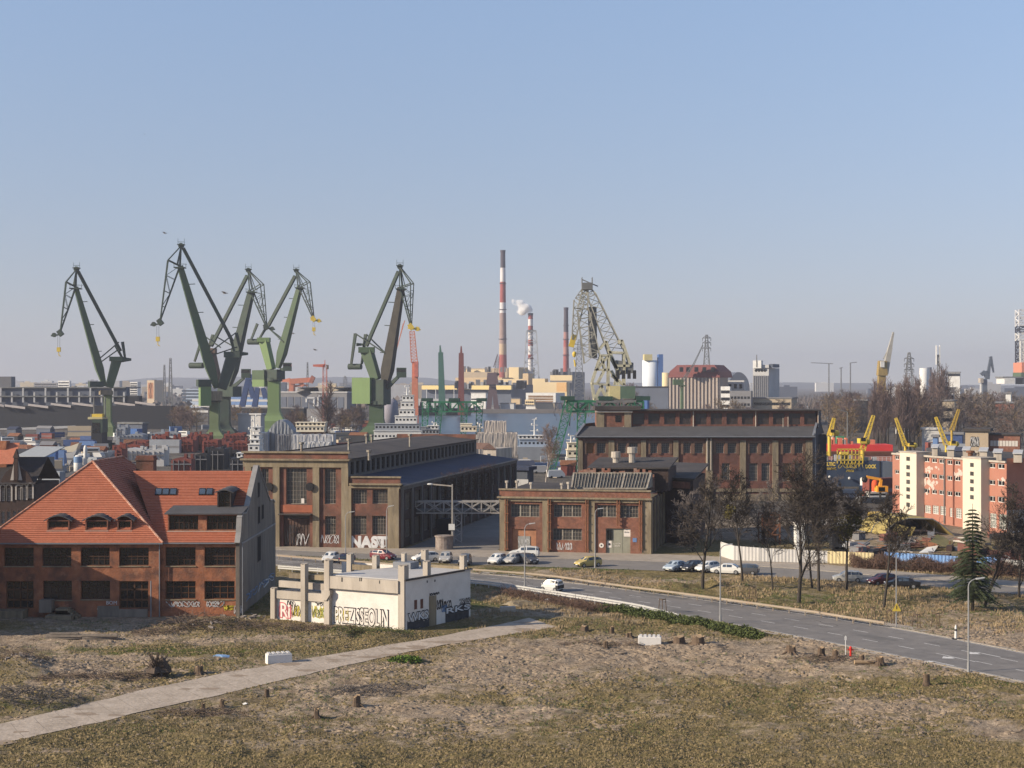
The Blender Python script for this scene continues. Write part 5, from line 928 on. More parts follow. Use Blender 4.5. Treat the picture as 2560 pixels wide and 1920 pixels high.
# ================================================================ far buildings
FU = V((.93,-.37,0)).normalized(); FD = V((.37,.93,0)).normalized()
def along(b, d, kx): k = (kx-HX)/F; return (b.x-k*b.y)/(k*d.y-d.x)
def blk(m, c, x0, x1, xs, yt, D, yb=None, u=FU, d=FD, zt=None):   # block whose front spans x0..x1 and whose right side reaches xs; returns its front face
    B = AK(c,x1,yt,D); z = B.z if zt is None else zt; z0 = 0 if yb is None else AK(c,x1,yb,D).z; tt = along(B, -u, K(c,x0,0)[0]); s = along(B, d, K(c,xs,0)[0]) if xs > x1 else 14
    s = min(max(s,4),160); Aq = B-u*tt; m.pbox((Aq.x,Aq.y,z0), u*tt, d*s, (0,0,z-z0)); return Face(Aq, B), z0, z, s
def panes(f, z0, z1, s0, s1, nx, nz, w, h, parent, mt=GLASS_D, name='window', off=.06, limit=100):
    for j in range(nz):
        for i in range(nx):
            x = s0+(s1-s0)*(i+.5)/nx; z = z0+(z1-z0)*(j+.5)/nz; m = MB(); m.quad(f.P(x-w/2,z-h/2,off), f.P(x+w/2,z-h/2,off), f.P(x+w/2,z+h/2,off), f.P(x-w/2,z+h/2,off)); m.build(name, mt, parent)
BEIGE = mat('beige_render', (.5,.38,.23), var=.08, sc=.05); CREAM = mat('cream_render', (.62,.5,.3), var=.06, sc=.05); YBAND = mat('yellow_band', (.72,.56,.25), var=.05, sc=.05); TAN = mat('tan_render', (.36,.3,.22), var=.1, sc=.05)
GREYB = mat('grey_cladding', (.17,.17,.18), var=.15, sc=.08); BGREY = mat('blue_grey_cladding', (.095,.11,.145), var=.15, sc=.08); GRAN = mat('granary_concrete', (.29,.24,.21), var=.12, sc=.12, stretch=VS, dirt=(.25,.21,.19), damt=.5, dsc=.1)
REDR = mat('faded_red_roof', (.17,.062,.058), var=.15, sc=.1); DKH = mat('dark_shed_cladding', (.022,.024,.03), var=.2, sc=.1, stretch=VS); PALEW = mat('pale_grey_render', (.42,.42,.42), var=.12, sc=.1)
t = root('power_station', 'cream and grey power station with stepped blocks below the striped chimneys', 'power station', AK(11,1000,700,1950)*V((1,1,0)).x if False else (*AK(11,1000,700,1950).xy,0))
for nm, x0, x1, xs, yt, yb, D, mt in (('turbine_hall',-30,1095,1370,612,None,1750,BGREY),('turbine_hall_band',-30,1096,1097,622,674,1742,YBAND),('boiler_house',395,980,1300,522,None,1950,BEIGE),('boiler_house_wing',985,1245,1330,540,None,1930,CREAM),('upper_house',490,1050,1080,405,None,2050,TAN),('upper_band',490,835,840,420,455,2030,CREAM),
    ('bunker_tower',1065,1190,1390,392,None,1980,CREAM),('bunker_tower',1240,1310,1370,470,None,1900,BEIGE),('right_block',1585,1862,2020,450,None,1880,GREYB),('right_block_band',1585,1860,1861,492,560,1862,CREAM),('front_block',1362,1795,1830,580,None,1820,CREAM),('front_block_panel',1665,1790,1791,585,700,1808,mat('orange_panel',(.62,.38,.16),var=.05)),('front_annex',1362,1520,1560,535,None,1870,CREAM)):
    m = MB(); f, z0, z1, s = blk(m, 11, x0, x1, xs, yt, D, yb); m.build(nm, mt, t)
q = random.Random(2)
for k in range(34):
    x = q.uniform(400,1290); D = 1760; p = AK(11,x,q.uniform(585,605),D); m = MB(); w = q.uniform(1,4); m.box(p.x-w,p.x+w,D,D+6,p.z-6,p.z+q.uniform(0,4)); m.build('roof_plant', GREYB if k % 2 else PALEW, t)
for k in range(14):
    x = q.uniform(500,1040) if k < 8 else q.uniform(1620,1840); y = 405 if k < 8 else 447; p = AK(11,x,y,2030 if k < 8 else 1880); m = MB(); m.box(p.x-1.6,p.x+1.6,p.y,p.y+4,p.z-5,p.z+q.uniform(1,4)); m.build('roof_plant', GREYB, t)
def chimney(label, c, D, x, yt, yb, wt, wb, bands):
    p = AK(c,x,yb,D); p.z = 0; zt = AK(c,x,yt,D).z; zb = AK(c,x,yb,D).z; k = D/F/CR[c][2]/2; t = root('chimney', label, 'chimney', p, 'tall chimneys of the power station')
    rad = lambda z: k*(wt+(wb-wt)*max(0,(zt-z)/(zt-zb)))
    for y0, y1, mt in bands:
        z1, z0 = AK(c,x,y0,D).z, AK(c,x,y1,D).z; z0 = 0 if y1 >= yb else z0; m = MB(); m.lathe([(rad(z0),z0),(rad(z1),z1)], (p.x,p.y,0), 20); m.build('band', mt, t, smooth=False)
    m = MB(); m.lathe([(rad(zt)*1.12,zt-2.5),(rad(zt)*1.15,zt+.3),(rad(zt)*.8,zt+.4)], (p.x,p.y,0), 20); m.build('rim', DKS, t)
    for fr in (.25,.5,.72): z = zb+(zt-zb)*fr; m = MB(); m.lathe([(rad(z)*1.02,z-.4),(rad(z)*1.3,z-.3),(rad(z)*1.3,z+.4),(rad(z)*1.02,z+.5)], (p.x,p.y,0), 20); m.build('gallery', DKS, t)
DKS = mat('sooty_chimney', (.075,.065,.08), var=.15, sc=.05); CWH = mat('chimney_white', (.6,.58,.58), var=.12, sc=.08, dirt=(.4,.36,.35), damt=.5, dsc=.06); CRD = mat('chimney_red', (.3,.08,.07), var=.15, sc=.08, dirt=(.2,.09,.08), damt=.5, dsc=.06); CBR = mat('chimney_brown', (.3,.22,.2), var=.2, sc=.06, dirt=(.15,.1,.1), damt=.6, dsc=.05); CBG = mat('chimney_beige', (.42,.32,.22), var=.1, sc=.06); CPK = mat('chimney_faded_red', (.33,.17,.15), var=.15, sc=.06)
chimney('tallest chimney, sooty at the top with white and red bands', 2, 2056, 1176, 170, 930, 30, 50, [(170,282,DKS),(282,372,CWH),(372,505,CRD),(505,572,CWH),(572,770,CBR),(770,840,CBG),(840,930,CRD)])
chimney('red and white banded chimney inside a lattice tower', 2, 2000, 1354, 575, 960, 30, 32, [(575,612,CRD),(612,655,CWH),(655,690,CRD),(690,745,CWH),(745,785,CRD),(785,840,CWH),(840,870,CRD),(870,960,CWH)])
chimney('shorter dark chimney with faded red stripes', 2, 1950, 1582, 538, 945, 27, 37, [(538,695,DKS),(695,712,CPK),(712,740,CPK),(740,790,CRD),(790,835,CPK),(835,945,CRD)])
t = root('lattice_tower', 'pale lattice tower standing round the banded chimney', 'tower', (*AK(2,1356,970,2000).xy,0)); m = MB(); p = AK(2,1358,970,2000); tp = AK(2,1360,690,2000); kk = 2000/F/2.572
p.z = 0; m.truss(p, tp, 120*kk, 62*kk, 1.3, 7, (0,1,0), rd=.8); m.build('frame', mat('pale_steel',(.38,.4,.42),var=.1), t); m = MB(); m.box(tp.x-30*kk,tp.x+30*kk,2000-30*kk,2000+30*kk,tp.z,tp.z+1.2); m.build('platform', GREY_S, t)
sm = bpy.data.materials.new('steam'); sm.use_nodes = True; n_ = sm.node_tree.nodes; n_.remove(n_['Principled BSDF']); pv = n_.new('ShaderNodeVolumePrincipled'); pv.inputs['Color'].default_value = (1,1,1,1); pv.inputs['Density'].default_value = .10; pv.inputs['Anisotropy'].default_value = 0
tcx = n_.new('ShaderNodeTexCoord'); nx_ = n_.new('ShaderNodeTexNoise'); nx_.inputs['Scale'].default_value = .09; nx_.inputs['Detail'].default_value = 4; sm.node_tree.links.new(tcx.outputs['Object'], nx_.inputs['Vector'])
mr_ = n_.new('ShaderNodeMapRange'); mr_.inputs[1].default_value = .4; mr_.inputs[2].default_value = .6; mr_.inputs[4].default_value = .6; sm.node_tree.links.new(nx_.outputs['Fac'], mr_.inputs[0]); sm.node_tree.links.new(mr_.outputs[0], pv.inputs['Density']); sm.node_tree.links.new(pv.outputs[0], n_['Material Output'].inputs['Volume'])
m = MB()
for i, (x, y, rx, rz) in enumerate(((1350,560,20,14),(1335,545,34,26),(1310,545,44,34),(1288,540,34,30),(1300,570,28,22),(1262,512,26,14),(1285,500,24,16),(1245,505,18,13),(1240,488,12,10))):
    c = AK(2,x,y,2000); m.lump(c, rx*kk, rx*kk, rz*kk, 14, 9, .22, i, 1.3)
so_ = m.build('steam_plume', sm); rmm = so_.modifiers.new('merge','REMESH'); rmm.mode = 'VOXEL'; rmm.voxel_size = 2.2; tag(so_, 'white steam drifting left from the banded chimney', 'steam', kind='stuff')
t = root('quay_office', 'white office block with rows of windows below the power station', 'building', (*AK(11,1450,830,1600).xy,0)); m = MB(); f, z0, z1, s = blk(m, 11, 1280, 1655, 1770, 715, 1600); m.build('wall', WHT, t); panes(f, 6, z1-2.5, 3, f.L-3, 12, 3, 2.6, 2.2, t, mat('ochre_pane',(.2,.12,.06),var=.4,sc=.3))
def simple_bld(name, label, cat, c, x0, x1, xs, yt, D, mt, roof=None, win=None, group=None, yb=None, wm=GLASS_D, gable=0):
    m = MB(); f, z0, z1, s = blk(m, c, x0, x1, xs, yt, D, yb); b = (f.a+f.u*f.L/2); t = root(name, label, cat, (b.x,b.y,0), group); m.build('wall', mt, t)
    if roof:
        m = MB(); a, e = f.P(-.6,z1,.6), f.P(f.L+.6,z1,.6); d = FD*(s+1.2)
        if gable: h = V((0,0,gable)); m.add([a,e,e+d,a+d,a+d/2+h,e+d/2+h], [[0,1,5,4],[3,2,5,4],[0,4,3],[1,5,2]])
        else: m.pbox(a, e-a, d, (0,0,.8))
        m.build('roof', roof, t)
    if win: nx, nz, w, h, zb, zt = win; panes(f, z0+(z1-z0)*zb, z0+(z1-z0)*zt, f.L*.04, f.L*.96, nx, nz, w, h, t, wm)
    return t, f, z1, s
simple_bld('quay_shed', 'yellow quayside hut left of the white office block', 'shed', 11, 1270, 1385, 1400, 800, 1560, CREAM, win=(4,2,2,1.6,.3,.9))
simple_bld('quay_shed', 'small tan shed on the far quay by the grey turbine hall wall', 'shed', 11, 1095, 1205, 1225, 788, 1580, BEIGE, GREYB)
simple_bld('quay_shed', 'white long shed on the far quay left of the purple crane', 'shed', 11, 590, 775, 800, 715, 1620, WHT, GREYB, win=(7,1,3,1.5,.4,.8))
for i, (x0, x1, y) in enumerate(((960,1130,850),(1140,1260,870),(1400,1640,845),(1640,1790,850),(830,930,880),(1280,1400,880))):
    simple_bld('quay_shed', 'low grey shed along the far quay wall', 'shed', 11, x0, x1, x1+20, y, 1500+i*6, (PALEW,GREYB,TAN,PALEW,GREYB,WHT)[i], GREYB, group='low sheds on the far quay')
m = MB(); a, b = AK(11,730,945,1470), AK(11,2100,930,1470); m.box(a.x,b.x,1466,1476,-3,2.2); tag(m.build('quay_wall', mat('quay_concrete',(.17,.15,.135),var=.2,sc=.1)), 'long low concrete quay wall at the far side of the water', 'quay wall')
for k in range(5):
    x = 640+k*150+(k*37)%50; p = AK(11,x,820,1380); t = root('moored_ship', 'grey and white ship moored below the power station, half hidden by the gantry', 'ship', (p.x,1380,-1.7), 'ships moored at the far left quay'); p.x = AK(11,-40+k*115,0,1380).x
    h = 26; m = MB(); m.prism([(p.x-h*.5,1376,-1.7),(p.x+h*.45,1376,-1.7),(p.x+h*.55,1376,5),(p.x-h*.5,1376,4)], (0,9,0)); m.build('hull', (BLU_S,REDR,GREYB,BLU_S,DKH)[k], t); m = MB()
    for j in range(3): m.box(p.x-h*.4+j*1.5,p.x+h*(.1-.05*j),1377+j*.5,1384-j*.5,4+j*3,7+j*3)
    m.build('superstructure', WHT, t); m = MB(); m.tube((p.x-3,1380,12),(p.x-3,1380,22),.3); m.build('mast', WHT, t); t.location.x += 0
# silos and granary
t = root('cement_silo', 'white and blue round silo with a yellow cabin and blue stair tower', 'silo', (*AK(16,1140,1450,1300).xy,0)); p = AK(16,1140,1110,1300); r = 105/5.027*1300/F; m = MB(); m.lathe([(r,0),(r,p.z)], (p.x,p.y,0), 32); m.build('shell', mat('silo_white',(.62,.66,.7),var=.06,sc=.05,dirt=(.45,.5,.55),damt=.4,dsc=.03), t, smooth=True)
for x0,y0,x1,y1,mt,n in ((1055,1035,1155,1112,YEL_P,'top_cabin'),(1235,1035,1290,1450,mat('bright_blue_cladding',(.06,.13,.32),var=.1),'stair_tower')): a, b = AK(16,x0,y1,1296), AK(16,x1,y0,1296); m = MB(); m.box(a.x,b.x,1292,1306,0 if n[0]=='s' else a.z,b.z); m.build(n, mt, t)
m = MB(); p = AK(16,1330,1265,1290); m.lathe([(3.2,0),(3.2,p.z)], (p.x,p.y,0), 28); tag(m.build('storage_tank', CREAM, smooth=True, at=(p.x,p.y,0)), 'cream round tank between the silo and the granary', 'tank')
D = 1000; t = root('granary', 'huge ribbed concrete granary with a faded red mansard roof', 'granary', (*AK(16,1690,1600,D).xy,0)); m = MB(); f, z0, z1, s = blk(m, 16, 1370, 2005, 2110, 1325, D); m.build('wall', GRAN, t); s = 34
for i in range(14): m = MB(); x = f.L*(i+.2)/14; fbox(m, f, x, x+.9, 0, z1-.2, 0, .8); m.build('rib', mat('pale_rib',(.36,.31,.27),var=.1), t)
zk, zt = AK(16,1385,1250,D).z, AK(16,1490,1165,D).z; m = MB(); a, b = f.P(-.5,z1,.8), f.P(f.L+.5,z1,.8); c, d = a+FD*(s+1), b+FD*(s+1); L1 = lambda p, z, k: V((p[0].x*(1-k)+p[1].x*k, p[0].y*(1-k)+p[1].y*k, z)); ce = (a+b+c+d)/4
r1 = [ce.lerp(p,.95) for p in (a,b,d,c)]; r2 = [ce.lerp(p,.72) for p in (a,b,d,c)]
for p in r1: p.z = zk
for p in r2: p.z = zt
vs = [a,b,d,c]+r1+r2; m.add(vs, [[i,(i+1)%4,4+(i+1)%4,4+i] for i in range(4)]+[[4+i,4+(i+1)%4,8+(i+1)%4,8+i] for i in range(4)]+[[8,9,10,11]]); m.build('roof', REDR, t)
for x in (1530,1615,1720,1820,1925): p = AK(16,x,1225,D-2); m = MB(); m.box(p.x-1,p.x+1,p.y,p.y+5,p.z-1.5,p.z+1.5); m.build('roof_hatch', DKH, t)
D = 1000; t = root('grain_elevator', 'tall grey ribbed grain elevator with a white head house', 'grain elevator', (*AK(3,700,600,D).xy,0)); m = MB(); f, z0, z1, s = blk(m, 3, 650, 742, 803, 368, D); m.build('silo_block', PALEW, t)
for i in range(8): m = MB(); x = f.L*(i+.5)/8; fbox(m, f, x-.35, x+.35, 12, z1-5, 0, .5); m.build('rib', GREYB, t)
for x0,x1,xs,yt,yb,mt,n in ((650,698,708,325,370,WHT,'head_house'),(700,742,760,350,368,PALEW,'head_house'),(742,765,803,345,365,BGREY,'head_house')): m = MB(); blk(m, 3, x0, x1, xs, yt, D-1, yb); m.build(n, mt, t)
m = MB(); a = AK(3,672,310,D); m.tube((a.x,a.y,a.z-6),(a.x,a.y,a.z+2),.3); m.build('antenna', GREY_S, t)
for k in range(4): p = f.st(K(3,668+k*17,383)); m = MB(); m.tube(f.P(p[0],p[1],0), f.P(p[0],p[1],.15), .9, n=10); m.build('round_window', GLASS_D, t)
simple_bld('elevator_office', 'tan office wing with window rows below the grain elevator', 'building', 3, 650, 872, 905, 545, 985, TAN, GREYB, win=(16,2,2,1.8,.35,.95))
simple_bld('mill_building', 'white stair block right of the granary', 'building', 3, 465, 518, 522, 475, 990, WHT, win=(3,3,2,2,.4,.95)); simple_bld('mill_building', 'grey mill block between granary and elevator', 'building', 3, 515, 640, 650, 500, 985, GREYB, win=(6,3,1.6,1.6,.3,.9)); simple_bld('mill_building', 'taller weathered mill block behind the grey mill block', 'building', 3, 500, 600, 620, 440, 1040, PALEW, win=(3,2,2,3,.6,.95))
t = root('barrel_roof_hall', 'dark grey hall with a round barrel roof behind the mill', 'building', (*AK(3,570,470,1250).xy,0)); m = MB(); a, b = AK(3,508,470,1250), AK(3,632,470,1250); n = 12; ar = [V((a.x+(b.x-a.x)*i/n, 1250, a.z+ (AK(3,570,392,1250).z-a.z)*math.sin(math.pi*i/n)**.6)) for i in range(n+1)]; m.prism([V((a.x,1250,0))]+ar+[V((b.x,1250,0))], (0,60,0)); m.build('shell', BGREY, t)
simple_bld('warehouse', 'blue and white cabin by the quay below the silo', 'shed', 16, 1045, 1098, 1105, 1590, 900, mat('bright_blue_cladding',(.06,.13,.32)), WHT); simple_bld('warehouse', 'long dark roofed warehouse between lattice crane and granary', 'warehouse', 16, 935, 1360, 1372, 1450, 1150, BGREY, DKH)
t = root('jetty_crane', 'green boxy luffing crane cabin in front of the granary', 'crane', (*AK(16,1530,1650,930).xy,0))
for x0,y0,x1,y1,n in ((1420,1350,1545,1420,'cabin'),(1515,1430,1545,1660,'column'),(1500,1420,1570,1440,'turntable')): a, b = AK(16,x0,y1,930), AK(16,x1,y0,930); m = MB(); m.box(a.x,b.x,926,932,0 if n=='column' else a.z,b.z); m.build(n, GRN_M, t)
m = MB(); m.truss(AK(16,1540,1370,930), AK(16,1680,1160,930), 1.6,.8,.25,9,(0,1,0)); m.truss(AK(16,1680,1160,930), AK(16,1795,920,930), .8,.5,.2,9,(0,1,0)); m.build('boom', GREY_S, t)
# right skyline pieces
m = MB(); p = AK(14,1060,555,1300); m.lathe([(3.7,0),(3.7,p.z)], (p.x,p.y,0), 28); tag(m.build('storage_tank', WHT, smooth=True, at=(p.x,p.y,0)), 'tall white tank above the poplars', 'tank')
m = MB(); p = AK(14,1122,545,1330); m.lathe([(1.9,0),(1.9,p.z)], (p.x,p.y,0), 16); tag(m.build('storage_tank', BGREY, smooth=True, at=(p.x,p.y,0)), 'narrow dark tank behind the tall white tank', 'tank')
t = root('telecom_mast', 'slim mast with white antenna panels above the poplars', 'mast', (*AK(14,1225,700,1200).xy,0)); b = AK(14,1225,700,1200); b.z = 0; m = MB(); m.truss(b, AK(14,1225,400,1200), 3, 1, .4, 14, (0,1,0)); m.build('frame', GREY_S, t); a = AK(14,1225,470,1200); m = MB(); [m.box(a.x+dx-.3,a.x+dx+.3,1199,1201,a.z-3,a.z+12) for dx in (-1.5,1)]; m.build('antenna', WHT, t)
for lb, x0, x1, xs, yt, D, mt, win in (('white block with dark top windows on the right skyline',1335,1475,1480,605,1600,WHT,(6,1,3,3,.9,.98)),('white house among the poplars',730,850,890,770,820,WHT,(3,3,1.5,1.8,.3,.9)),('long low grey building behind the poplar trunks',1040,1410,1425,935,800,TAN,(12,2,2,1.6,.3,.9)),('dark gatehouse by the park',258,400,410,930,840,DKH,None),('grey shed with a pale roof beside the poplars',1035,1270,1290,1265,600,PALEW,None),('low red brick building at the right among bare trees',1880,2100,2120,960,780,mat('plum_brick',(.15,.07,.055)),(8,1,2,1.6,.4,.8)),('pale house with balconies right of the poplars',1290,1400,1410,790,860,PALEW,(4,3,1.6,2,.3,.9)),('small pale house near the rig at the right edge',2000,2060,2070,850,840,WHT,(2,2,1.5,1.5,.3,.9)),('dark blue container stack beside the deck crane',1290,1500,1510,1320,560,BLU_S,None),('blue container by the grey shed',1160,1215,1225,1350,540,mat('faded_blue',(.12,.2,.38)),None)):
    simple_bld('house' if 'house' in lb else 'building', lb, 'building', 14, x0, x1, xs, yt, D, mt, GREYB if D != 600 else PALEW, win)
# ================================================================ left: dark shipyard hall, far city
D = 905; t = root('shipyard_hall', 'long dark shipyard hall with slanted rooflights and pale posts at the left', 'building', (*AK(9,800,700,D).xy,0)); lu, ld = V((1,-.05,0)).normalized(), V((.3,1,0)).normalized()
m = MB(); f, z0, z1, s = blk(m, 9, -150, 1785, 1800, 475, D, u=lu, d=ld); m.build('wall', DKH, t); fA, zA = f, z1
m = MB(); f2_, z0, z2, s = blk(m, 9, -150, 1310, 1330, 285, D+26, u=lu, d=ld); m.build('upper_wall', BGREY, t); m = MB(); blk(m, 9, 1200, 1440, 1460, 372, D+24, u=lu, d=ld); m.build('end_block', DKH, t)
m = MB(); z3 = AK(9,0,378,D+25).z; fbox(m, f2_, 0, f2_.L, z3-.3, z3+.4, 0, 2.5); fbox(m, f2_, 0, f2_.L, z2-.4, z2+.3, -30, 1.5); m.build('ledge', GREY_S, t)
for x in range(20,1400,116): a, b = f2_.st(K(9,x,440)), f2_.st(K(9,x,335 if (x//116) % 2 else 290)); m = MB(); fbox(m, f2_, a[0]-.5, a[0]+.5, a[1], b[1], 1, 2.2); m.build('post', PALEW, t)
for x0, y0, x1, y1 in ((-60,440,40,470),(50,460,260,490),(290,452,500,484),(525,444,735,478),(745,437,965,472),(1185,432,1400,462),(1400,427,1610,458)):
    a, b, c_, d_ = AK(9,x0,y0,D+3), AK(9,x1,y0+26,D+3), AK(9,x1,y0+50,D+2), AK(9,x0,y0+22,D+2); m = MB(); m.quad(a,b,c_,d_); m.quad(a,b,b+V((1,8,-1)),a+V((0,8,-1))); m.build('rooflight', mat('dusty_rooflight',(.38,.34,.31),var=.15), t)
m = MB(); a, b = AK(9,-60,725,D-8), AK(9,780,692,D-8); m.beam(a,b,1.2,1.4); m.build('pipe', PALEW, t); m = MB(); p = AK(9,30,240,D+30); m.box(p.x-5,p.x+5,p.y,p.y+8,p.z-10,p.z+4); m.build('roof_house', GREYB, t)
t, f, z1, s = simple_bld('apartment_block', 'orange and cream apartment block on the left skyline', 'apartment block', 9, 1525, 1600, 1690, 210, 1900, mat('cream_block',(.5,.4,.28),var=.06)); panes(f, 8, z1-3, 2, f.L-2, 4, 9, 3.2, 2.2, t, mat('orange_balcony',(.42,.2,.1),var=.3,sc=.2), name='balcony')
simple_bld('office_block', 'pale blue office block with window bands left of the green cranes', 'office block', 9, 1930, 2080, 2090, 300, 1700, mat('pale_blue_cladding',(.3,.36,.45),var=.06), win=(1,4,30,2.4,.3,.98), wm=GLASS_B); simple_bld('apartment_block', 'white balconied apartment block on the left skyline', 'apartment block', 9, 600, 720, 735, 215, 2300, WHT, win=(6,5,3,2,.3,.97)); simple_bld('apartment_block', 'long grey apartment slab on the left skyline', 'apartment block', 9, 350, 590, 610, 235, 2400, GREYB, win=(12,4,3,2,.4,.97)); simple_bld('apartment_block', 'white tower block left of the cream apartment block', 'apartment block', 9, 1350, 1425, 1460, 228, 2200, WHT, win=(4,6,3,2,.3,.97))
q = random.Random(21); pr = None; CM = (WHT,PALEW,PALEW,GREYB,TAN,CREAM,BGREY)
for k in range(120):
    right = k >= 96; x = q.uniform(-40,1060) if not right else q.uniform(1440,2560); D = q.uniform(2300,5200); X = (x-HX)*D/F; w = q.uniform(16,60); d = q.uniform(12,20); h = q.uniform(9,30)*(1.25 if q.random() < .2 else 1); 
    m = MB(); m.box(X-w/2,X+w/2,D,D+d,0,h); m.box(X-w*.2,X+w*.1,D+3,D+8,h,h+2.6); o = m.build('city_block', q.choice(CM), at=(X,D,0))
    tag(o, 'distant pale city block on the '+('right' if right else 'left')+' skyline', 'building', 'distant city blocks on the skyline')
# dark sheds and long grey hall at mid distance
t, f, z1, s = simple_bld('plate_hall', 'long grey hall with louvred wall and two roof lanterns', 'building', 12, 690, 1545, 1660, 412, 1080, GREYB, PALEW)
for a in (900,1330): p, e = AK(12,a,412,1090), AK(12,a+230,412,1090); h = AK(12,a,345,1090).z; m = MB(); m.add([p,e,V((e.x-12,1090,h)),V((p.x+12,1090,h)),p+V((0,30,0)),e+V((0,30,0)),V((e.x-12,1120,h)),V((p.x+12,1120,h))], [[0,1,2,3],[4,5,6,7],[0,3,7,4],[1,2,6,5],[3,2,6,7]]); m.build('roof_lantern', DKH, t)
for i in range(9): m = MB(); fbox(m, f, f.L*(.03+i*.105), f.L*(.115+i*.105), z1*.45, z1*.85, 0, .3); m.build('louvre', BGREY, t)
m = MB(); pts = [AK(12,x,y,1070) for x,y in ((1045,530),(1045,485),(1140,485),(1140,580),(1190,580),(1190,465),(1230,465))]; [m.tube(a,b,1.1,n=8) for a,b in zip(pts,pts[1:])]; m.build('pipe', PALEW, t)
simple_bld('quay_warehouse', 'blue warehouse with pale stripes behind the blue gantry', 'warehouse', 12, 90, 540, 560, 460, 1150, mat('faded_blue',(.12,.2,.38)), PALEW, win=(1,3,100,1.6,.2,.95), wm=PALEW)
simple_bld('quay_warehouse', 'low dark quay shed across the shipyard', 'warehouse', 12, -200, 1000, 1010, 610, 960, DKH, GREYB)
simple_bld('quay_warehouse', 'grey flat shed between the dark green cranes', 'warehouse', 12, 175, 460, 470, 690, 800, PALEW, PALEW); m = MB(); p = AK(12,2095,490,900); m.lathe([(4.3,0),(4.3,p.z-2.5),(3.2,p.z-.8),(.6,p.z)], (p.x,p.y,0), 20); tag(m.build('storage_tank', mat('mauve_grey',(.25,.24,.28),var=.1), smooth=True), 'mauve grey round tank beside the rightmost green crane', 'tank')
# ================================================================ pink block with white stair towers
PINK = mat('pink_render', (.34,.155,.11), var=.1, sc=.5, dirt=(.34,.13,.09), damt=.5, dsc=.3); PEEL = mat('peeled_render', (.5,.4,.35), var=.2); TWH = mat('cream_white_render', (.58,.52,.42), var=.06, sc=.4, stretch=VS, dirt=(.5,.44,.36), damt=.4, dsc=.3)
PA, PB_, PC = V((76.7,310.4,0)), V((88.8,276.5,0)), V((113,285.2,0)); f = Face(PA, PB_); fr = Face(PB_, PC); ZT = 12.9
t = root('pink_block', 'pink rendered four-storey block with two white stair towers and roof ventilators', 'building', (PA+PC)/2)
rows = [(1150,1205,358,402),(1228,1285,368,410),(1305,1362,376,418),(1392,1450,386,430),(1472,1535,392,435)]; W_ = []
for x0,x1,y0,y1 in rows: W_ += [f.rect(15,x0,y0,x1,y1), f.rect(15,x0,y0+168,x1,y1+168), f.rect(15,x0,y0+332,x1,y1+332)]
for x0,x1,y0 in ((1840,1905,418),(1930,2005,426)): W_ += [f.rect(15,x0,y0,x1,y0+48), f.rect(15,x0,y0+180,x1,y0+228), f.rect(15,x0,y0+352,x1,y0+405)]
for y0 in (338,490,655): W_.append(f.rect(15,838,y0,884,y0+38))
gw = [f.rect(15,a,b,c,d) for a,b,c,d in ((1155,868,1220,945),(1238,872,1305,955),(1318,878,1380,965),(1420,895,1465,985),(1485,900,1548,1000),(1848,955,1920,1100),(1945,965,2028,1120))]
m = MB(); wall(m, f, 0, f.L, -.3, ZT, W_+gw, .25); m.build('wall', PINK, t); m = MB(); wall(m, fr, 0, fr.L, 4.2, ZT+.6); m.build('wall', PINK, t); m = MB(); wall(m, fr, 0, fr.L, -.3, 4.2); m.build('base_wall', PALEW, t)
for h in W_: window(f, h, 2, 1, t, mat('white_frame',(.55,.53,.5),var=.15), GLASS_D, .25, .12, .12)
for h in gw: window(f, h, 3, 4, t, mat('white_frame',(.55,.53,.5)), mat('milky_glass',(.2,.22,.2),var=.3,rough=.4), .25, .12, .15)
m = MB(); fbox(m, f, 0, f.L, ZT-.25, ZT+.1, 0, .3); m.build('cornice', CONC_L, t); dv = PC-PB_; m = MB(); m.add([f.P(0,ZT),f.P(f.L,ZT),f.P(f.L,ZT)+dv,f.P(0,ZT)+dv], [[0,1,2,3]]); m.build('roof', TAR, t)
for x0,x1,yt,ys in ((890,1068,305,(350,440,515,595,675,752,838)),(1560,1755,365,(415,508,590,672,758))):
    s0, s1 = f.st(K(15,x0,600))[0], f.st(K(15,x1,600))[0]; off = 1.8; s0o = f.st(K(15,x0,600),off)[0]; s1o = f.st(K(15,x1,600),off)[0]; zt = f.st(K(15,(x0+x1)/2,yt),off)[1]; m = MB(); fbox(m, f, s0o, s1o, -.3, zt, -1.5, off); o = m.build('stair_tower', TWH, t)
    m = MB(); fbox(m, f, s0o-.15, s1o+.15, zt, zt+.25, -1.6, off+.15); m.build('tower_roof', CONC_L, o)
    for y in ys:
        xm = (x0+x1)/2; a, b = f.st(K(15,xm-19,y+40),off+.03), f.st(K(15,xm+19,y),off+.03); m = MB(); m.quad(f.P(a[0],a[1],off+.03),f.P(b[0],a[1],off+.03),f.P(b[0],b[1],off+.03),f.P(a[0],b[1],off+.03)); m.build('window', GLASS_M, o)
q = random.Random(9)
for cx, cy, n, rx, ry in ((1190,620,26,45,60),(1240,640,14,30,40),(1510,530,20,45,35),(1240,470,10,60,15),(1180,490,8,30,20),(1960,590,6,40,10)):   # patches where the paint has flaked
    m = MB()
    for k in range(n):
        x, y = q.gauss(cx,rx*.6), q.gauss(cy,ry*.6); c = f.st(K(15,x,y)); r_ = q.uniform(.12,.4); m.poly([f.P(c[0]+r_*q.uniform(.6,1.3)*math.cos(a), c[1]+r_*q.uniform(.6,1.3)*math.sin(a), .02+k*.0004) for a in [i*math.pi*2/7 for i in range(7)]])
    m.build('flaked_patch', PEEL, t)
for x in (1375,1468): a = f.st(K(15,x,600)); m = MB(); m.tube(f.P(a[0],.2,.25), f.P(a[0],ZT,.25), .12); m.build('downpipe', GREY_S if x < 1400 else PINK, t)
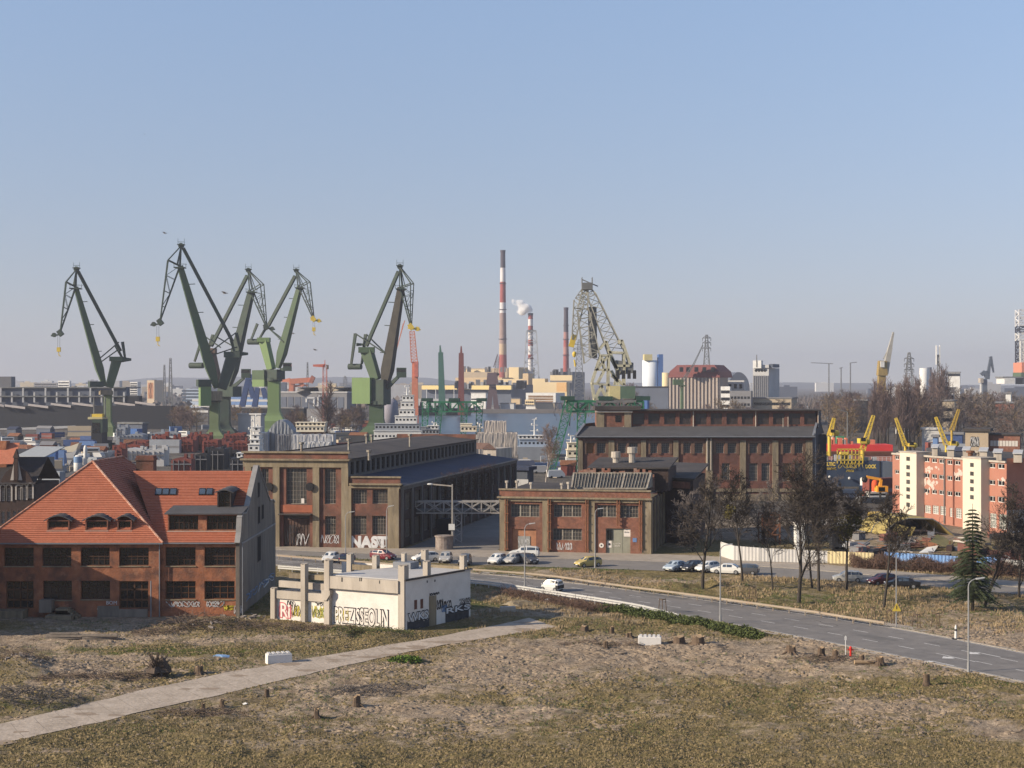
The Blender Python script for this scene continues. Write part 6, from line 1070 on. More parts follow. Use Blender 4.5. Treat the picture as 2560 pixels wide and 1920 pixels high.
for x0,y0,x1,y1 in ((1232,228,1305,292),(1395,245,1482,305),(1560,252,1645,320),(1738,262,1835,332),(1888,278,1990,360),(2100,288,2205,338)):
    D = 300-(x0-1232)*.028; a, b = AK(15,x0,y1,D), AK(15,x1,y0,D); a.z = ZT-.1; b.z = max(b.z, ZT+1.2); m = MB(); m.pbox((a.x,D,ZT-.1), FU*(b.x-a.x)*.8, FD*2.5, (0,0,b.z-ZT-.4)); o = m.build('ventilator_house', CONC_L, t); m = MB(); m.pbox((a.x-.25,D-.25,b.z-.5), FU*(b.x-a.x+.2)*.85, FD*3.0+V((0,0,.5)), (0,0,.18)); m.build('sheet_roof', mat('light_sheet',(.4,.41,.43),var=.1), o); m = MB(); m.box(a.x+.5,a.x+1.2,D-.15,D-.1,ZT+.3,ZT+1); m.build('louvre', BLACK, o)
for x, y in ((1715,330),(1800,335),(1640,310)): p = AK(15,x,y,288); m = MB(); m.tube((p.x,288,ZT-.2),(p.x,288,ZT+1.1),.45,n=10); m.tube((p.x,288,ZT+1.1),(p.x,288,ZT+1.5),.75,n=10); m.build('roof_vent', CONC_L if x != 1640 else RUST, t)
# beige brick house behind it
D = 420; t, f_, z1, s = simple_bld('brick_house', 'beige two-part house with red brick annex beyond the pink block', 'building', 14, 1535, 1800, 1830, 1285, D, mat('sand_render',(.36,.29,.21),var=.1,sc=.3), TAR)
m = MB(); f2_, z0, z2, s2 = blk(m, 14, 1795, 2165, 2180, 1330, D-1); m.build('annex', mat('worn_brick',(.2,.085,.058)), t); panes(f2_, z2*.72, z2*.93, .6, f2_.L-.5, 9, 1, .7, 1.5, t, mat('white_pane',(.5,.47,.43),var=.1)); panes(f2_, z2*.25, z2*.62, .8, f2_.L-.5, 5, 1, 1.6, 2.2, t, mat('pale_panel',(.42,.35,.27),var=.15), name='panel')
m = MB(); m.pbox(f2_.P(-.3,z2,.4), f2_.u*(f2_.L+.6), FD*10, (0,0,.4)); m.build('roof', TAR, t); sprays(t, f_, [(14,(1600,1345,1690,1460),INK,71,4,.3),(14,(1600,1345,1690,1460),WSPRAY,72,4,.25)])
# ================================================================ blue floating dock and red ship in it
NAVY = mat('dock_navy', (.035,.055,.1), var=.2, sc=.3, dirt=(.07,.09,.12), damt=.6, dsc=.2, stretch=VS); DOCKG = mat('dock_grey', (.12,.14,.17), var=.15, sc=.4, stretch=VS)
D = 402.; f = Face((AK(15,-160,400,D).x,D),(AK(15,812,400,D).x,D)); t = root('floating_dock', 'navy blue floating dock wall with yellow lettering and yellow deck gear', 'floating dock', (f.a.x+f.L/2, D+4, 0)); zt = f.st(K(15,300,395))[1]
sx = f.st(K(15,680,500))[0]; m = MB(); fbox(m, f, 0, sx, -2, zt, -6, 0); m.build('side_wall', NAVY, t); m = MB(); fbox(m, f, sx, f.L, -2, zt-.2, -6, .1); m.build('side_wall', DOCKG, t); m = MB(); fbox(m, f, sx-.1, sx+.15, -2, zt, 0, .25); m.build('rib', BLACK, t)
YL = mat('yellow_lettering', (.75,.55,.12), var=.1); r = f.rect(15,62,405,205,447); text('BALTIC', r[3]-r[2], YL, 'lettering', t, f.P(r[0],r[2],.05), f.u, (0,0,1), width=r[1]-r[0], bold=.05); r = f.rect(15,525,430,642,473); text('DOCK', r[3]-r[2], YL, 'lettering', t, f.P(r[0],r[2],.05), f.u, (0,0,1), width=r[1]-r[0], bold=.05)
for x0,y0,x1,y1 in ((40,460,215,488),(325,485,398,510)): r = f.rect(15,x0,y0,x1,y1); m = MB(); scrawl(m, f, r, .05, 80+x0, 9 if x0 < 100 else 4, .13); m.build('lettering', YL, t)
m = MB()
for x in range(-100,820,45): a = f.st(K(15,x,398)); m.tube(f.P(a[0],zt,-.5), f.P(a[0],zt+1.1,-.5), .06)
for z in (.55,1.1): m.tube(f.P(0,zt+z,-.5), f.P(f.L,zt+z,-.5), .05)
m.build('railing', PALEW, t)
m = MB(); a, b = f.st(K(15,220,395)), f.st(K(15,490,350))
for z in (a[1]+.2,a[1]+1.6,a[1]+3): fbox(m, f, a[0], b[0], z, z+.28, .2, .5)
for i in range(8): s = a[0]+(b[0]-a[0])*i/7; fbox(m, f, s, s+.2, a[1]-.6, a[1]+3.2, .2, .5)
m.build('gangway', YEL, t); r = f.rect(15,235,410,495,470); m = MB(); scrawl(m, f, r, .6, 91, 6, .1); m.build('yellow_gear', YEL, t); q = random.Random(3)
for i in range(10): s = q.uniform(1,f.L-2); w = q.uniform(.8,2.4); m = MB(); fbox(m, f, s, s+w, zt, zt+q.uniform(.8,2.4), -4, -2); m.build('deck_box', q.choice((WHT,PALEW,GREYB,YEL,TAN)), t)
for x, y in ((140,560),(350,575),(480,580),(575,590)): c = f.st(K(15,x,y)); m = MB(); m.lump(f.P(c[0],c[1],.6), .35,.35,.35, amp=0); m.beam(f.P(c[0],c[1],0), f.P(c[0],c[1],.6), .15); m.build('dock_lamp', WHT, t)
D = 450.; f = Face((AK(14,-60,1500,D).x,D),(AK(14,700,1500,D).x,D)); t = root('red_ship', 'long ship hull with a bright red band lying behind the blue dock', 'ship', (f.a.x+f.L/2, D+6, 0)); za, zb, zc = f.st(K(14,300,1438))[1], f.st(K(14,300,1510))[1], f.st(K(14,300,1570))[1]
m = MB(); fbox(m, f, 0, f.L, zb, za, -9, .1); m.build('bulwark', mat('bright_red_hull',(.62,.05,.05),var=.1,sc=.2), t); m = MB(); fbox(m, f, 0, f.L, -1, zb, -9.5, 0); m.build('hull', mat('faded_red_hull',(.4,.17,.13),var=.15,sc=.3,stretch=(.2,1,1.5)), t); m = MB()
for k in (.25,.5,.75): z = zc+(zb-zc)*k; fbox(m, f, 0, f.L, z, z+.15, 0, .25)
m.build('rubbing_strake', RUST, t); q = random.Random(6)
for i in range(9): s = q.uniform(1,f.L-3); m = MB(); fbox(m, f, s, s+q.uniform(.4,2), za, za+q.uniform(.6,2.2), -5, -3); m.build('deck_gear', q.choice((RUST,PALEW,ORG_S,GREYB)), t)
for lb,x0,y0,x1,y1,D,mt in (('green container on the park side of the dock',62,1340,150,1395,520,mat('container_green',(.05,.22,.11),var=.2)),('white notice board by the far park road',-5,1285,15,1330,540,WHT)):
    a, b = AK(14,x0,y1,D), AK(14,x1,y0,D); t = root('container' if 'con' in lb[:12] else 'board', lb, 'container' if 'con' in lb[:12] else 'board', (a.x,D,0)); m = MB(); m.box(a.x,b.x,D,D+2.6,max(0,b.z-2.8),b.z); m.build('body', mt, t); m = MB(); m.box(a.x+.6,b.x-.6,D-.04,D,b.z-1.2,b.z-.8); m.build('stripe', WHT if mt is not WHT else INK, t)
# orange digger and red tank in the yard below the dock
D = 345.; t = root('excavator', 'orange tracked excavator with a raised arm in the yard by the dock', 'excavator', (AK(15,700,730,D).x, D, 0)); a, b = AK(15,638,720,D), AK(15,752,658,D); m = MB(); m.box(a.x,b.x,D-1.3,D+1.5,a.z,b.z); m.build('body', mat('digger_orange',(.7,.3,.03),var=.1), t); m = MB(); m.box(a.x+.3,a.x+1.7,D-1.32,D,b.z-1.2,b.z-.2); m.build('pane', GLASS_D, t)
for dy in (-1.1,1.1): m = MB(); m.prism([(a.x-.4,D+dy,0),(b.x+.2,D+dy,0),(b.x+.6,D+dy,.5),(b.x+.2,D+dy,1.0),(a.x-.4,D+dy,1.0),(a.x-.8,D+dy,.5)], (0,.6,0)); m.build('track', BLACK, t)
m = MB(); m.box(a.x+1,b.x-1.5,D-.8,D+.8,.8,a.z+.1); m.build('turntable', BLACK, t); p = AK(15,690,590,D); m = MB(); m.beam((b.x-1.5,D,b.z-.4), (p.x,D,p.z), .6,.8); m.beam((p.x,D,p.z), (p.x-3.2,D,p.z+.6), .5,.6); m.build('arm', mat('digger_orange',(.7,.3,.03)), t); m = MB(); m.lump((p.x-3.6,D,p.z), .7,.6,.7, amp=.1); m.build('bucket', BLACK, t)
m = MB(); a, b = AK(15,592,735,D+4), AK(15,665,595,D+4); r = (b.x-a.x)/2; m.lathe([(r,0),(r,b.z-.8),(r*.8,b.z-.2),(r*.3,b.z)], ((a.x+b.x)/2,D+4,0), 20); tag(m.build('storage_tank', mat('bright_red_tank',(.6,.09,.03),var=.1), smooth=True, at=((a.x+b.x)/2,D+4,0)), 'bright red upright tank behind the orange excavator', 'tank')
# ================================================================ ships, wraps and hull sections along the near quay
def ship(label, c, D, hull, decks, masts=(), hm=None, name='ship', cat='ship', win=True):
    x0, x1, y = hull; a, b = AK(c,x0,y,D), AK(c,x1,y,D); t = root(name, label, cat, ((a.x+b.x)/2,D+4,-.5)); w = b.x-a.x; m = MB(); z = max(a.z,2)
    m.add([(a.x+w*.04,D+1,-1),(b.x-w*.06,D+1,-1),(b.x-w*.02,D+4.5,-1),(b.x-w*.06,D+8,-1),(a.x+w*.04,D+8,-1),(a.x,D,z),(b.x-w*.05,D,z),(b.x,D+4.5,z+.8),(b.x-w*.05,D+9,z),(a.x,D+9,z)], [[0,1,6,5],[1,2,7,6],[2,3,8,7],[3,4,9,8],[4,0,5,9],[5,6,7,8,9]]); m.build('hull', hm or WHT, t)
    for i, (p0, p1, q0, q1, mt) in enumerate(decks):
        e, g = AK(c,p0,q1,D), AK(c,p1,q0,D); dy = min(i,4)*.5; m = MB(); m.box(e.x,g.x,D+.5+dy,D+8-dy,e.z,g.z); m.box(e.x-.25,g.x+.25,D+.2+dy,D+8.3-dy,g.z-.14,g.z+.06); o = m.build('deck_house', mt, t); n = int((g.x-e.x)/1.3)
        if win and g.z-e.z > 1.1:
            for k in range(min(n,14)): xx = e.x+(g.x-e.x)*(k+.5)/min(n,14); m = MB(); h = (e.z+g.z)/2; m.quad((xx-.36,D+.46+dy,h-.28),(xx+.36,D+.46+dy,h-.28),(xx+.36,D+.46+dy,h+.42),(xx-.36,D+.46+dy,h+.42)); m.build('pane', GLASS_D, o)
    for mx, y0, y1 in masts:
        e, g = AK(c,mx,y0,D+3), AK(c,mx,y1,D+3); m = MB(); m.tube(e, g, .32, .16, n=8); n = max(2,int((g.z-e.z)/1.6))
        for k in range(1,n+1): z = e.z+(g.z-e.z)*k/n; w2 = 1.9*(1-.5*k/n); m.beam((e.x-w2,D+3,z-.25),(e.x+w2,D+3,z-.25), .22); m.lump((e.x+w2*(.7 if k%2 else -.7),D+3,z+.1), .32,.32,.32, 8, 5, amp=0)
        m.build('mast', WHT, t)
    return t
TARP = mat('grey_tarpaulin', (.38,.38,.39), var=.15, sc=.7, stretch=VS, dirt=(.5,.5,.5), damt=.5, dsc=.4); TARP_B = mat('beige_tarpaulin', (.45,.4,.35), var=.18, sc=.6, dirt=(.3,.27,.26), damt=.6, dsc=.3); SHG = mat('ship_grey', (.25,.27,.3), var=.12, sc=.3)
ship('white survey ship with a tall cluttered mast behind the long brick hall', 12, 505, (250,470,1160), [(300,440,1060,1160,WHT),(320,440,1000,1060,WHT),(335,430,940,1000,WHT),(345,440,845,900,WHT)], [(380,1010,700),(340,1010,860)])
ship('small white ship bow peeping left of the long brick hall', 12, 470, (90,290,1395), [(125,270,1300,1395,WHT),(150,268,1240,1300,WHT),(150,265,1172,1230,WHT)], [])
ship('cream ship bridge above grey wrapping sheets', 12, 530, (830,1390,1150), [(905,1255,830,905,mat('cream_paint',(.6,.54,.42),var=.1,sc=.4)),(895,1265,785,830,mat('cream_paint',(.6,.54,.42))),(960,1230,905,930,RUST)], [(1130,800,720)])
def wrap(label, c, D, x0, y0, x1, y1, dep, mt, arch=0, ribs=6, grp='tarpaulin covers round ships under repair'):
    a, b = AK(c,x0,y1,D), AK(c,x1,y0,D); z0 = 0; t = root('tarpaulin_cover', label, 'cover', ((a.x+b.x)/2,D,0), grp); n = 24; vs = []; q = random.Random(int(x0+y0)); m = MB(); nz_ = 6
    for j in range(nz_+1):
        for i in range(n+1):
            u = i/n; top = b.z+arch*math.sin(math.pi*u)-.3*q.random(); z = z0+(top-z0)*j/nz_; vs.append((a.x+(b.x-a.x)*u+q.uniform(-.1,.1), D+q.uniform(-.08,.08)+.12*abs(math.sin(u*math.pi*ribs)), z))
    bk = len(vs); vs += [(v[0], D+dep, v[2]) for v in vs[nz_*(n+1):]]; fs = [[j*(n+1)+i, j*(n+1)+i+1, (j+1)*(n+1)+i+1, (j+1)*(n+1)+i] for j in range(nz_) for i in range(n)]+[[nz_*(n+1)+i, nz_*(n+1)+i+1, bk+i+1, bk+i] for i in range(n)]
    m.add(vs, fs); m.quad((a.x,D,0),(a.x,D+dep,0),(a.x,D+dep,b.z),(a.x,D,b.z)); m.quad((b.x,D,0),(b.x,D+dep,0),(b.x,D+dep,b.z),(b.x,D,b.z)); m.build('sheet', mt, t); m = MB()
    for i in range(ribs+1): x = a.x+(b.x-a.x)*i/ribs; m.beam((x,D-.4,0),(x,D-.4,b.z+arch*math.sin(math.pi*i/ribs)), .12)
    m.build('scaffold_pole', GREY_S, t); return t
wrap('tall grey-white sheet wrapping below the cream ship bridge', 12, 522, 845, 935, 1375, 1150, 8, TARP); wrap('lower pale sheet in front of the grey wrapping', 12, 518, 945, 1025, 1340, 1150, 4, mat('pale_tarpaulin',(.5,.5,.5),var=.1,sc=.5)); wrap('grey arched tent left of the cream ship bridge', 12, 545, 545, 900, 870, 1140, 12, SHG, arch=4.2, ribs=7); wrap('darker grey sheet wall in front of the arched tent', 12, 535, 655, 930, 850, 1140, 5, mat('slate_tarpaulin',(.16,.17,.2),var=.15,sc=.5)); wrap('narrow blue-grey sheet beside the survey ship mast', 12, 540, 440, 905, 545, 1150, 5, mat('pale_blue_cladding',(.3,.36,.45)))
ship('large white ship with stacked decks and a lattice mast beside the green gantry', 2, 575, (340,660,1400), [(345,650,1330,1400,WHT),(350,640,1285,1330,SHG),(480,620,1235,1285,WHT),(505,605,1190,1235,WHT),(515,600,1140,1190,WHT),(525,598,1100,1140,WHT)], [(560,1110,1045)])
ship('grey white ship with a rounded wheelhouse under the left green gantry', 13, 590, (-60,520,540), [(20,490,470,540,SHG),(20,330,440,470,SHG),(340,480,425,470,WHT)], [(430,440,380)])
wrap('beige sheet cover over a ship hull beside the water', 13, 560, 965, 505, 1475, 780, 10, TARP_B, ribs=8); wrap('upper beige and white sheet cover stepped above the hull', 13, 563, 1055, 360, 1335, 510, 8, TARP_B, ribs=4); ship('cream ship bow with railing left of the beige sheet cover', 13, 566, (610,980,540), [(760,960,430,500,mat('cream_paint',(.6,.54,.42))),(760,900,400,432,mat('cream_paint',(.6,.54,.42)))], [(1000,500,395)])
ship('blue grey tug with a wide window wheelhouse and white radar mast', 13, 540, (1475,1960,690), [(1500,1860,600,690,mat('pale_blue_cladding',(.3,.36,.45))),(1488,1800,548,590,WHT)], [(1690,550,335)], hm=SHG)
ship('white ship stern beside the leaning gantry leg', 13, 470, (2090,2400,830), [(2100,2300,730,820,mat('cream_paint',(.6,.54,.42))),(2110,2300,640,730,mat('cream_paint',(.6,.54,.42)))], [(2150,640,540)])
t, f_, z1, s = simple_bld('quay_house', 'small house with a brown gable roof at the end of the long hall', 'house', 13, 1045, 1208, 945, 715, 500, CONC_L); B = f_
m = MB(); a, b = f_.P(-.4,z1-.2,.4), f_.P(f_.L+.4,z1-.2,.4); h = V((0,0,AK(13,1120,635,500).z-z1)); d = V((-9,9,0)); m.add([a,b,(a+b)/2+h,a+d,b+d,(a+b)/2+h+d], [[0,1,2],[3,4,5],[0,2,5,3],[1,2,5,4]]); m.build('roof', mat('brown_sheet_roof',(.1,.06,.05),var=.2), t); m = MB(); m.quad(f_.P(1.5,z1-3,.05),f_.P(f_.L-2,z1-3,.05),f_.P(f_.L-2,z1-1.6,.05),f_.P(1.5,z1-1.6,.05)); m.build('window', GLASS_B, t)
simple_bld('yard_shed', 'dark shed with a white sliding door behind the creeper wall', 'shed', 13, 1420, 1600, 1620, 985, 352, mat('slate_boarding',(.07,.08,.1),var=.2,sc=.5,stretch=VS), TAR_B, win=(2,1,2.4,4,.1,.75), wm=PALEW)
for lb,x,y0,y1,r in (('white round tank with a blue band behind the red roof',810,985,1160,44),('tall slim white tank beside the round one',886,885,1090,20)):
    D = 430; p = AK(9,x,y0,D); k = r/4.148*D/F; t = root('white_tank', lb, 'tank', (p.x,D,0)); m = MB(); m.lathe([(k,0),(k,p.z-.8),(k*.6,p.z-.1),(k*.2,p.z)], (p.x,D,0), 20); m.build('shell', WHT, t, smooth=True)
    if r > 30: z = AK(9,x,1030,D).z; m = MB(); m.lathe([(k+.03,z-.9),(k+.03,z+.8)], (p.x,D,0), 20, cap=False); m.build('band', BSPRAY, t)
RSEC = mat('red_primer', (.2,.05,.033), var=.3, sc=.3, dirt=(.13,.04,.035), damt=.7, dsc=.2); RSEC2 = mat('dull_red_primer', (.17,.05,.04), var=.3, sc=.3)
q = random.Random(13)
def section(c, x0, y0, x1, y1, D, mt, lb, grp):
    a, b = AK(c,x0,y1,D), AK(c,x1,y0,D); t = root('hull_section', lb, 'ship part', ((a.x+b.x)/2,D,0), grp); w = b.x-a.x; h = b.z; dp = q.uniform(5,9); z0 = max(0, a.z-1.5); m = MB()
    m.prism([(a.x,D,0),(b.x,D,0),(b.x,D,h-q.uniform(0,.8)),(a.x+w*q.uniform(.4,.8),D,h),(a.x+w*.2,D,h-q.uniform(.3,1.4)),(a.x,D,h-q.uniform(.2,1.6))], (0,dp,0)); m.build('plating', mt, t); m = MB()
    for k in range(max(2,int(w/1.6))): x = a.x+(k+.4)*1.6; m.box(x,x+.2,D-.5,D,max(0,a.z-1),h-.9); 
    m.box(a.x,b.x,D-.45,D,h-2.2,h-1.9); m.build('frame', RSEC2 if mt is RSEC else GREYB, t)
    for k in range(2): x = q.uniform(a.x,b.x); m = MB(); m.box(x,x+q.uniform(.5,1.6),D+1,D+3,h-.5,h+q.uniform(.3,1.6)); m.build('bracket', mt, t)
for x0,y0,x1,y1,D in ((1165,870,1460,905,560),(1600,780,1720,900,600),(1700,800,1860,890,610),(1840,820,2000,900,600),(1950,770,2080,880,620),(1330,830,1600,880,600),(1190,905,1260,1010,520)): section(9,x0,y0,x1,y1,D,RSEC,'red primed hull section in the shipyard behind the red roof','red hull sections')
for x0,y0,x1,y1,D in ((1000,1365,1080,1400,620),(1080,1390,1180,1440,600),(1170,1360,1260,1430,610),(1250,1350,1350,1400,620),(1300,1385,1400,1460,590),(1380,1400,1480,1450,600),(1440,1345,1570,1400,640),(1460,1390,1590,1520,560),(940,1380,1010,1420,600)): section(1,x0,y0,x1,y1,D,RSEC if q.random() < .7 else RSEC2,'red primed hull section in the shipyard behind the red roof','red hull sections')
for x0,y0,x1,y1,D in ((1210,915,1500,1020,540),(1480,925,1700,1030,530),(1580,920,1700,985,500)): section(9,x0,y0,x1,y1,D,PALEW,'grey hull section with dark cut-outs below the red sections','grey hull sections')
for x0,y0,x1,y1,D in ((1240,1470,1330,1600,470),(1320,1440,1440,1600,480),(1430,1460,1560,1600,490),(1100,1500,1230,1600,460),(1480,1500,1600,1590,455)): section(1,x0,y0,x1,y1,D,DKH if q.random() < .7 else RSEC2,'dark hull section with vertical frames above the red roof ridge','dark hull sections')
for x0,y0,x1,y1,D in ((1225,760,1480,840,640),(1480,740,1850,800,660),(1200,690,1300,770,650)): section(9,x0,y0,x1,y1,D,SHG,'slate grey shed roof below the leftmost crane','slate sheds under the leftmost crane')
D = 600; t = root('portal_crane', 'dark green portal crane base with yellow platform and braced legs', 'crane', (*AK(9,1020,1040,D).xy,0))
for dy in (-4,4):
    Pq = lambda x, y: AK(9,x,y,D)+V((0,dy,0)); m = MB()
    for a in ((880,870,880,1080),(1060,870,1060,1080),(1145,870,1145,1080),(870,870,1160,870),(880,880,970,1010),(970,880,880,1010),(970,880,1060,1010),(1060,880,970,1010),(1060,880,1145,1010),(1145,880,1060,1010),(880,1015,1145,1015)): m.beam(Pq(*a[:2]), Pq(*a[2:]), .9,.7)
    m.build('leg_frame', GRN_D, t)
for x0,y0,x1,y1,n,mt in ((985,610,1090,750,'cabin',GRN_D),(975,750,1085,860,'column',DKH),(940,590,1090,612,'platform',YEL_P)): a, b = AK(9,x0,y1,D), AK(9,x1,y0,D); m = MB(); m.box(a.x,b.x,D-4,D+4,a.z,b.z); o = m.build(n, mt, t)
m = MB(); [m.tube(AK(9,x,600,D), AK(9,x,y,D), .3) for x, y in ((975,390),(1090,385),(945,560))]; m.beam(AK(9,940,575,D), AK(9,1040,575,D), .4); m.build('post', GREY_S, t); m = MB(); p = AK(9,1010,580,D); m.box(p.x-1.6,p.x+2.4,D-2,D+2,p.z-.8,p.z+.8); m.build('winch', YEL, t); m = MB(); p = AK(9,1025,700,D); m.box(p.x-1.5,p.x+1.5,D-4.1,D-4,p.z-2,p.z+2); m.build('pane', GLASS_D, t)
simple_bld('dock_shed', 'blue shed with a white lit panel under the leftmost crane', 'shed', 9, 1235, 1475, 1485, 665, 690, BGREY, GREY_S); simple_bld('sign_container', 'bright blue container with white marks under the leftmost crane', 'container', 9, 1268, 1420, 1425, 715, 680, mat('bright_blue_cladding',(.06,.13,.32)))
for x0,y0,x1,y1,D,mt,lb in ((470,945,575,1000,480,mat('bright_blue_cladding',(.06,.13,.32)),'bright blue container left of the white round tank'),(570,940,665,990,500,mat('faded_blue',(.12,.2,.38)),'paler blue container next to the bright blue one'),(670,860,820,940,520,mat('cream_paint',(.6,.54,.42)),'cream boat hull on stands in the shipyard'),(680,930,800,1010,490,PALEW,'pale grey boat on stands below the cream hull')):
    a, b = AK(9,x0,y1,D), AK(9,x1,y0,D); t = root('container' if 'con' in lb else 'boat', lb, 'container' if 'con' in lb else 'boat', (a.x,D,0)); m = MB(); z0 = 0 if 'con' in lb else 1
    if 'con' in lb: m.box(a.x,b.x,D,D+3,0,b.z)
    else: m.prism([(a.x,D,b.z*.8),(a.x+1,D,z0),(b.x-2.5,D,z0),(b.x,D,b.z),(a.x+2,D,b.z*.85)], (0,4,0)); [m.box(x,x+.3,D+.3,D+3.7,0,1.3) for x in (a.x+2,b.x-4)]
    m.build('body', mt, t); m = MB(); m.box(a.x+.4,b.x-.4,D-.06,D,b.z*.45,b.z*.55); m.build('stripe', GREYB, t)
# yard clutter: one thing each
KINDS_ = [('boat','white boat laid up on the shipyard ground','boat','laid-up boats',(WHT,PALEW,SHG)),('container','shipping container in the cluttered shipyard','container','yard containers',(BLU_S,RSEC2,SHG,mat('faded_blue',(.12,.2,.38)),TAN)),('shed','low shed roof in the cluttered shipyard','shed','yard sheds',(DKH,GREYB,BGREY,RSEC2)),('crate','pale crate among the shipyard clutter','crate','yard crates',(PALEW,TAN,CONC_L,WHT)),('van','white van parked in the shipyard','van','yard vans',(WHT,PALEW))]
q = random.Random(17)
def clutter(n, x0, x1, y0, y1, wts):
    for k in range(n):
        nm, lb, cat, gp, mats = q.choices(KINDS_, wts)[0]; p = G((q.uniform(x0,x1), q.uniform(y0,y1))); mt = q.choice(mats); ang = q.uniform(-.5,.5)
        if nm == 'crate': w, d, h = q.uniform(1,3), q.uniform(1,3), q.uniform(1,2.2)
        elif nm == 'shed': w, d, h = q.uniform(4,9), q.uniform(3,6), q.uniform(2.2,3.6)
        elif nm == 'container': w, d, h = q.choice((6,12)), 2.4, q.choice((2.6,2.6,5.2))
        elif nm == 'van': w, d, h = 5, 2, 2.3
        else: w, d, h = q.uniform(7,14), 3.4, q.uniform(2.2,4)
        u = V((math.cos(ang),math.sin(ang),0)); v = V((-u.y,u.x,0)); L = lambda a, b, c: p+u*a+v*b+V((0,0,c)); t = root(nm, lb, cat, p, gp); m = MB()
        if nm == 'boat':
            m.add([L(-w/2,-d*.3,0),L(w*.35,-d*.3,0),L(w*.35,d*.3,0),L(-w/2,d*.3,0),L(-w/2,-d/2,h*.55),L(w*.3,-d/2,h*.55),L(w/2,0,h*.65),L(w*.3,d/2,h*.55),L(-w/2,d/2,h*.55)], [[0,1,5,4],[1,6,5],[1,2,7,6],[2,3,8,7],[3,0,4,8],[4,5,6,7,8]]); m.build('hull', mt, t); m = MB(); m.pbox(L(-w*.3,-d*.3,h*.55), u*w*.4, v*d*.6, V((0,0,h*.45))); m.build('cabin', WHT, t); m = MB(); m.pbox(L(-w*.28,-d*.31,h*.7), u*w*.34, v*d*.02, V((0,0,h*.15))); m.build('pane', GLASS_D, t)
        elif nm == 'van':
            m.prism([L(-w/2,-d/2,.4),L(w/2,-d/2,.4),L(w/2,-d/2,1.2),L(w*.32,-d/2,h),L(-w/2,-d/2,h)], v*d); m.build('body', mt, t); m = MB(); [m.tube(L(a*w,b*d,.35),L(a*w,b*d*.8,.35),.36,n=10) for a in (-.3,.3) for b in (-.52,.52)]; m.build('wheel', BLACK, t)
        else:
            m.pbox(L(-w/2,-d/2,0), u*w, v*d, V((0,0,h))); m.build('body', mt, t); m = MB()
            if nm == 'shed': m.add([L(-w/2-.3,-d/2-.3,h),L(w/2+.3,-d/2-.3,h),L(w/2+.3,d/2+.3,h),L(-w/2-.3,d/2+.3,h),L(-w/2-.3,0,h+1.4),L(w/2+.3,0,h+1.4)], [[0,1,5,4],[3,2,5,4],[0,4,3],[1,5,2]]); m.build('roof', q.choice((TAR_G,RUST,GREYB,TAR_B)), t)
            else: m.pbox(L(-w/2,-d/2-.05,h*.4), u*w, v*.05, V((0,0,h*.15))); m.build('band', GREYB, t)
clutter(96, -30, 430, 1082, 1150, (3,2,2.5,5,1.5)); clutter(26, 20, 240, 1150, 1235, (2,2,2,4,2)); clutter(34, 430, 1010, 1062, 1098, (4,2,2,3,1)); clutter(14, 1290, 1440, 1150, 1200, (1,2,1,5,2)); clutter(16, 2090, 2420, 1125, 1180, (0,2,1,4,2)); clutter(10, 2090, 2290, 1210, 1262, (1,1,0,5,3)); clutter(24, 1900, 2560, 1010, 1060, (0,1,3,1,1)); clutter(14, 1000, 1300, 1018, 1026, (1,2,1,4,1)); clutter(14, 700, 1010, 1100, 1125, (3,1,1,4,1))
# gothic brick building at the far left, grey workshop behind it
D = 262.; t = root('gothic_building', 'old dark brick building with arched pale windows and a pinnacled gable at left', 'building', (AK(4,80,600,D).x,D,0)); f = Face((AK(4,-260,600,D).x,D),(AK(4,262,600,D-0).x,D)); ze = AK(4,200,400,D).z
ww = [f.rect(4,*r) for r in ((10,430,36,530),(55,430,82,530),(135,430,158,520),(175,425,198,520),(222,420,245,510),(10,610,36,700),(55,610,80,695),(100,605,122,690),(140,600,160,680),(178,590,198,650),(225,570,242,620))]
m = MB(); wall(m, f, 0, f.L, -.2, ze, ww, .3); m.pbox(f.P(0,-.2,-.4), f.u*f.L, -f.n*14, (0,0,ze)); m.build('wall', BRICK_OLD_SHADE, t)
for h in ww: window(f, h, 2, 3, t, mat('pale_old_frame',(.36,.34,.33),var=.15), GLASS_D, .3, .08, .12)
for h in ww[:5]:
    m = MB(); c, r = (h[0]+h[1])/2, (h[1]-h[0])/2+.25; pts = [(c+r*math.cos(a), h[3]+r*1.1*math.sin(a)) for a in [math.pi*i/8 for i in range(9)]]
    for (x0,z0),(x1,z1) in zip(pts,pts[1:]): m.beam(f.P(x0,z0,.12), f.P(x1,z1,.12), .22,.25)
    fbox(m, f, h[0]-.35,h[0]-.1,h[2],h[3],0,.2); fbox(m, f, h[1]+.1,h[1]+.35,h[2],h[3],0,.2); m.build('window_arch', mat('pale_stone',(.4,.37,.34),var=.15), t)
xg = f.st(K(4,128,300))[0]; w_ = 3.3; zg = f.st(K(4,128,130))[1]; zb = f.st(K(4,128,370))[1]; m = MB(); m.prism([f.P(xg-w_,ze-.5,.1),f.P(xg+w_,ze-.5,.1),f.P(xg+w_*.55,zb+1.4,.1),f.P(xg+.5,zg-3,.1),f.P(xg-.5,zg-3,.1),f.P(xg-w_*.55,zb+1.4,.1)], -f.n*.6); m.build('gable', BRICK_OLD_SHADE, t)
m = MB(); fbox(m, f, xg-.35, xg+.35, zb, zg-1.5, .1, .5); m.prism([f.P(xg-.5,zg-1.5,.6),f.P(xg+.5,zg-1.5,.6),f.P(xg,zg,.3)], -f.n*.7); m.build('pinnacle', BRICK_OLD_SHADE, t); m = MB(); m.prism([f.P(xg-1.0,zb,.14),f.P(xg+1.0,zb,.14),f.P(xg+.2,zb+4,.14),f.P(xg-.2,zb+4,.14)], f.n*.1); m.build('stone_panel', mat('pale_stone',(.4,.37,.34)), t)
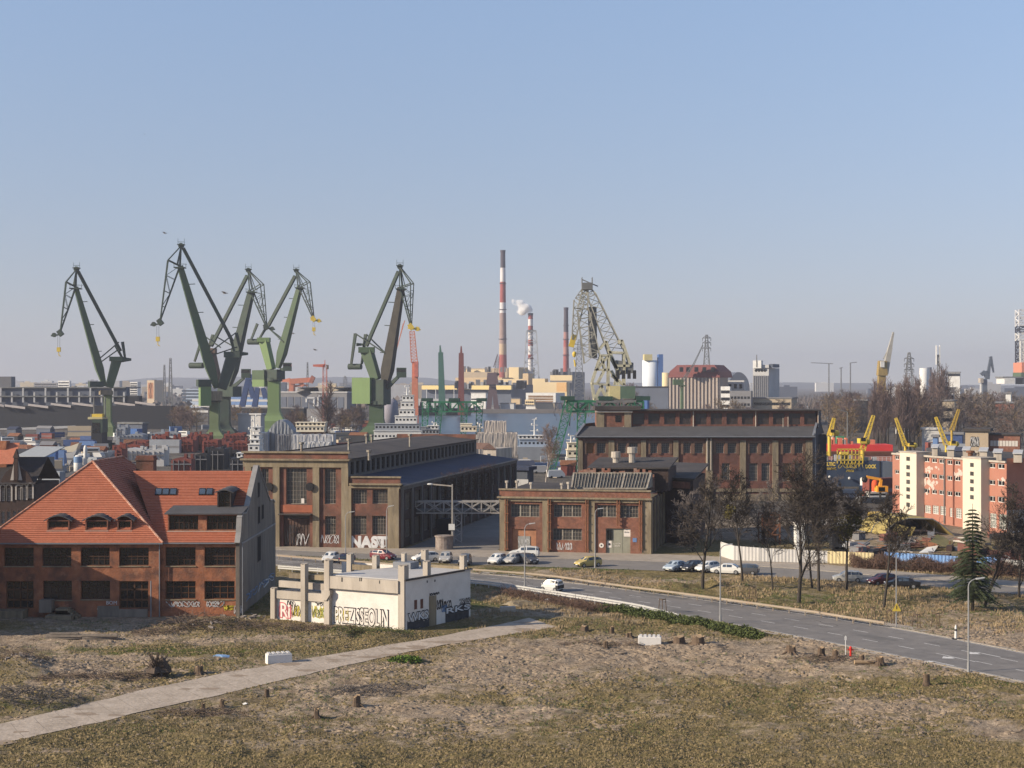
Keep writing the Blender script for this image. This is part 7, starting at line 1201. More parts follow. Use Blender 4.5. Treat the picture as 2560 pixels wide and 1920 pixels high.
zr = AK(4,0,190,D+7).z; m = MB(); a, b = f.P(-.4,ze,.5), f.P(f.L+.3,ze,.5); h_ = V((0,7.5,zr-ze)); tiles(m, a, a+h_, b, b+h_, .35); m.quad(a+h_,b+h_,b+V((0,15,0)),a+V((0,15,0))); m.build('roof', mat('dark_slate_roof',(.055,.05,.052),var=.2), t)
m = MB(); a, b = AK(4,-80,245,D+2), AK(4,105,245,D+2); m.prism([(a.x,D+1.5,a.z),(b.x,D+1.5,b.z),(b.x,D+5,b.z+3.2),(a.x,D+5,a.z+3.2)], (0,.3,.3)); m.build('tiled_roof', TILE, t); m = MB(); p = AK(4,10,170,D+5); m.box(p.x-1.6,p.x+1.2,D+4,D+6,p.z-4,p.z+2.3); m.build('chimney', BRICK, t)
t, f_, z1, s = simple_bld('grey_workshop', 'grey rendered workshop with dark windows behind the gothic building', 'building', 9, 190, 462, 475, 1010, 400, mat('grey_plaster',(.22,.21,.21),var=.15,sc=.4), None, win=(6,1,1.2,2.6,.55,.85)); m = MB(); a, b = f_.P(-.5,z1,.4), f_.P(f_.L+.5,z1,.4); m.prism([a,b,b+V((1,14,2)),a+V((1,14,2))], (0,0,.25)); m.build('roof', mat('pale_sheet_roof',(.3,.32,.33),var=.1), t); sprays(t, f_, [(9,(330,1120,455,1220),mat('violet_spray',(.14,.12,.28),var=.3),73,4,.5),(9,(340,1130,450,1210),WSPRAY,74,4,.2)])
D = 330; f = Face((AK(9,330,1300,D).x,D),(AK(9,420,1300,D).x,D)); t = root('graffiti_wall', 'narrow dark wall with large white letters below the grey workshop', 'wall', (f.a.x,D,0)); m = MB(); zt = f.st(K(9,380,1190))[1]; fbox(m, f, 0, f.L, -.2, zt, -1, 0); m.build('wall', DKH, t)
for i, ch in enumerate('RTK'): r = f.rect(9,352,1215+i*95,408,1280+i*95); text(ch, r[3]-r[2], WSPRAY, 'lettering', t, f.P(r[0],r[2],.05), f.u, (0,0,1), width=r[1]-r[0])
# pipe bridge between the halls
D = 262.; a, b = AK(5,1350,715,D), AK(5,2045,632,D); t = root('pipe_bridge', 'pale steel lattice pipe bridge spanning the yard between the two halls', 'bridge', ((a.x+b.x)/2,D,0)); nx_ = 10; m = MB(); BST = mat('pale_bridge_steel',(.34,.32,.3),var=.25,sc=1)
for dy in (-1.2,1.2):
    P = lambda k, z: V((a.x+(b.x-a.x)*k/nx_, D+dy, z)); m.beam(P(0,a.z), P(nx_,a.z), .2); m.beam(P(0,b.z), P(nx_,b.z), .2)
    for k in range(0,nx_,2): m.beam(P(k,b.z), P(k+2,a.z), .13); m.beam(P(k,a.z), P(k+2,b.z), .13); m.beam(P(k,a.z), P(k,b.z), .16); m.beam(P(k+1,a.z),P(k+1,b.z),.1)
m.build('truss', BST, t); m = MB(); m.tube((a.x,D-.5,a.z+.4),(b.x,D-.5,a.z+.4),.32,n=10); m.tube((a.x,D+.4,a.z+.4),(b.x,D+.4,a.z+.4),.25,n=10); m.build('pipe', GREY_S, t)
for x0, x1 in ((1705,1760),):
    p, e = AK(5,x0,900,D), AK(5,x1,900,D)
    for xx in (p.x, e.x):
        m = MB(); m.beam((xx,D-1,0),(xx,D-1,a.z), .22); m.beam((xx,D+1,0),(xx,D+1,a.z), .22); m.build('leg', BST, t)
    m = MB(); n = 6; [m.beam((p.x if k%2 else e.x,D-1,a.z*k/n),(e.x if k%2 else p.x,D-1,a.z*(k+1)/n),.12) for k in range(n)]; m.build('bracing', BST, t)
D = 250.8; p = GK(5,1690,985); t = root('concrete_lamp_post', 'tall concrete lamp post with a short arm by the pipe bridge', 'lamp post', p); zt = A(K(5,1690,505),p.y).z; m = MB(); m.beam(p, p+V((0,0,zt)), .34,.34,.2,.2); m.build('post', mat('old_post_concrete',(.3,.28,.25),var=.2), t); m = MB(); m.beam(p+V((0,0,zt-.3)), p+V((-3.4,0,zt)), .2); m.build('arm', CONC_L, t); m = MB(); m.lump(p+V((-3.6,0,zt)), .5,.25,.16, amp=0); m.build('lamp_head', WHT, t); c = A(K(5,1686,822),p.y-.3); m = MB(); m.box(c.x-.5,c.x+.5,c.y-.03,c.y,c.z-.5,c.z+.5); m.build('plate', WHT, t)
p = GK(5,1632,985); m = MB(); m.lathe([(1.45,0),(1.45,2.0),(1.6,2.0),(1.6,2.2),(1.2,2.25)], p, 20); tag(m.build('brick_well', mat('grey_brick',(.2,.16,.14),var=.4,sc=2.5,dirt=(.32,.3,.27),damt=.6,dsc=1.5), at=p), 'round pale brick shaft at the foot of the concrete lamp post', 'shaft')
p = GK(5,1600,880); m = MB(); m.box(p.x-2.2,p.x+2.6,p.y,p.y+2.5,0,2.7); m.box(p.x-2.3,p.x+2.7,p.y-.1,p.y+2.6,2.7,2.8); o = tag(m.build('container', mat('dark_container',(.03,.03,.035),var=.2), at=p), 'black container in the shade beside the creeper wall', 'container')
# ================================================================ trees
BARK = mat('dark_bark', (.045,.038,.032), var=.35, sc=2.5); TWIG = mat('bare_twigs', (.04,.032,.027), var=.3, sc=.4); TWIG_P = mat('purple_brown_twigs', (.125,.088,.08), var=.25, sc=.2); TWIG_O = mat('ochre_twigs', (.165,.115,.06), var=.25, sc=.2); BARK_P = mat('pale_bark', (.3,.26,.23), var=.3, sc=1)
def rvec(q, d, a):
    a0 = d.orthogonal().normalized(); b0 = d.cross(a0); t = q.uniform(0,6.283); return (d*math.cos(a)+(a0*math.cos(t)+b0*math.sin(t))*math.sin(a)).normalized()
def grow(tr, cr, p, d, L, r, lvl, q, P):
    n = P['seg'][lvl]; pts = [(p, r)]; dd = d.copy()
    for i in range(n):
        dd = (dd+V((q.uniform(-1,1),q.uniform(-1,1),q.uniform(-.3,1)*P['up'][lvl]))*P['wob'][lvl]).normalized(); p = p+dd*(L/n); pts.append((p, max(r*(1-(i+1)/n*P['tap'][lvl]), P['rmin'])))
    mb = tr if lvl <= P['trl'] else cr; ns = (8,5,4,3,3)[lvl]
    for (a, ra), (b, rb) in zip(pts, pts[1:]): mb.tube(a, b, ra, rb, n=ns, cap=False)
    if lvl+1 >= len(P['n']): return
    for k in range(P['n'][lvl+1]):
        t = P['st'][lvl]+(1-P['st'][lvl])*(k+q.random())/P['n'][lvl+1]; i = min(int(t*n), n-1); u = t*n-i; a, ra = pts[i]; b, rb = pts[i+1]; base = a.lerp(b, u)
        cd = rvec(q, (b-a).normalized(), math.radians(q.gauss(P['ang'][lvl],9)))
        if P.get('lift') and lvl == 0: cd = (cd+V((0,0,P['lift']))).normalized()
        k2 = 1-.55*(t-P['st'][lvl])/max(1e-3,1-P['st'][lvl]) if lvl == 0 else 1
        grow(tr, cr, base, cd, L*P['len'][lvl]*k2*q.uniform(.7,1.15), max(min(ra,rb)*P['rr'][lvl],P['rmin']), lvl+1, q, P)
def tree_mesh(h, r, q, P, bark, twig, name, label, group=None):
    tr, cr = MB(), MB(); t = root(name, label, 'tree', (0,0,0), group); grow(tr, cr, V((0,0,-.3)), V((q.uniform(-.06,.06),q.uniform(-.06,.06),1)).normalized(), h, r, 0, q, P)
    tr.build('trunk', bark, t, smooth=True); cr.build('crown', twig, t); return t
PB = dict(seg=(7,5,4,3,2), up=(.4,.5,.3,.2,0), wob=(.06,.16,.2,.25,.2), tap=(.8,.75,.7,.6,.5), rmin=.021, trl=1, n=(1,12,7,6,6), st=(.28,.25,.2,.15), ang=(42,38,40,38), len=(.44,.5,.5,.5), rr=(.5,.5,.5,.6), lift=.5)
PP = dict(seg=(6,4,3,3), up=(.3,1.2,1.2,1), wob=(.04,.1,.12,.12), tap=(.9,.8,.7,.6), rmin=.045, trl=0, n=(1,26,6,4), st=(.2,.1,.1), ang=(24,22,22), len=(.36,.5,.5), rr=(.3,.5,.6), lift=.9)
PF = dict(seg=(5,4,3,2), up=(.3,.5,.4,.2), wob=(.06,.16,.2,.2), tap=(.8,.75,.7,.6), rmin=.05, trl=0, n=(1,12,7,6), st=(.22,.2,.15), ang=(48,42,42), len=(.52,.5,.5), rr=(.45,.5,.6), lift=.3)
q = random.Random(31)
BASEL = {}
def put(t, x, y, rz=0, s=1.0, label=None, group=None, first=[]):
    BASEL.setdefault(t.name, (t['label'], t.get('group'))); o = t if t.name not in first and not label else copy_tree(t)
    if o is t: first.append(t.name)
    else:
        o['label'] = BASEL[t.name][0]
        if BASEL[t.name][1]: o['group'] = BASEL[t.name][1]
    o.location = (x, y, gz(x,y) if y < 262 else 0); o.rotation_euler = (0,0,rz); o.scale = (s,s,s) if not isinstance(s, tuple) else s
    if label: o['label'] = label
    if group: o['group'] = group
    elif label and 'group' in o: del o['group']
    return o
near = []
for i, (c, x, y, top, r, lab, ov) in enumerate(((3,360,1650,(330,1075),.24,'bushy bare tree standing by the parked silver and black cars',dict(st=(.22,.25,.2,.15))),(3,590,1620,(590,1090),.16,'slim bare tree right of the parked white car by the corrugated fence',dict(n=(1,11,7,6,5),ang=(30,38,40,38))),
    (3,765,1645,(760,1230),.13,'thin crooked bare tree in front of the rusty frame',dict(n=(1,8,6,5,5),ang=(32,38,40,38))),(8,1238,255,(1220,-230),.27,'largest bare multi-stemmed tree beside the main road',dict(st=(.16,.2,.2,.15),ang=(28,36,40,38),len=(.62,.5,.5,.5),n=(1,13,8,6,6))),
    (8,1325,206,(1330,-170),.22,'tall straight bare tree just behind the multi-stemmed one',dict(st=(.4,.25,.2,.15))),(8,1298,190,(1290,-190),.17,'slender bare tree between the multi-stemmed tree and the straight one',dict(st=(.4,.25,.2,.15),n=(1,9,7,6,5))),
    (8,1447,200,(1450,-180),.22,'bare tree with a green mistletoe clump in its crown',dict(st=(.4,.25,.2,.15))),(8,1605,275,(1590,-150),.19,'leaning forked bare tree before the yellow sheds',dict(st=(.3,.25,.2,.15),ang=(32,38,40,38))),
    (8,2042,272,(2120,-150),.2,'dark bare tree leaning right beside the spruce',dict(st=(.15,.2,.2,.15),ang=(30,40,42,40),len=(.6,.5,.5,.5))),(8,2190,235,(2200,-80),.18,'spreading bare tree cut by the right edge',dict(st=(.15,.2,.2,.15))))):
    b = GK(c,x,y); zt = A(K(c,*top),b.y).z; P = {**PB, **ov}; t = tree_mesh(zt*1.02, r, random.Random(50+i), P, BARK, TWIG, 'bare_tree', lab); put(t, b.x, b.y, i*1.3)
    if i == 8: t.rotation_euler = (0, .28, 0)
    near.append(t)
    if 'mistletoe' in lab or i == 1:
        m = MB(); qq = random.Random(4+i)
        for (dx, dz, rr) in (((-.6,8.6,1.5),(.9,9.4,1.2),(-.2,7.6,1.0)) if i == 6 else ((-1.6,9.6,.75),(-1.9,8.9,.6))):
            for k in range(520 if i == 6 else 260):
                v = V((qq.gauss(0,1),qq.gauss(0,1),qq.gauss(0,1))).normalized()*rr*qq.random()**.4; c0 = b+V((dx,0,dz))+v; a = V((qq.uniform(-1,1),qq.uniform(-1,1),qq.uniform(-1,1)))*.16; e = V((qq.uniform(-1,1),qq.uniform(-1,1),qq.uniform(-1,1)))*.1; m.poly([c0-a,c0+e,c0+a,c0-e])
        ORG[t.name] = b; m.build('mistletoe', mat('mistletoe_leaf',(.1,.085,.02),var=.4,sc=2), t); ch = KIDS[t.name][-1]; ch.matrix_parent_inverse = Matrix.Rotation(-t.rotation_euler.z, 4, 'Z')
# spruce
b = GK(8,1990,290); h = A(K(15,1655,845),b.y).z; t = root('spruce', 'dark green spruce with drooping layered boughs at the roadside', 'tree', b); m = MB(); m.tube(b, b+V((0,0,h)), .2, .02, n=8); m.build('trunk', BARK, t); qq = random.Random(77); m = MB(); whorls = 26
for k in range(whorls):
    z = 1.6+(h-1.9)*k/whorls; R0 = (3.0*(1-k/whorls)**.8+.2)*qq.uniform(.8,1.15)
    for j in range(11):
        if qq.random() < .1: continue
        an = j*.698+k*1.1+qq.uniform(-.25,.25); d = V((math.cos(an),math.sin(an),0)); L = R0*qq.uniform(.6,1.15); n = 17
        for i in range(n):
            u = (i+.6)/n; c0 = b+V((0,0,z))+d*L*u+V((0,0,-.42*L*u*u+.14*L*u)); w = .44*(1-.5*u)*(.6+L*.22); sd2 = V((-d.y,d.x,0))
            for s in (-1,1,-1,1): e = c0+sd2*s*w*qq.uniform(.7,1.3)+d*w*qq.uniform(.1,.9)+V((0,0,-w*qq.uniform(.1,.7))); m.add([c0-d*.08,c0+d*.16,e],[[0,1,2]])
        m.tube(b+V((0,0,z)), b+V((0,0,z))+d*L+V((0,0,-.28*L)), .03, .008, n=3, cap=False)
m.build('crown', mat('spruce_needles',(.065,.085,.042),var=.4,sc=1.2), t)
# tree behind the workshop, birches and yard bushes
t = tree_mesh(13.5, .25, random.Random(5), {**PB,'n':(1,13,8,6,4)}, BARK_P, mat('reddish_twigs',(.17,.115,.085),var=.25,sc=.4), 'bare_tree', 'pale bare tree behind the workshop with reddish twigs'); p = AK(13,1830,1110,395); put(t, p.x, p.y)
BUSH_ = 1
fars = [tree_mesh(11+i, .2, random.Random(60+i), PF, BARK, (TWIG_P,TWIG_O,TWIG_P,mat('grey_twigs',(.12,.1,.09),var=.25,sc=.2))[i], 'bare_tree', 'bare brown tree in the belt beyond the harbour', 'bare trees beyond the harbour') for i in range(4)]
pops = [tree_mesh(24, .42, random.Random(70+i), PP, BARK, TWIG_P, 'poplar', 'tall bare poplar in the row beyond the dock', 'bare poplars in the park beyond the dock') for i in range(3)]
qq = random.Random(41); D = 660
for i, x in enumerate((492,522,560,598,642,470,540,620,505,580, 740,770,800,850,872,900,945,985,1005,1030, 825,960,1150,1185,1215,1245,1205,1275, 1300,1340)):
    dd = qq.uniform(590,690) if i < 20 else qq.uniform(760,880); p = AK(14,x+qq.uniform(-8,8),1340,dd); hgt = qq.uniform(.82,1.1)*(1.0 if i < 20 else 1.2)
    if i in (10,13,14,17): t = put(pops[i%3], p.x, dd, qq.random()*6, (hgt*1.6,hgt*1.6,hgt*1.02)); 
    else: t = put(pops[i%3], p.x, dd, qq.random()*6, (hgt*1.1,hgt*1.1,hgt))
for x, y, dd, s, lab in ((200,1330,600,1.25,'round willow-like bare tree left of the poplar row'),(1790,1250,560,1.4,'pale forked birch right of the poplars'),(2140,1290,540,1.3,'dark bare tree at the right before the brick house'),(60,1330,640,1.0,'second round bare tree left of the poplar row')):
    p = AK(14,x,y,dd); put(fars[1 if x < 300 else 3], p.x, dd, x, s, lab)
for k in range(150):
    x = qq.uniform(-60,2250); dd = qq.uniform(650,1000)*(1 if qq.random() < .7 else 1.5); p = AK(14,x,1300,dd)
    if 230 < x < 420 and dd < 830: continue
    if x < 700 and dd < 720: continue
    put(fars[k%4], p.x, dd, qq.random()*6, qq.uniform(.85,1.5))
for k in range(40): x = qq.uniform(1470,2080); dd = qq.uniform(820,1250); put(fars[k%4], (x-HX)/F*dd, dd, qq.random()*6, qq.uniform(.8,1.3))
for c, x0, x1, dd, n, s in ((12,800,1010,740,7,.95),(12,1480,1740,760,9,.95),(9,1790,2074,820,14,.9),(16,830,1000,1500,7,1.8),(12,60,430,900,8,.9),(9,350,480,350,3,.35),(2,0,300,900,6,.8)):
    for k in range(n): p = AK(c, qq.uniform(x0,x1), 0, dd*qq.uniform(.95,1.1)); put(fars[k%3 if s > .5 else 3], p.x, p.y, qq.random()*6, s*qq.uniform(.8,1.2))
t = put(pops[0], AK(12,1262,0,700).x, 700, 1, (1.7,1.7,.98), 'lone brown conical poplar left of the rightmost green crane', 'poplars by the crane'); del t['group']
t = put(pops[1], AK(12,1300,0,705).x, 705, 2, (1.9,1.9,.72), 'shorter brown poplar against the lone conical one', 'poplars by the crane'); del t['group']
for x, y, s in ((29,247,.6),(33,256,.65),(42,262,.5),(47,275,.6),(60,285,.6)): put(fars[3], x, y, x, s, 'grey bare shrub tree in the shaded yard behind the white fence', 'shrub trees in the shaded yard')
m = MB(); w_ = random.Random(90)                          # far wood that reads as one mass
for k in range(5200):
    x = w_.uniform(1980,2620) if k % 4 else w_.uniform(1380,2200); dd = w_.uniform(1000,2400); X = (x-HX)*dd/F; r = w_.uniform(2.2,5.5); z = w_.uniform(1,9)*(1+.3*math.sin(x*.05)); c0 = V((X,dd,z)); a = V((w_.uniform(-.5,.5),w_.uniform(-.4,.4),1)).normalized()*r; e = V((w_.uniform(-1,1),w_.uniform(-1,1),0)).normalized()*r*.16
    m.poly([c0-a*.7-e, c0-a*.4+e, c0+a, c0-e*.3])
for k in range(900):
    x = w_.uniform(-60,1060); dd = w_.uniform(1500,4200); X = (x-HX)*dd/F; r = w_.uniform(3,7); c0 = V((X,dd,w_.uniform(1,7))); e = V((w_.uniform(-1,1),w_.uniform(-1,1),0)).normalized()*r; m.poly([c0-e, c0+V((0,0,-r*.5)), c0+e, c0+V((0,0,r*.7))])
tag(m.build('far_wood', mat('far_wood_twigs',(.1,.082,.074),var=.3,sc=.03)), 'bare winter wood massed along the right horizon', 'wood', kind='stuff')
# ================================================================ cars
def paint(n, c): return mat(n, c, rough=.3, var=.04, spec=.6)
TYRE = mat('tyre', (.02,.02,.02), rough=.9); RIM = mat('alloy_rim', (.35,.35,.36), rough=.35, metal=.6, var=.1); LAMPW = mat('headlamp', (.6,.62,.65), rough=.1, spec=.8, var=.05); LAMPR = mat('tail_lamp', (.4,.02,.02), rough=.2, var=.1); TRIM = mat('black_trim', (.02,.02,.022), rough=.6); PLATE = mat('number_plate', (.65,.65,.6), var=.03)
CARP = dict(
 hatch=dict(L=4.0,W=1.72,st=[(-2.0,.55,.5,.82,.82),(-1.92,.3,.72,1.0,1.18),(-1.45,.2,.95,1.0,1.42),(-.4,.18,.95,.98,1.48),(.35,.18,.92,.95,1.42),(1.0,.2,.9,.93,.98),(1.6,.22,.82,.82,.82),(1.92,.3,.7,.7,.7),(2.0,.42,.55,.55,.55)],wh=1.25,r=.31),
 sedan=dict(L=4.6,W=1.78,st=[(-2.3,.45,.6,.85,.85),(-2.2,.28,.9,.95,.97),(-1.55,.2,.95,.98,1.02),(-.85,.18,.95,.97,1.38),(.0,.18,.93,.95,1.44),(.55,.18,.92,.94,1.38),(1.2,.2,.9,.92,.95),(1.9,.22,.8,.8,.8),(2.25,.3,.65,.66,.66),(2.3,.42,.55,.56,.56)],wh=1.38,r=.32),
 suv=dict(L=4.7,W=1.86,st=[(-2.35,.5,.65,.95,.95),(-2.25,.3,.9,1.1,1.45),(-1.9,.25,1.0,1.12,1.62),(-.4,.25,1.0,1.08,1.68),(.5,.25,1.0,1.05,1.58),(1.15,.25,1.0,1.03,1.06),(1.9,.28,.92,.93,.93),(2.28,.35,.75,.76,.76),(2.35,.45,.6,.62,.62)],wh=1.42,r=.36),
 smart=dict(L=2.7,W=1.6,st=[(-1.35,.5,.7,.95,.95),(-1.28,.25,.9,1.05,1.35),(-.9,.2,1.0,1.02,1.52),(.0,.2,.98,1.0,1.55),(.45,.2,.95,.97,1.45),(.95,.2,.88,.9,.93),(1.28,.28,.7,.72,.72),(1.35,.42,.55,.58,.58)],wh=.92,r=.29))
def car(kind, mp, label, p, head, m2=None, group='cars in the streets'):
    q_ = CARP[kind]; W = q_['W']/2; st = q_['st']; t = root('parked_car' if kind != 'smart' else 'city_car', label, 'car', (0,0,0), group); m = MB(); rings = []
    for i, (x, zb, zm, zl, zt) in enumerate(st):
        e = .86 if i in (0, len(st)-1) else (.95 if i in (1, len(st)-2) else 1); cab = zt-zl > .12; wt = W*e*(.74 if cab else .9); rings.append([(x,-W*e*.92,zb),(x,-W*e,zb+(zl-zb)*.45),(x,-W*e*.97,zl),(x,-wt,zt),(x,0,zt+(.05 if cab else .04)),(x,wt,zt),(x,W*e*.97,zl),(x,W*e,zb+(zl-zb)*.45),(x,W*e*.92,zb)])
    n = 9; m.add([v for r in rings for v in r], [[i*n+j, i*n+(j+1)%n, (i+1)*n+(j+1)%n, (i+1)*n+j] for i in range(len(rings)-1) for j in range(n)]+[list(range(n)), list(range((len(rings)-1)*n, len(rings)*n))]); m.build('body', mp, t, smooth=False)
    g = MB()
    for i in range(len(rings)-1):
        a, b = rings[i], rings[i+1]; ca, cb = st[i][4]-st[i][3] > .12, st[i+1][4]-st[i+1][3] > .12
        for s in (1,-1):
            j0, j1 = (2,3) if s < 0 else (6,5); A0, A1, B0, B1 = V(a[j0]), V(a[j1]), V(b[j0]), V(b[j1]); o = V((0,s*.012,.004))
            if ca and cb: g.quad(A0.lerp(A1,.1)+o+(B0-A0)*.06, B0.lerp(B1,.1)+o-(B0-A0)*.06, B0.lerp(B1,.86)+o-(B0-A0)*.06, A0.lerp(A1,.86)+o+(B0-A0)*.06)
        if ca != cb:
            lo, hi = (a, b) if not ca else (b, a); xo = V((.02 if st[i][0] > 0 else -.02,0,.02)); L3, L5, H3, H5 = V(lo[3]), V(lo[5]), V(hi[3]), V(hi[5]); c5 = lambda v, k: V((v.x, v.y*k, v.z)); g.quad(c5(L3.lerp(H3,.12),.9)+xo, c5(L5.lerp(H5,.12),.9)+xo, c5(L5.lerp(H5,.9),.9)+xo, c5(L3.lerp(H3,.9),.9)+xo)
    g.build('window', GLASS_B if kind != 'smart' else GLASS_D, t)
    for sx in (-1,1):
        for sy in (-1,1):
            x, y, r = sx*q_['wh'], sy*(W-.1), q_['r']; m = MB(); m.tube((x,y-.11,r),(x,y+.11,r),r,n=16); w = m.build('wheel', TYRE, t); m = MB(); m.tube((x,y+sy*.1,r),(x,y+sy*.125,r),r*.62,n=12); m.build('rim', RIM, w)
    xf, xr = st[-1][0], st[0][0]
    for sy in (-1,1):
        m = MB(); m.lump((xf-.12,sy*W*.66,.66), .14,.2,.09, 8,5, amp=0); m.build('headlight', LAMPW, t); m = MB(); m.lump((xr+.06,sy*W*.72,.82), .08,.14,.11, 8,5, amp=0); m.build('tail_light', LAMPR, t); m = MB(); m.lump((st[len(st)//2][0]+.55,sy*(W+.08),.98), .08,.1,.07, 8,5, amp=0); m.build('mirror', mp, t)
    m = MB(); m.box(xf-.08,xf+.03,-W*.8,W*.8,.3,.46); m.build('bumper', TRIM, t); m = MB(); m.box(xf+.03,xf+.04,-.26,.26,.36,.46); m.box(xr-.02,xr-.01,-.26,.26,.5,.6); m.build('number_plate', PLATE, t)
    if m2: m = MB(); m.box(-.7,.6,-W*.72,W*.72,1.56,1.6); m.box(-1.37,-1.0,-W-.01,W+.01,.4,.85); m.build('dark_panel', m2, t)
    t.location = (p.x,p.y,.02); t.rotation_euler = (0,0,math.radians(head)); return t
WC, SC_, BK, DG, YC, RC, DB, SB = paint('car_white',(.62,.62,.6)), paint('car_silver',(.36,.35,.33)), paint('car_black',(.012,.012,.015)), paint('car_dark_grey',(.06,.06,.065)), paint('car_sand_yellow',(.45,.35,.12)), paint('car_red',(.15,.02,.03)), paint('car_navy',(.02,.025,.05)), paint('car_pale_blue',(.3,.36,.42))
cars = [('hatch',WC,'white hatchback at the left end of the row by the workshop gate',GK(6,152,1032),-112),('hatch',SC_,'silver beige hatchback second in the row by the workshop gate',GK(6,243,1030),-115),('hatch',DG,'dark grey hatchback in front of the white estate',GK(6,335,1030),-60),('suv',WC,'white estate car parked side-on before the boarded gate',GK(6,315,992),172),
 ('hatch',YC,'sand yellow hatchback alone on the side road',GK(6,698,1050),-150),('sedan',SB,'pale blue saloon left of the black car near the bushy tree',GK(6,1228,1074),-130),('hatch',BK,'black hatchback half behind the bushy bare tree',GK(6,1325,1076),-135),('hatch',WC,'white hatchback just behind the bushy bare tree trunk',GK(6,1415,1080),-135),('sedan',WC,'white saloon right of the street lamp on the side road',GK(6,1535,1092),160),('hatch',DG,'dark grey hatchback next to the white saloon',GK(6,1640,1096),160),
 ('hatch',paint('car_pearl',(.42,.41,.38)),'pearl hatchback between two bare trees on the side road',GK(3,1195,1600),175),('hatch',paint('car_maroon',(.1,.02,.025)),'maroon hatchback left of the black saloon at the right',GK(3,1395,1616),-160),('sedan',BK,'black saloon rightmost on the side road',GK(3,1510,1636),170),
 ('hatch',WC,'white hatchback seen over the ruin, leftmost of three',GK(5,790,1080),-100),('hatch',DB,'navy hatchback seen over the ruin between its columns',GK(5,912,1088),80),('hatch',RC,'red hatchback seen over the ruin roof',GK(5,1178,1062),-30),('hatch',WC,'white hatchback behind the ruin roof edge',GK(5,1490,1078),-150),('hatch',SC_,'silver hatchback facing the camera behind the ruin',GK(5,1642,1082),-95),('hatch',DG,'dark hatchback hidden behind the last roof column of the ruin',GK(5,1785,1098),-95)]
for a in cars: car(*a)
car('smart', WC, 'tiny white and black city car driving on the main road', GK(8,172,203), 148, BLACK)
# ================================================================ lamps, rails, signs, fence
POLE = mat('galvanised_pole', (.3,.3,.3), rough=.5, var=.1, metal=.3)
def lamp(label, b, top, reach, head, sx=1):
    t = root('street_lamp', label, 'street lamp', b, 'street lamps along the roads'); zt = A(top, b.y).z; m = MB(); m.tube(b, b+V((0,0,zt-.7)), .1, .065, n=8); m.tube(b, b+V((0,0,.9)), .14, .13, n=8); m.build('pole', POLE, t); m = MB(); pr_ = b+V((0,0,zt-.7))
    for k in range(1,6): a = k/5*1.35; p = b+V((sx*reach*(1-math.cos(a)),0,zt-.7+.7*math.sin(a))); m.tube(pr_, p, .05, n=6); pr_ = p
    m.build('arm', POLE, t); m = MB(); m.beam(pr_, pr_+V((sx*.8,0,.12)), .26,.13,.18,.08); m.build('lamp_head', mat('lamp_head_grey',(.5,.5,.48),rough=.4,var=.05), t); return t
lamp('street lamp standing at the start of the white guard rail', GK(8,55,206), K(6,360,792), .7, 0); lamp('street lamp before the metal gate of the workshop', GK(6,740,1058), K(6,755,702), .5, 0); lamp('street lamp between the main road and the green hedge', GK(8,900,343), K(8,935,4), .75, 0); lamp('nearest street lamp at the lower right of the main road', GK(8,1972,553), K(8,2018,150), .9, 0); lamp('street lamp in front of the hall door behind the ruin', GK(5,900,1085), K(5,925,712), .7, 0); lamp('street lamp before the lower block of the hall', GK(5,1205,1066), K(5,1222,668), .4, 0)
b = GK(8,1660,360); t = root('sign_post', 'thin grey post with a yellow triangular warning sign right of the main road', 'road sign', b); m = MB(); m.tube(b, b+V((0,0,A(K(8,1655,48),b.y).z)), .075, .05, n=8); m.build('post', POLE, t); c = A(K(8,1662,274),b.y-.1); m = MB(); m.prism([(c.x-.5,c.y,c.z-.42),(c.x+.5,c.y,c.z-.42),(c.x,c.y,c.z+.5)], (0,.03,0)); o = m.build('warning_sign', YEL, t); m = MB(); m.box(c.x-.05,c.x+.05,c.y-.01,c.y,c.z-.2,c.z+.2); m.build('sign_mark', INK, o)
for lb, c, x, y0, y1 in (('tall grey park lamp post beside the round bare tree',14,178,1400,1060),):
    p = AK(c,x,y0,545); p.z = 0; m = MB(); m.tube(p, AK(c,x,y1,545), .3,.2, n=8); e = AK(c,x,y1,545); m.beam(e, e+V((-3.5,0,1)), .25); tag(m.build('park_lamp', GREY_S, at=p), lb, 'lamp post')
def rail(label, pts, mt, h=.75, beams=(.55,), step=2.0, wide=.31, box=False, name='guard_rail'):
    pl = res(smooth(pts), 60); b = pl[0]; t = root(name, label, 'guard rail', (b[0],b[1],0)); m = MB()
    for z in beams:
        for (x0,y0),(x1,y1) in zip(pl,pl[1:]): m.beam((x0,y0,z+.02),(x1,y1,z+.02), .09 if not box else .16, wide)
    m.build('rail', mt, t); L = np.r_[0,np.cumsum(np.hypot(*np.diff(pl,axis=0).T))]
    for d in np.arange(.3, L[-1], max(step, L[-1]/95)): x, y = np.interp(d,L,pl[:,0]), np.interp(d,L,pl[:,1]); m = MB(); m.box(x-.06,x+.06,y+.06,y+.2,0,max(beams)+.16); m.build('post', mt, t)
GALV = mat('white_galvanised_rail', (.48,.48,.47), rough=.5, var=.1, metal=.2); RUSTB = mat('beige_rusty_rail', (.3,.25,.19), rough=.7, var=.2, sc=1, dirt=(.22,.13,.08), damt=.5, dsc=.5)
inn = lambda pl, a, b, d: [tuple(p) for p in offs([tuple(v) for v in res(pl, 60)[a:b]], d)]
g2 = lambda *ps: [(v.x, v.y) for v in ps]
rail('white galvanised guard rail curving along the near side of the main road', g2(GK(5,400,1150),GK(5,1840,1255),GK(8,70,214),GK(8,300,250),GK(8,560,292),GK(8,650,318),GK(8,720,335)), GALV, beams=(.74,.46), step=2.2, wide=.2)
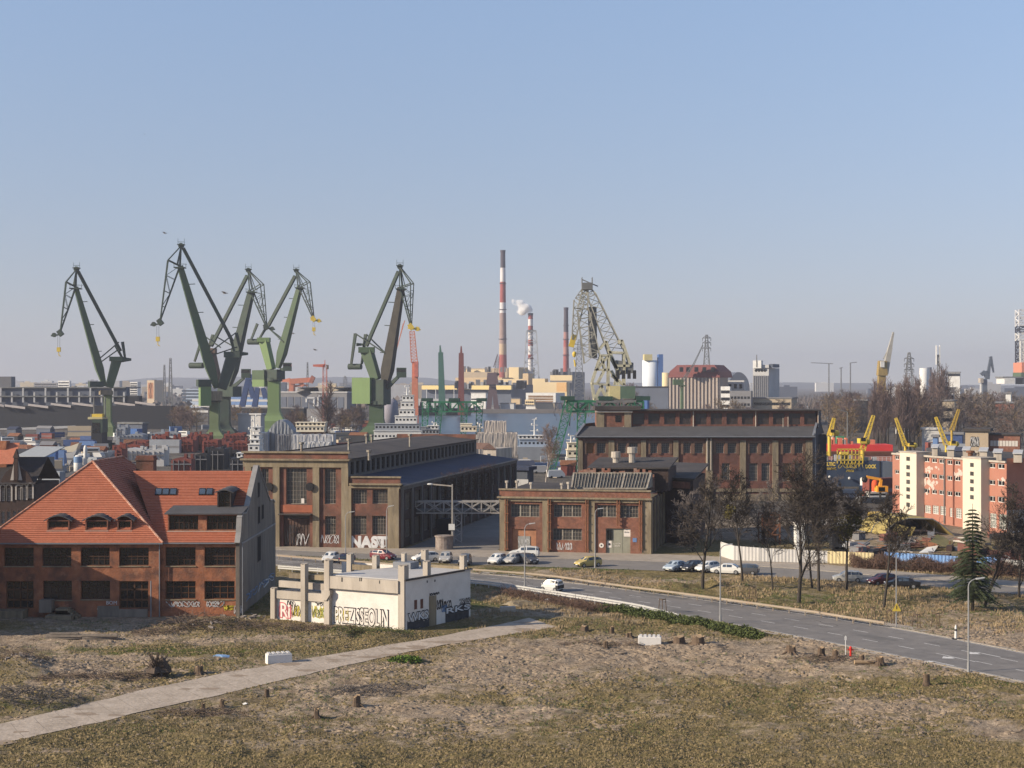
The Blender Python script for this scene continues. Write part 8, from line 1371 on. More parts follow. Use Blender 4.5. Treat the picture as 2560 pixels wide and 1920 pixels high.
rail('long beige rusty guard rail along the far side of the main road', g2(GK(5,395,1062),GK(5,1000,1110),GK(6,0,1092),GK(8,150,152),GK(8,430,195),GK(8,750,236),GK(8,1000,272),GK(8,1300,314),GK(8,1480,345),GK(8,1610,364)), RUSTB, beams=(.6,), step=2.4, wide=.22, box=True)
FW = mat('white_corrugated', (.5,.49,.47), var=.1, sc=.5, dirt=(.4,.38,.36), damt=.5, dsc=.4); FY = mat('cream_corrugated', (.62,.52,.3), var=.1, sc=.5); FB = mat('blue_corrugated', (.1,.22,.48), var=.2, sc=.4, dirt=(.3,.4,.52), damt=.6, dsc=.3)
def fence(label, p0, p1, h0, h1, mt, name='corrugated_fence'):
    p0, p1 = V(p0), V(p1); L = (p1-p0).length; n = int(L/.13); u = (p1-p0)/L; nr = V((u.y,-u.x,0)); t = root(name, label, 'fence', p0, 'corrugated sheet fence panels'); m = MB(); vs = []
    for i in range(n+1): p = p0+u*(L*i/n)+nr*((.05 if i % 4 < 2 else -.03) if mt is FB else (.03 if i % 4 < 2 else -.01)); h = h0+(h1-h0)*i/n; vs += [(p.x,p.y,.05),(p.x,p.y,h)]
    m.add(vs, [[2*i,2*i+2,2*i+3,2*i+1] for i in range(n)]); m.build('sheet', mt, t); m = MB()
    for k in range(int(L/3)+1): p = p0+u*min(3*k,L)-nr*.15; m.beam(p, p+V((0,0,h0+.1)), .1)
    m.build('post', GREY_S, t)
def GD(c, x, D): return V(((K(c,x,0)[0]-HX)*D/F, D, 0))
fence('white corrugated fence with pencil-like scribbles, left end by the side road', GD(3,540,234.5), GD(3,690,233), 2.25, 2.1, FW); fence('white corrugated fence panel in the middle, behind the slim trees', GD(3,690,233), GD(3,1080,230.5), 2.1, 1.9, FW); fence('cream corrugated fence panel between the white and blue ones', GD(3,1080,230.5), GD(3,1345,228.8), 1.9, 1.8, FY); fence('long blue corrugated fence panel', GD(3,1408,228.2), GD(3,1830,222.5), 2.0, 2.0, FB); fence('short blue corrugated fence panel right of the spruce', GD(3,1940,221.2), GD(3,2085,219.5), 2.1, 2.1, FB); fence('white corrugated fence panel at the right edge', GD(3,2090,219.4), GD(3,2290,217.5), 1.9, 1.9, FW)
t = root('corrugated_fence', 'short side return of the white corrugated fence', 'fence', GD(3,540,234.5), 'corrugated sheet fence panels'); m = MB(); a = GD(3,540,234.5); m.pbox(a, V((-1.2,6,0)), V((.1,0,0)), V((0,0,2.25))); m.build('sheet', FW, t)
# sheds and scrap behind the fence
CAMO = mat('olive_tarpaulin', (.33,.26,.09), var=.25, sc=.7, dirt=(.2,.17,.08), damt=.7, dsc=.5); SCRAPW = mat('pale_board', (.42,.39,.36), var=.2, sc=1)
D = 272.; t = root('arched_shelter', 'collapsed olive tarpaulin arch shelter, dark inside, behind the blue fence', 'shelter', (AK(15,1100,1200,D).x,D,0)); pf = [AK(15,*v,D) for v in ((740,1185),(775,1105),(860,1045),(985,1005),(1240,1010),(1330,1065),(1400,1125),(1480,1185))]; pf[0].z = pf[-1].z = .05; bk = V((-3,9,.25)); m = MB()
for a, b in zip(pf,pf[1:]): m.quad(a,b,b+bk,a+bk)
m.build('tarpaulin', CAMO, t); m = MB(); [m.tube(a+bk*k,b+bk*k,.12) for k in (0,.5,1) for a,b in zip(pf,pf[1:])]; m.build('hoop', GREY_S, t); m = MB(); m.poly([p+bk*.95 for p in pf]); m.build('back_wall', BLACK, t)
m = MB(); [m.quad(*[AK(15,*v,D-.4) for v in r]) for r in (((780,1195),(925,1205),(985,1095),(850,1060)),((965,1210),(1000,1215),(1062,1095),(1015,1095)))]; m.build('torn_flap', CAMO, t)
D = 280; t = root('open_shed', 'long open shed with a pale flat roof behind the white fence', 'shed', (AK(15,280,1080,D).x,D,0)); a, b = AK(15,60,1090,D), AK(15,600,1060,D); m = MB(); m.pbox((a.x,D,a.z), (b.x-a.x,0,0), (1,6,.6), (0,0,.25)); m.build('roof', SCRAPW, t); m = MB(); m.box(a.x,b.x,D+6,D+6.3,0,a.z); m.build('back_wall', DKH, t)
for k in range(7): x = a.x+(b.x-a.x)*k/6; m = MB(); m.beam((x,D+.2,0),(x,D+.2,a.z), .2); m.build('post', GREY_S, t)
D = 285; a, b = AK(15,585,1060,D), AK(15,930,945,D); t = root('yellow_booth', 'yellow and white painted booth left of the olive arch shelter', 'booth', (a.x,D,0)); xm = AK(15,715,1000,D).x; m = MB(); m.box(a.x,xm,D,D+3,0,b.z); m.build('yellow_panel', mat('ochre_yellow_panel',(.55,.38,.1),var=.15,sc=1), t); m = MB(); m.box(xm,b.x,D+.05,D+3,0,b.z-.2); m.build('white_panel', SCRAPW, t); f = Face((a.x,D),(b.x,D)); sprays(t, f, [(15,(600,960,700,1050),INK,101,3,.08),(15,(730,960,900,1040),INK,102,4,.06)])
D = 245; a, b = AK(15,172,1310,D), AK(15,340,1185,D); t = root('truck_cab', 'white and dark truck cab parked behind the white fence', 'truck', (a.x,D,0)); m = MB(); m.box(a.x+1.6,b.x-.8,D,D+2.4,.5,b.z); m.box(b.x-.8,b.x,D,D+2.4,.5,b.z-1); m.build('body', WHT, t); m = MB(); m.box(a.x,a.x+1.6,D,D+2.4,.6,b.z-.1); m.build('cargo_box', DKH, t); m = MB(); m.box(b.x-1.6,b.x-.5,D-.03,D,b.z-1.3,b.z-.3); m.build('pane', GLASS_D, t); m = MB(); [m.tube((x,D+y,.5),(x,D+y+.3,.5),.5,n=12) for x in (a.x+.8,b.x-.8) for y in (0,2)]; m.build('wheel', TYRE, t)
D = 258; t = root('rusty_frame', 'rusty square steel frame tower behind the white fence', 'frame', (AK(3,755,1380,D).x,D,0)); a, b = AK(3,705,1380,D), AK(3,805,1215,D); m = MB()
for x in (a.x,b.x):
    for y in (D,D+4): m.beam((x,y,0),(x,y,b.z), .25)
for z in (b.z*.33,b.z*.66,b.z): m.beam((a.x,D,z),(b.x,D,z),.22); m.beam((a.x,D+4,z),(b.x,D+4,z),.22)
m.beam((a.x,D,0),(b.x,D,b.z*.66),.15); m.beam((b.x,D,0),(a.x,D,b.z*.66),.15); m.build('frame', RUST, t); m = MB(); m.box(a.x+.4,b.x-.4,D+1,D+3.5,1,b.z-.5); m.build('tank', mat('rust_dark',(.09,.05,.035),var=.4), t)
D = 250; a, b = AK(3,902,1400,D), AK(3,948,1268,D); t = root('white_cabin', 'narrow white cabin behind the largest bare tree', 'cabin', (a.x,D,0)); m = MB(); m.box(a.x,b.x,D,D+2.5,0,b.z); m.build('body', WHT, t); m = MB(); m.box(a.x-.1,b.x+.1,D-.1,D+2.6,b.z,b.z+.12); m.build('roof', SCRAPW, t)
D = 248; t = root('tilted_roof', 'broken tilted olive and white roof sheets left of the spruce', 'roof sheet', (AK(15,1350,1300,D).x,D,0)); m = MB(); m.quad(*[p+V((0,d,0)) for p, d in ((AK(15,1210,1250,D),0),(AK(15,1400,1210,D),6),(AK(15,1500,1255,D),6),(AK(15,1500,1350,D),0))]); m.build('olive_sheet', CAMO, t); m = MB(); m.quad(AK(15,1080,1375,D-3),AK(15,1240,1378,D-3),AK(15,1305,1290,D+2),AK(15,1180,1310,D+2)); m.build('white_sheet', WHT, t); m = MB(); [m.beam(GD(15,x,D)+V((0,3,0)), AK(15,x,y,D)+V((0,3,0)), .18) for x,y in ((1230,1255),(1480,1270),(1490,1330),(1310,1300))]; m.build('prop', RUST, t)
q = random.Random(55)
for k in range(46):                                        # loose sheets, beams and boards in the scrap yard
    x = q.uniform(360,2200); D = q.uniform(228,268) if x < 2000 else q.uniform(224,250); b = GD(15,x,D); w, d, h = q.uniform(.8,4.5), q.uniform(.4,2.5), q.uniform(.15,1.3); an = q.uniform(0,3.1); u = V((math.cos(an),math.sin(an),q.uniform(-.2,.2))); v = V((-u.y,u.x,0)); m = MB(); m.pbox(b+V((0,0,.05)), u*w, v*d, V((0,0,h))); m.beam(b+V((0,0,h+.2)), b+u*w*1.3+V((0,0,h+.5)), .12); tag(m.build('scrap_heap', q.choice((SCRAPW,RUST,GREYB,DKH,BRICK_OLD_SHADE,mat('reddish_planks',(.16,.07,.055),var=.3))), at=b), 'heap of loose boards and sheets in the scrap yard', 'scrap', 'scrap heaps behind the fence')
for k in range(16): b = GD(15,q.uniform(1780,2200),q.uniform(226,244)); L = q.uniform(3,7); m = MB(); [m.beam(b+V((0,j*.25,.1+j%3*.22)), b+V((L,j*.25+q.uniform(-.3,.3),.1+j%3*.22)), .16) for j in range(6)]; tag(m.build('timber_stack', mat('reddish_planks',(.16,.07,.055)), at=b), 'stack of reddish timber right of the spruce', 'timber', 'timber stacks right of the spruce')
# ================================================================ things lying on the field
CUT = mat('fresh_cut_wood', (.3,.21,.125), var=.2, sc=3); STUMP = mat('stump_bark', (.1,.07,.048), var=.4, sc=3)
def stump(label, p, r, h, flare=1.55, roots=True, grp='tree stumps on the field'):
    r *= .74; h *= .85; p = on(p); t = root('tree_stump', label, 'tree stump', p, grp); q = random.Random(int(p.x*31+p.y)); n = 12; vs = []; rs = [q.uniform(.85,1.15) for _ in range(n)]
    for k, (rr_, z) in enumerate(((flare,-.25),(1.05,h*.35),(.95,h))):
        for i in range(n): a = 2*math.pi*i/n; vs.append(p+V((math.cos(a)*r*rr_*rs[i],math.sin(a)*r*rr_*rs[i],z+(q.uniform(-.12,.16) if k == 2 else q.uniform(-.04,.04)))))
    m = MB(); m.add(vs, [[k*n+i,k*n+(i+1)%n,(k+1)*n+(i+1)%n,(k+1)*n+i] for k in range(2) for i in range(n)]); 
    for k in range(5 if roots else 0): a = q.uniform(0,6.3); d = V((math.cos(a),math.sin(a),0)); m.tube(p+d*r+V((0,0,h*.25)), p+d*r*q.uniform(1.9,3)+V((0,0,-.08)), r*.22, r*.08, n=5)
    m.build('bark', STUMP, t); m = MB(); m.poly([v+V((0,0,.004)) for v in vs[2*n:]]); m.build('cut_face', CUT, t)
for i, (c, x, y, r, h, lb) in enumerate(((7,1152,583,.28,.75,'small dark tree stump nearest the concrete track'),(7,960,628,.25,.7,'thin tree stump in the grass left of the middle'),(7,877,632,.2,.6,'thin pale stump left of the thin dark one'),(7,1540,625,.42,1.0,'tall weathered stump in the middle of the field'),(7,1368,670,.3,.8,'leaning stump stub in the lower middle'),(7,858,488,.55,.9,'broad stump beside the upturned root'),
  (8,313,375,.6,.75,'broad pale stump farthest left of the stump row'),(8,432,385,.3,.75,'narrow stump second in the row by the hedge'),(8,505,398,.45,.45,'low pale stump left of the white concrete block'),(8,405,442,.3,.8,'thin stump stub below the row by the hedge'),(8,720,425,.8,.8,'wide ragged stump right of the white concrete block'),(8,805,432,.85,1.1,'biggest brown stump right of the ragged one'),(8,1205,475,.65,.9,'stump with a flat cut top in the sandy middle'),(8,1335,490,.5,.9,'stump left of the red hydrant'),(8,1395,498,.4,.95,'narrow stump close to the red hydrant'),(8,1512,508,.35,.6,'small stump at the end of the pale log'),(8,1588,525,.55,.8,'dark stump right of the pale log'),(8,1790,605,.38,1.15,'dark upright stump alone near the road'))): stump(lb, GK(c,x,y), r, h)
p = on(GK(8,1520,524)); t = root('felled_log', 'pale peeled log lying beside the stumps near the road', 'log', p); m = MB(); m.tube(p+V((-.9,0,.25)), p+V((.9,.1,.2)), .2,.17, n=10); m.build('log', CUT, t); m = MB(); m.tube(p+V((.3,0,.3)), p+V((.9,-.5,.5)), .07,.04); m.build('branch_stub', STUMP, t)
p = on(GK(7,680,495)); t = root('upturned_root', 'dark upturned tree root bristling in the left field', 'tree root', p); m = MB(); q = random.Random(12); m.lump(p+V((0,0,.5)), 1.1,.9,.9, 12,8,.35,3)
for k in range(46): a = q.uniform(0,6.3); e = q.uniform(.3,1.5); d = V((math.cos(a)*math.cos(e),math.sin(a)*math.cos(e),math.sin(e))); o = p+V((0,0,.6))+d*.6; m.tube(o, o+d*q.uniform(.5,1.4)+V((q.uniform(-.2,.2),0,.1)), .1, .02, n=4)
m.build('root_mass', mat('earthy_root',(.075,.055,.042),var=.4,sc=3), t)
for lb, c, x, y, an in (('white toothed concrete block beside the concrete track',7,1204,442,.35),('white toothed concrete block among the stumps by the road',8,595,425,-.1)):
    p = on(GK(c,x,y)); t = root('concrete_block', lb, 'concrete block', p); u = V((math.cos(an),math.sin(an),0)); v = V((-u.y,u.x,0)); m = MB(); w, d, h = 2.4,1.2,.85; m.pbox(p-u*w/2-v*d/2+V((0,0,-.1)), u*w, v*d, V((0,0,h+.1))); m.build('block', mat('white_concrete',(.62,.6,.57),var=.08,sc=1.5), t, bevel=.04)
    for i in range(5):
        for j in range(2): m = MB(); m.pbox(p+u*(-w/2+.12+i*.46)+v*(-d/2+.12+j*.55)+V((0,0,h+.003)), u*.28, v*.36, V((0,0,.14))); m.build('stud', mat('white_concrete',(.62,.6,.57)), t)
p = on(GK(8,1463,495)); t = root('hydrant', 'red fire hydrant near the stumps by the road', 'hydrant', p); m = MB(); m.lathe([(.16,0),(.16,.08),(.11,.1),(.11,.75),(.15,.78),(.15,.86),(.11,.95),(.03,1.02)], p, 14); m.tube(p+V((-.24,0,.66)), p+V((.24,0,.66)), .07); o = m.build('body', mat('hydrant_red',(.55,.03,.02),rough=.4,var=.1), t, smooth=False)
m = MB(); [m.tube(p+V((s*.24,0,.66)), p+V((s*.28,0,.66)), .09) for s in (-1,1)]; m.build('cap', mat('hydrant_red_dark',(.35,.02,.02),var=.1), t)
p = on(GK(8,1441,492)); m = MB(); m.tube(p, p+V((0,0,2.1)), .035, n=6); m.box(p.x-.1,p.x+.1,p.y-.04,p.y,1.75,2.1); tag(m.build('marker_post', WHT, at=p), 'thin white marker post left of the red hydrant', 'post')
p = GK(8,1917,412); t = root('bollard', 'white traffic bollard with a pointed top beside the right road edge', 'bollard', p); m = MB(); m.tube(p, p+V((0,0,1.35)), .14,.11, n=10); m.tube(p+V((0,0,1.35)), p+V((0,0,1.55)), .11,.02, n=10); m.build('post', WHT, t); m = MB(); m.tube(p+V((0,0,.9)), p+V((0,0,1.1)), .145, n=10); m.build('band', INK, t); m = MB(); m.box(p.x-.35,p.x+.35,p.y-.3,p.y+.3,0,.12); m.build('foot', BLACK, t)
for i, (x, y) in enumerate(((1553,335),(1637,342),(1748,360),(1832,370),(650,298),(950,238),(1040,245))):
    p = on(GK(8,x,y)); t = root('tree_stakes', 'three-legged wooden sapling stakes in the grass by the road', 'tree stakes', p, 'wooden sapling stakes along the road'); 
    for k in range(3): a = k*2.1+.4; d = V((math.cos(a),math.sin(a),0)); m = MB(); m.tube(p+d*.55, p+d*.38+V((0,0,1.7)), .045, n=6); m.build('stake', STUMP, t)
    m = MB(); pts = [p+V((math.cos(k*2.1+.4)*.4,math.sin(k*2.1+.4)*.4,1.6)) for k in range(3)]; [m.beam(pts[k],pts[(k+1)%3],.07) for k in range(3)]; m.build('cross_bar', STUMP, t)
p = on(GK(7,950,420)); m = MB(); m.lump(p+V((0,0,.1)), .9,.5,.16, 10,5,.5,7); tag(m.build('plastic_sheet', mat('blue_plastic',(.2,.33,.52),var=.2,sc=3), at=p), 'crumpled blue plastic sheet on the left field', 'plastic sheet')
p = on(GK(7,1060,618)); m = MB(); m.lump(p+V((0,0,.08)), .22,.15,.1, 8,5,.4,2); tag(m.build('litter', WHT, at=p), 'scrap of white litter by the thin stumps', 'litter')
for i, (x, y) in enumerate(((275,340),(430,343))):
    p = on(GK(7,x,y)); t = root('timber_pile', ('left' if i == 0 else 'right')+' of two low grey timber piles before the brick building', 'timber', p); q = random.Random(i)
    for k in range(7): L = q.uniform(2.6,4.2); m = MB(); y0 = (k%3)*.3; z = .12+(k//3)*.24; m.pbox(p+V((-L/2,y0,z-.1)), V((L,q.uniform(-.2,.2),0)), V((0,.26,0)), V((0,0,.2))); m.build('beam', mat('grey_timber',(.2,.17,.14),var=.3,sc=2), t)
p = GK(8,30,265); m = MB(); m.lump(on(p), 1.6,1.1,.5, 12,6,.4,5); tag(m.build('rubble_heap', CONC, at=p), 'grey rubble heap in the shadow right of the ruin', 'rubble'); p = on(GK(8,155,246)); m = MB(); m.lump(p+V((0,0,.15)), .45,.3,.25, 8,5,.3,1); tag(m.build('litter', WHT, at=p), 'white bag dropped by the brown verge of the road', 'litter')
p = on(GK(5,2110,1460)); m = MB(); m.pbox(p+V((-1,0,0)), V((1.8,.2,0)), V((-.1,.9,0)), V((0,0,.6))); tag(m.build('concrete_slab', CONC_L, at=p), 'grey concrete slab right of the ruin wall', 'slab')
b = GK(4,5,1330); m = MB(); m.box(-62.4,-60.6,176.6,178,0,3.4); o = tag(m.build('white_kiosk', PALEW, at=(-61.5,177.5,0)), 'pale kiosk cut by the left edge before the brick building', 'kiosk')
# brush piles, hedge, brambles, grass
BRUSH = mat('brushwood', (.13,.095,.07), var=.4, sc=1.2); BRUSH_G = mat('green_brush', (.09,.1,.035), var=.4, sc=1)
def sticks(m, p, rx, ry, h, n, q, L=(.4,1.6), r=.035):
    for k in range(n):
        a = q.uniform(0,6.3); d = q.random()**.6; x, y = p.x+math.cos(a)*rx*d, p.y+math.sin(a)*ry*d; z = gz(x,y)+h*(1-d*d)*q.random(); dr = V((q.uniform(-1,1),q.uniform(-1,1),q.uniform(-.25,.4))).normalized(); l = q.uniform(*L); o = V((x,y,z+.05)); m.beam(o-dr*l/2, o+dr*l/2, r*q.uniform(.5,1.4), r*.8)
for i, (c, x, y, rx, ry, h, n, mt, lb) in enumerate(((7,850,300,5.5,2.6,1.2,420,BRUSH,'big brushwood pile in front of the gable end'),(7,1100,300,8,3.2,.5,420,BRUSH,'flat spread of brushwood before the left part of the ruin'),(7,1420,310,5,2,.5,260,BRUSH,'brushwood strewn under the graffiti wall'),(7,1590,332,5,1.8,.6,300,BRUSH_G,'greenish brush heap at the corner of the ruin'),(7,60,455,4,3,1.3,260,BRUSH,'dark branch heap at the left edge'),(7,380,520,5,2.4,.7,300,BRUSH,'twiggy branch heap left of the upturned root'),(7,80,620,6,3.5,.9,420,mat('grey_brush',(.09,.08,.075),var=.4,sc=1),'grey branch heap at the lower left edge'),(7,560,505,3,1.4,.4,160,BRUSH,'thin branch litter right of the twiggy heap'),(7,880,655,4,1.5,.35,200,BRUSH,'low branch litter round the thin stumps'),(8,1350,505,4,1.6,.35,150,BRUSH,'wood chips and branches round the stumps by the hydrant'),(8,400,430,5,1.2,.3,150,BRUSH,'brown root litter before the white concrete block'),(7,1600,560,5,2.4,.35,260,mat('grey_brush',(.09,.08,.075)),'grey dragged branches left of the field centre'),(7,680,320,3,1.4,.4,140,BRUSH,'small brush heap left of the big brushwood pile'))):
    p = GK(c,x,y); m = MB(); sticks(m, p, rx, ry, h, n, random.Random(200+i)); tag(m.build('brush_pile', mt, at=on(p)), lb, 'brush pile', 'brush piles on the field')
def leaves(m, p, rx, ry, h, n, q, s=.14, up=.3):
    for k in range(n):
        a = q.uniform(0,6.3); d = math.sqrt(q.random()); x, y = p.x+math.cos(a)*rx*d, p.y+math.sin(a)*ry*d; z = gz(x,y) if y < 262 else 0; c0 = V((x,y,z+h*q.random()*(1-.5*d*d))); u = V((q.uniform(-1,1),q.uniform(-1,1),q.uniform(-up,1))).normalized()*s*q.uniform(.6,1.4); e = u.cross(V((q.uniform(-1,1),q.uniform(-1,1),q.uniform(-1,1)))).normalized()*s*.45; m.poly([c0-u, c0+e, c0+u, c0-e])
JUN = mat('juniper_green', (.075,.095,.028), var=.45, sc=.9); q = random.Random(61); hp = res(g2(GK(8,400,288),GK(8,500,298),GK(8,640,322),GK(8,760,345),GK(8,880,368),GK(8,960,385),GK(8,1050,402)), 26)
for i, (x, y) in enumerate(hp):
    m = MB(); p = V((x,y,0)); leaves(m, p, q.uniform(.9,1.5), q.uniform(.8,1.3), q.uniform(.7,1.15), 420, q, .15, .1); tag(m.build('juniper_bush', JUN, at=on(p)), 'low dark green juniper bush in the hedge along the road', 'bush', 'juniper bushes along the road')
m = MB(); p = on(GK(7,1750,440)); leaves(m, p, 1.7,1.0,.55, 420, q, .16); tag(m.build('green_bush', mat('fresh_green_leaf',(.085,.14,.02),var=.4,sc=1), at=p), 'fresh green weed clump beside the track', 'bush')
RUB = mat('rubble_bits', (.24,.21,.19), var=.4, sc=1.5, dirt=(.12,.1,.09), damt=.6, dsc=.8)
for i, (x, y, n, rx, ry) in enumerate(((120,225,60,9,1.2),(820,275,50,3,1.2),(330,235,50,6,1),(960,300,30,3,1),(1080,255,40,2.5,2),(90,470,30,3,1.5))):   # broken boards and bricks
    p = GK(7,x,y); m = MB(); q = random.Random(300+i)
    for k in range(n):
        a, b = p.x+q.gauss(0,rx*.5), p.y+q.gauss(0,ry*.5); an = q.uniform(0,3.1); w, d, h = q.uniform(.12,.7), q.uniform(.08,.3), q.uniform(.05,.25); u = V((math.cos(an),math.sin(an),q.uniform(-.3,.3))); v = V((-u.y,u.x,0)); m.pbox(V((a,b,gz(a,b)-.02)), u*w, v*d, V((0,0,h)))
    tag(m.build('rubble', RUB, at=on(p)), ('rubble strewn in the shade before the left doors','grey boards and rubble on the big brushwood pile','broken bricks along the brick building plinth','rubble bits right of the brushwood pile','rubble in the gap beside the ruin','grey rubble in the branch heap at the left edge')[i], 'rubble', 'rubble on the field')
BRAM = mat('bramble_twigs', (.115,.07,.052), var=.35, sc=.6); m = MB(); q = random.Random(63)
for k in range(11000):
    u = q.random(); x = 50+u*34; y = np.interp(x,[50,64,70,84],[224.5,217.5,213.5,204.5])+q.uniform(0,4)*(1-.2*u); z = q.uniform(0,2.0)*(.75+.25*math.sin(x*1.3)); o = V((x,y,z)); dr = V((q.uniform(-1,1),q.uniform(-1,1),q.uniform(-.6,1))).normalized()*q.uniform(.3,.8); m.beam(o-dr, o+dr, .04, .025)
for k in range(1500):
    u = q.random(); pa = GK(8,-40+u*420,212+u*78); o = V((pa.x+q.gauss(0,.8),pa.y+q.gauss(0,1.0),q.uniform(0,.7))); dr = V((q.uniform(-1,1),q.uniform(-1,1),q.uniform(-.4,1))).normalized()*q.uniform(.2,.6); m.beam(o-dr, o+dr, .04, .025)
tag(m.build('bramble_verge', BRAM), 'brown brambles below the fence and along the guard rail', 'brambles', kind='stuff')
def tufts(name, n, xr, yr, hs, mt, seed, cond, label, lean=.5, bl=5, wd=.035):
    g = np.random.default_rng(seed); x, y = g.uniform(*xr,n), g.uniform(*yr,n); keep = (np.abs(x) < y*.345) & cond(x,y,g); x, y = x[keep], y[keep]
    ins = np.zeros(x.shape,bool); dd = np.full(x.shape,9.)
    for a, b in ribs: ins |= pip(x,y,a+b[::-1])
    for x0,x1,y0,y1 in BLD: ins |= (x > x0+1) & (x < x1-1) & (y > y0) & (y < y1) if x0 < -60 else (x > -27) & (x < -6) & (y > 168-(x+11.6)*.57) & (y < 190)
    x, y = x[~ins], y[~ins]; z = height_at(x,y); k = len(x); vs = []; fs = []
    X = np.repeat(x,bl)+g.normal(0,.1,k*bl); Y = np.repeat(y,bl)+g.normal(0,.1,k*bl); Z = np.repeat(z,bl)-.04; H = hs*g.uniform(.4,1.5,k*bl); a = g.uniform(0,6.28,k*bl); lx, ly = np.cos(a)*lean*H*g.random(k*bl), np.sin(a)*lean*H*g.random(k*bl); wx, wy = np.cos(a+1.57)*wd, np.sin(a+1.57)*wd
    P = np.stack([np.c_[X-wx,Y-wy,Z], np.c_[X+wx,Y+wy,Z], np.c_[X+lx,Y+ly,Z+H]],1).reshape(-1,3); me = bpy.data.meshes.new(name); N_ = len(P); me.vertices.add(N_); me.vertices.foreach_set('co',P.astype('f').ravel()); me.loops.add(N_); me.loops.foreach_set('vertex_index',np.arange(N_,dtype='i')); me.polygons.add(N_//3); me.polygons.foreach_set('loop_start',np.arange(0,N_,3,dtype='i')); me.update(); me.materials.append(mt); o = bpy.data.objects.new(name,me); COL.objects.link(o); tag(o,label,'grass',kind='stuff')
STRAW = mat('straw_grass', (.26,.2,.115), var=.35, sc=.25); OLV = mat('olive_grass', (.155,.125,.058), var=.4, sc=.3); GRS = mat('green_grass', (.08,.11,.03), var=.35, sc=.4)
gn_ = lambda x, y, s, sd: vnoise(x,y,s,sd)
tufts('olive_grass', 80000, (-60,60), (100,176), .13, OLV, 1, lambda x,y,g: gn_(x,y,4,21)*.6+gn_(x,y,1.4,22)*.5+np.clip((128-y)/60,-.3,.3)+(cover_at(x,y)-.62)*1.0 > .5, 'short olive winter grass over the field')
tufts('straw_grass', 34000, (-60,60), (100,178), .17, STRAW, 2, lambda x,y,g: gn_(x,y,5,23)*.7+gn_(x,y,1.5,24)*.45+np.where((x > 8) & (y < 124), .12, 0)+(cover_at(x,y)-.62)*.9 > .62, 'dry straw-coloured grass patches over the field')
tufts('verge_straw', 20000, (-5,80), (165,222), .3, mat('pale_straw',(.3,.225,.135),var=.3,sc=.3), 3, lambda x,y,g: gn_(x,y,5,25)*.7+gn_(x,y,1.6,26)*.4+np.where(x > 40,.12,0) > .56, 'tall pale dry grass on the verge between the two roads', wd=.05)
tufts('verge_grass', 20000, (-45,80), (165,242), .22, GRS, 4, lambda x,y,g: gn_(x,y,6,27) > .5, 'green grass on the verge between the two roads')
tufts('green_grass', 16000, (-50,60), (118,176), .16, GRS, 5, lambda x,y,g: gn_(x,y,5,28)*.8+gn_(x,y,1.5,29)*.35+np.where((x < -18) & (y > 150),.12,0) > .68, 'green grass patches on the field')
def domes(name, n, xr, yr, r, hh, mt, seed, cond, label, kind_='tussocks', asp=1.6):   # low matted lumps
    g = np.random.default_rng(seed); x, y = g.uniform(*xr,n), g.uniform(*yr,n); keep = (np.abs(x) < y*.345) & cond(x,y,g); x, y = x[keep], y[keep]; ins = np.zeros(x.shape,bool)
    for a, b in ribs: ins |= pip(x,y,a+b[::-1])
    ins |= (x < -31) & (y > 176) | (x > -28) & (x < -5) & (y > 168-(x+11.6)*.57); x, y = x[~ins], y[~ins]; z = height_at(x,y); k = len(x); R_ = r*g.uniform(.4,1.5,k); H = hh*g.uniform(.3,1.4,k); an = g.normal(0,.5,k); ca, sa = np.cos(an), np.sin(an); vs = []
    for i in range(6):
        t = i*math.pi/3; a, b = R_*asp*math.cos(t)*g.uniform(.6,1.3,k), R_*.7*math.sin(t)*g.uniform(.6,1.3,k); vs.append(np.c_[x+a*ca-b*sa, y+a*sa+b*ca, z-.05])
    for sgn in (-.45,.45): vs.append(np.c_[x+sgn*R_*asp*ca+g.normal(0,.03,k), y+sgn*R_*asp*sa+g.normal(0,.03,k), z+H*g.uniform(.6,1,k)])
    P = np.stack(vs,1).reshape(-1,3); tri = np.array([[0,1,7],[1,2,6],[1,6,7],[2,3,6],[3,4,6],[4,5,7],[4,7,6],[5,0,7]]); T = (np.arange(k)[:,None,None]*8+tri[None]).reshape(-1,3); me = bpy.data.meshes.new(name); me.vertices.add(len(P)); me.vertices.foreach_set('co',P.astype('f').ravel()); me.loops.add(T.size); me.loops.foreach_set('vertex_index',T.astype('i').ravel()); me.polygons.add(len(T)); me.polygons.foreach_set('loop_start',np.arange(0,T.size,3,dtype='i')); me.update(); me.materials.append(mt); o = bpy.data.objects.new(name,me); COL.objects.link(o); tag(o,label,kind_,kind='stuff')
sandy = lambda x, y: np.where((x > -6) & (np.abs(y-151-.12*x) < 15), 1., 0.)
domes('matted_grass', 52000, (-60,60), (101,176), .13, .11, mat('matted_olive',(.175,.133,.064),var=.35,sc=.5), 11, lambda x,y,g: gn_(x,y,4,41)*.6+gn_(x,y,1.2,42)*.5+(cover_at(x,y)-.62)*.9 > .46, 'matted lumps of olive winter grass over the field')
domes('matted_straw', 20000, (-60,60), (101,176), .12, .09, mat('matted_straw_colour',(.23,.175,.09),var=.35,sc=.5), 12, lambda x,y,g: gn_(x,y,4,43)*.6+gn_(x,y,1.2,44)*.5+(cover_at(x,y)-.62)*.8 > .52, 'matted lumps of pale dead grass over the field')
domes('churned_earth', 26000, (-45,60), (118,176), .15, .12, mat('churned_earth_colour',(.27,.21,.15),var=.4,sc=.6,dirt=(.17,.13,.1),damt=.7,dsc=.4), 13, lambda x,y,g: (gn_(x,y,5,45)*.6+gn_(x,y,1.5,46)*.45-(cover_at(x,y)-.5)*.5 > .6), 'churned ridges of sandy earth and wheel ruts on the field', 'churned earth', 2.4)
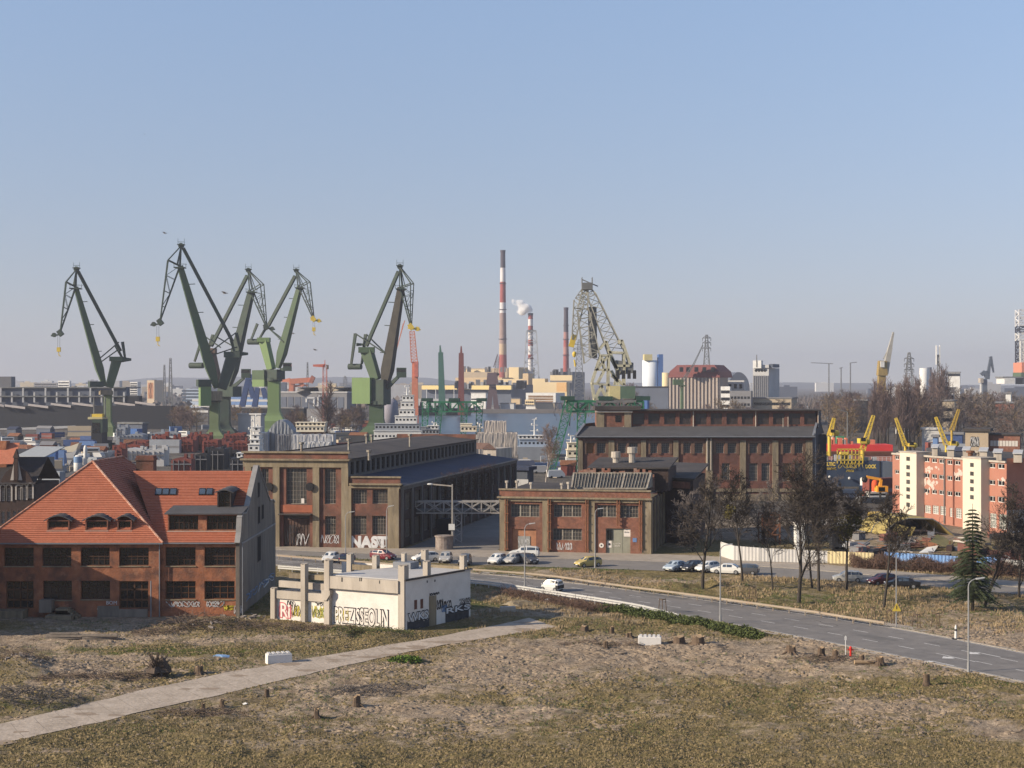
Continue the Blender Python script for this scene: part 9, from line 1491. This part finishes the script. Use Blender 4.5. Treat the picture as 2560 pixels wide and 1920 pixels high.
def onroad(x, y): a, b = np.array([x]), np.array([y]); return any(pip(a,b,p+r[::-1])[0] for p, r in ribs)
m = MB(); q = random.Random(66)
for k in range(5200):
    x, y = q.uniform(-58,58), q.uniform(102,176)
    if abs(x) > y*.345: continue
    if vnoise(np.array([x]),np.array([y]),6,31)[0] < .42: continue
    if onroad(x,y): continue
    o = V((x,y,gz(x,y)+.03)); an = q.gauss(0,.8); l = q.uniform(.15,.7); d = V((math.cos(an),math.sin(an),q.uniform(-.1,.25)))*l/2; m.beam(o-d, o+d, .035, .03)
tag(m.build('ground_twigs', mat('scattered_twigs',(.16,.12,.085),var=.5,sc=.7)), 'scattered twigs and wood scraps all over the field', 'twigs', kind='stuff')
m = MB(); g = np.random.default_rng(8)
for k in range(2600):
    x, y = g.uniform(-58,58), g.uniform(102,178)
    if abs(x) > y*.345: continue
    if onroad(x,y): continue
    r = g.uniform(.04,.12); m.lump((x,y,gz(x,y)+r*.3), r*1.3, r, r*.7, 6, 4, .3, k)
tag(m.build('clods', mat('earth_clods',(.2,.16,.125),var=.4,sc=.8)), 'clods of earth and small stones on the field', 'clods', kind='stuff')
# ================================================================ birds
for i, (x, y, s, D) in enumerate(((412,583,1.0,300),(562,733,1.25,260),(788,875,1.0,300),(362,336,.6,420),(733,834,.8,300),(1500,908,.8,400))):
    p = A((x,y),D); t = root('gull', ('gull gliding above the tallest crane','largest gull between the two tallest cranes','gull low beside the slim masts','tiny gull highest in the empty sky','gull at the jib of the light green crane','gull near the silo')[i] if i != 2 else 'gull over the slim masts on the left', 'bird', p); m = MB(); m.lump(p, .28*s,.12*s,.1*s, 8,6, amp=0); m.tube(p+V((.25*s,0,0)), p+V((.45*s,0,-.02)), .07*s,.02*s); m.build('body', mat('gull_grey',(.3,.3,.31),var=.1), t)
    for k in (-1,1): m = MB(); a = p+V((0,k*.08*s,.03*s)); b = p+V((-.25*s,k*.45*s,.22*s)); e = p+V((-.65*s*k,k*.85*s,.1*s+.12*k)); w = V((.18*s,0,0)); m.add([a-w,a+w,b+w,b-w,e], [[0,1,2,3],[3,2,4]]); m.build('wing', mat('gull_wing',(.16,.16,.17),var=.1), t)
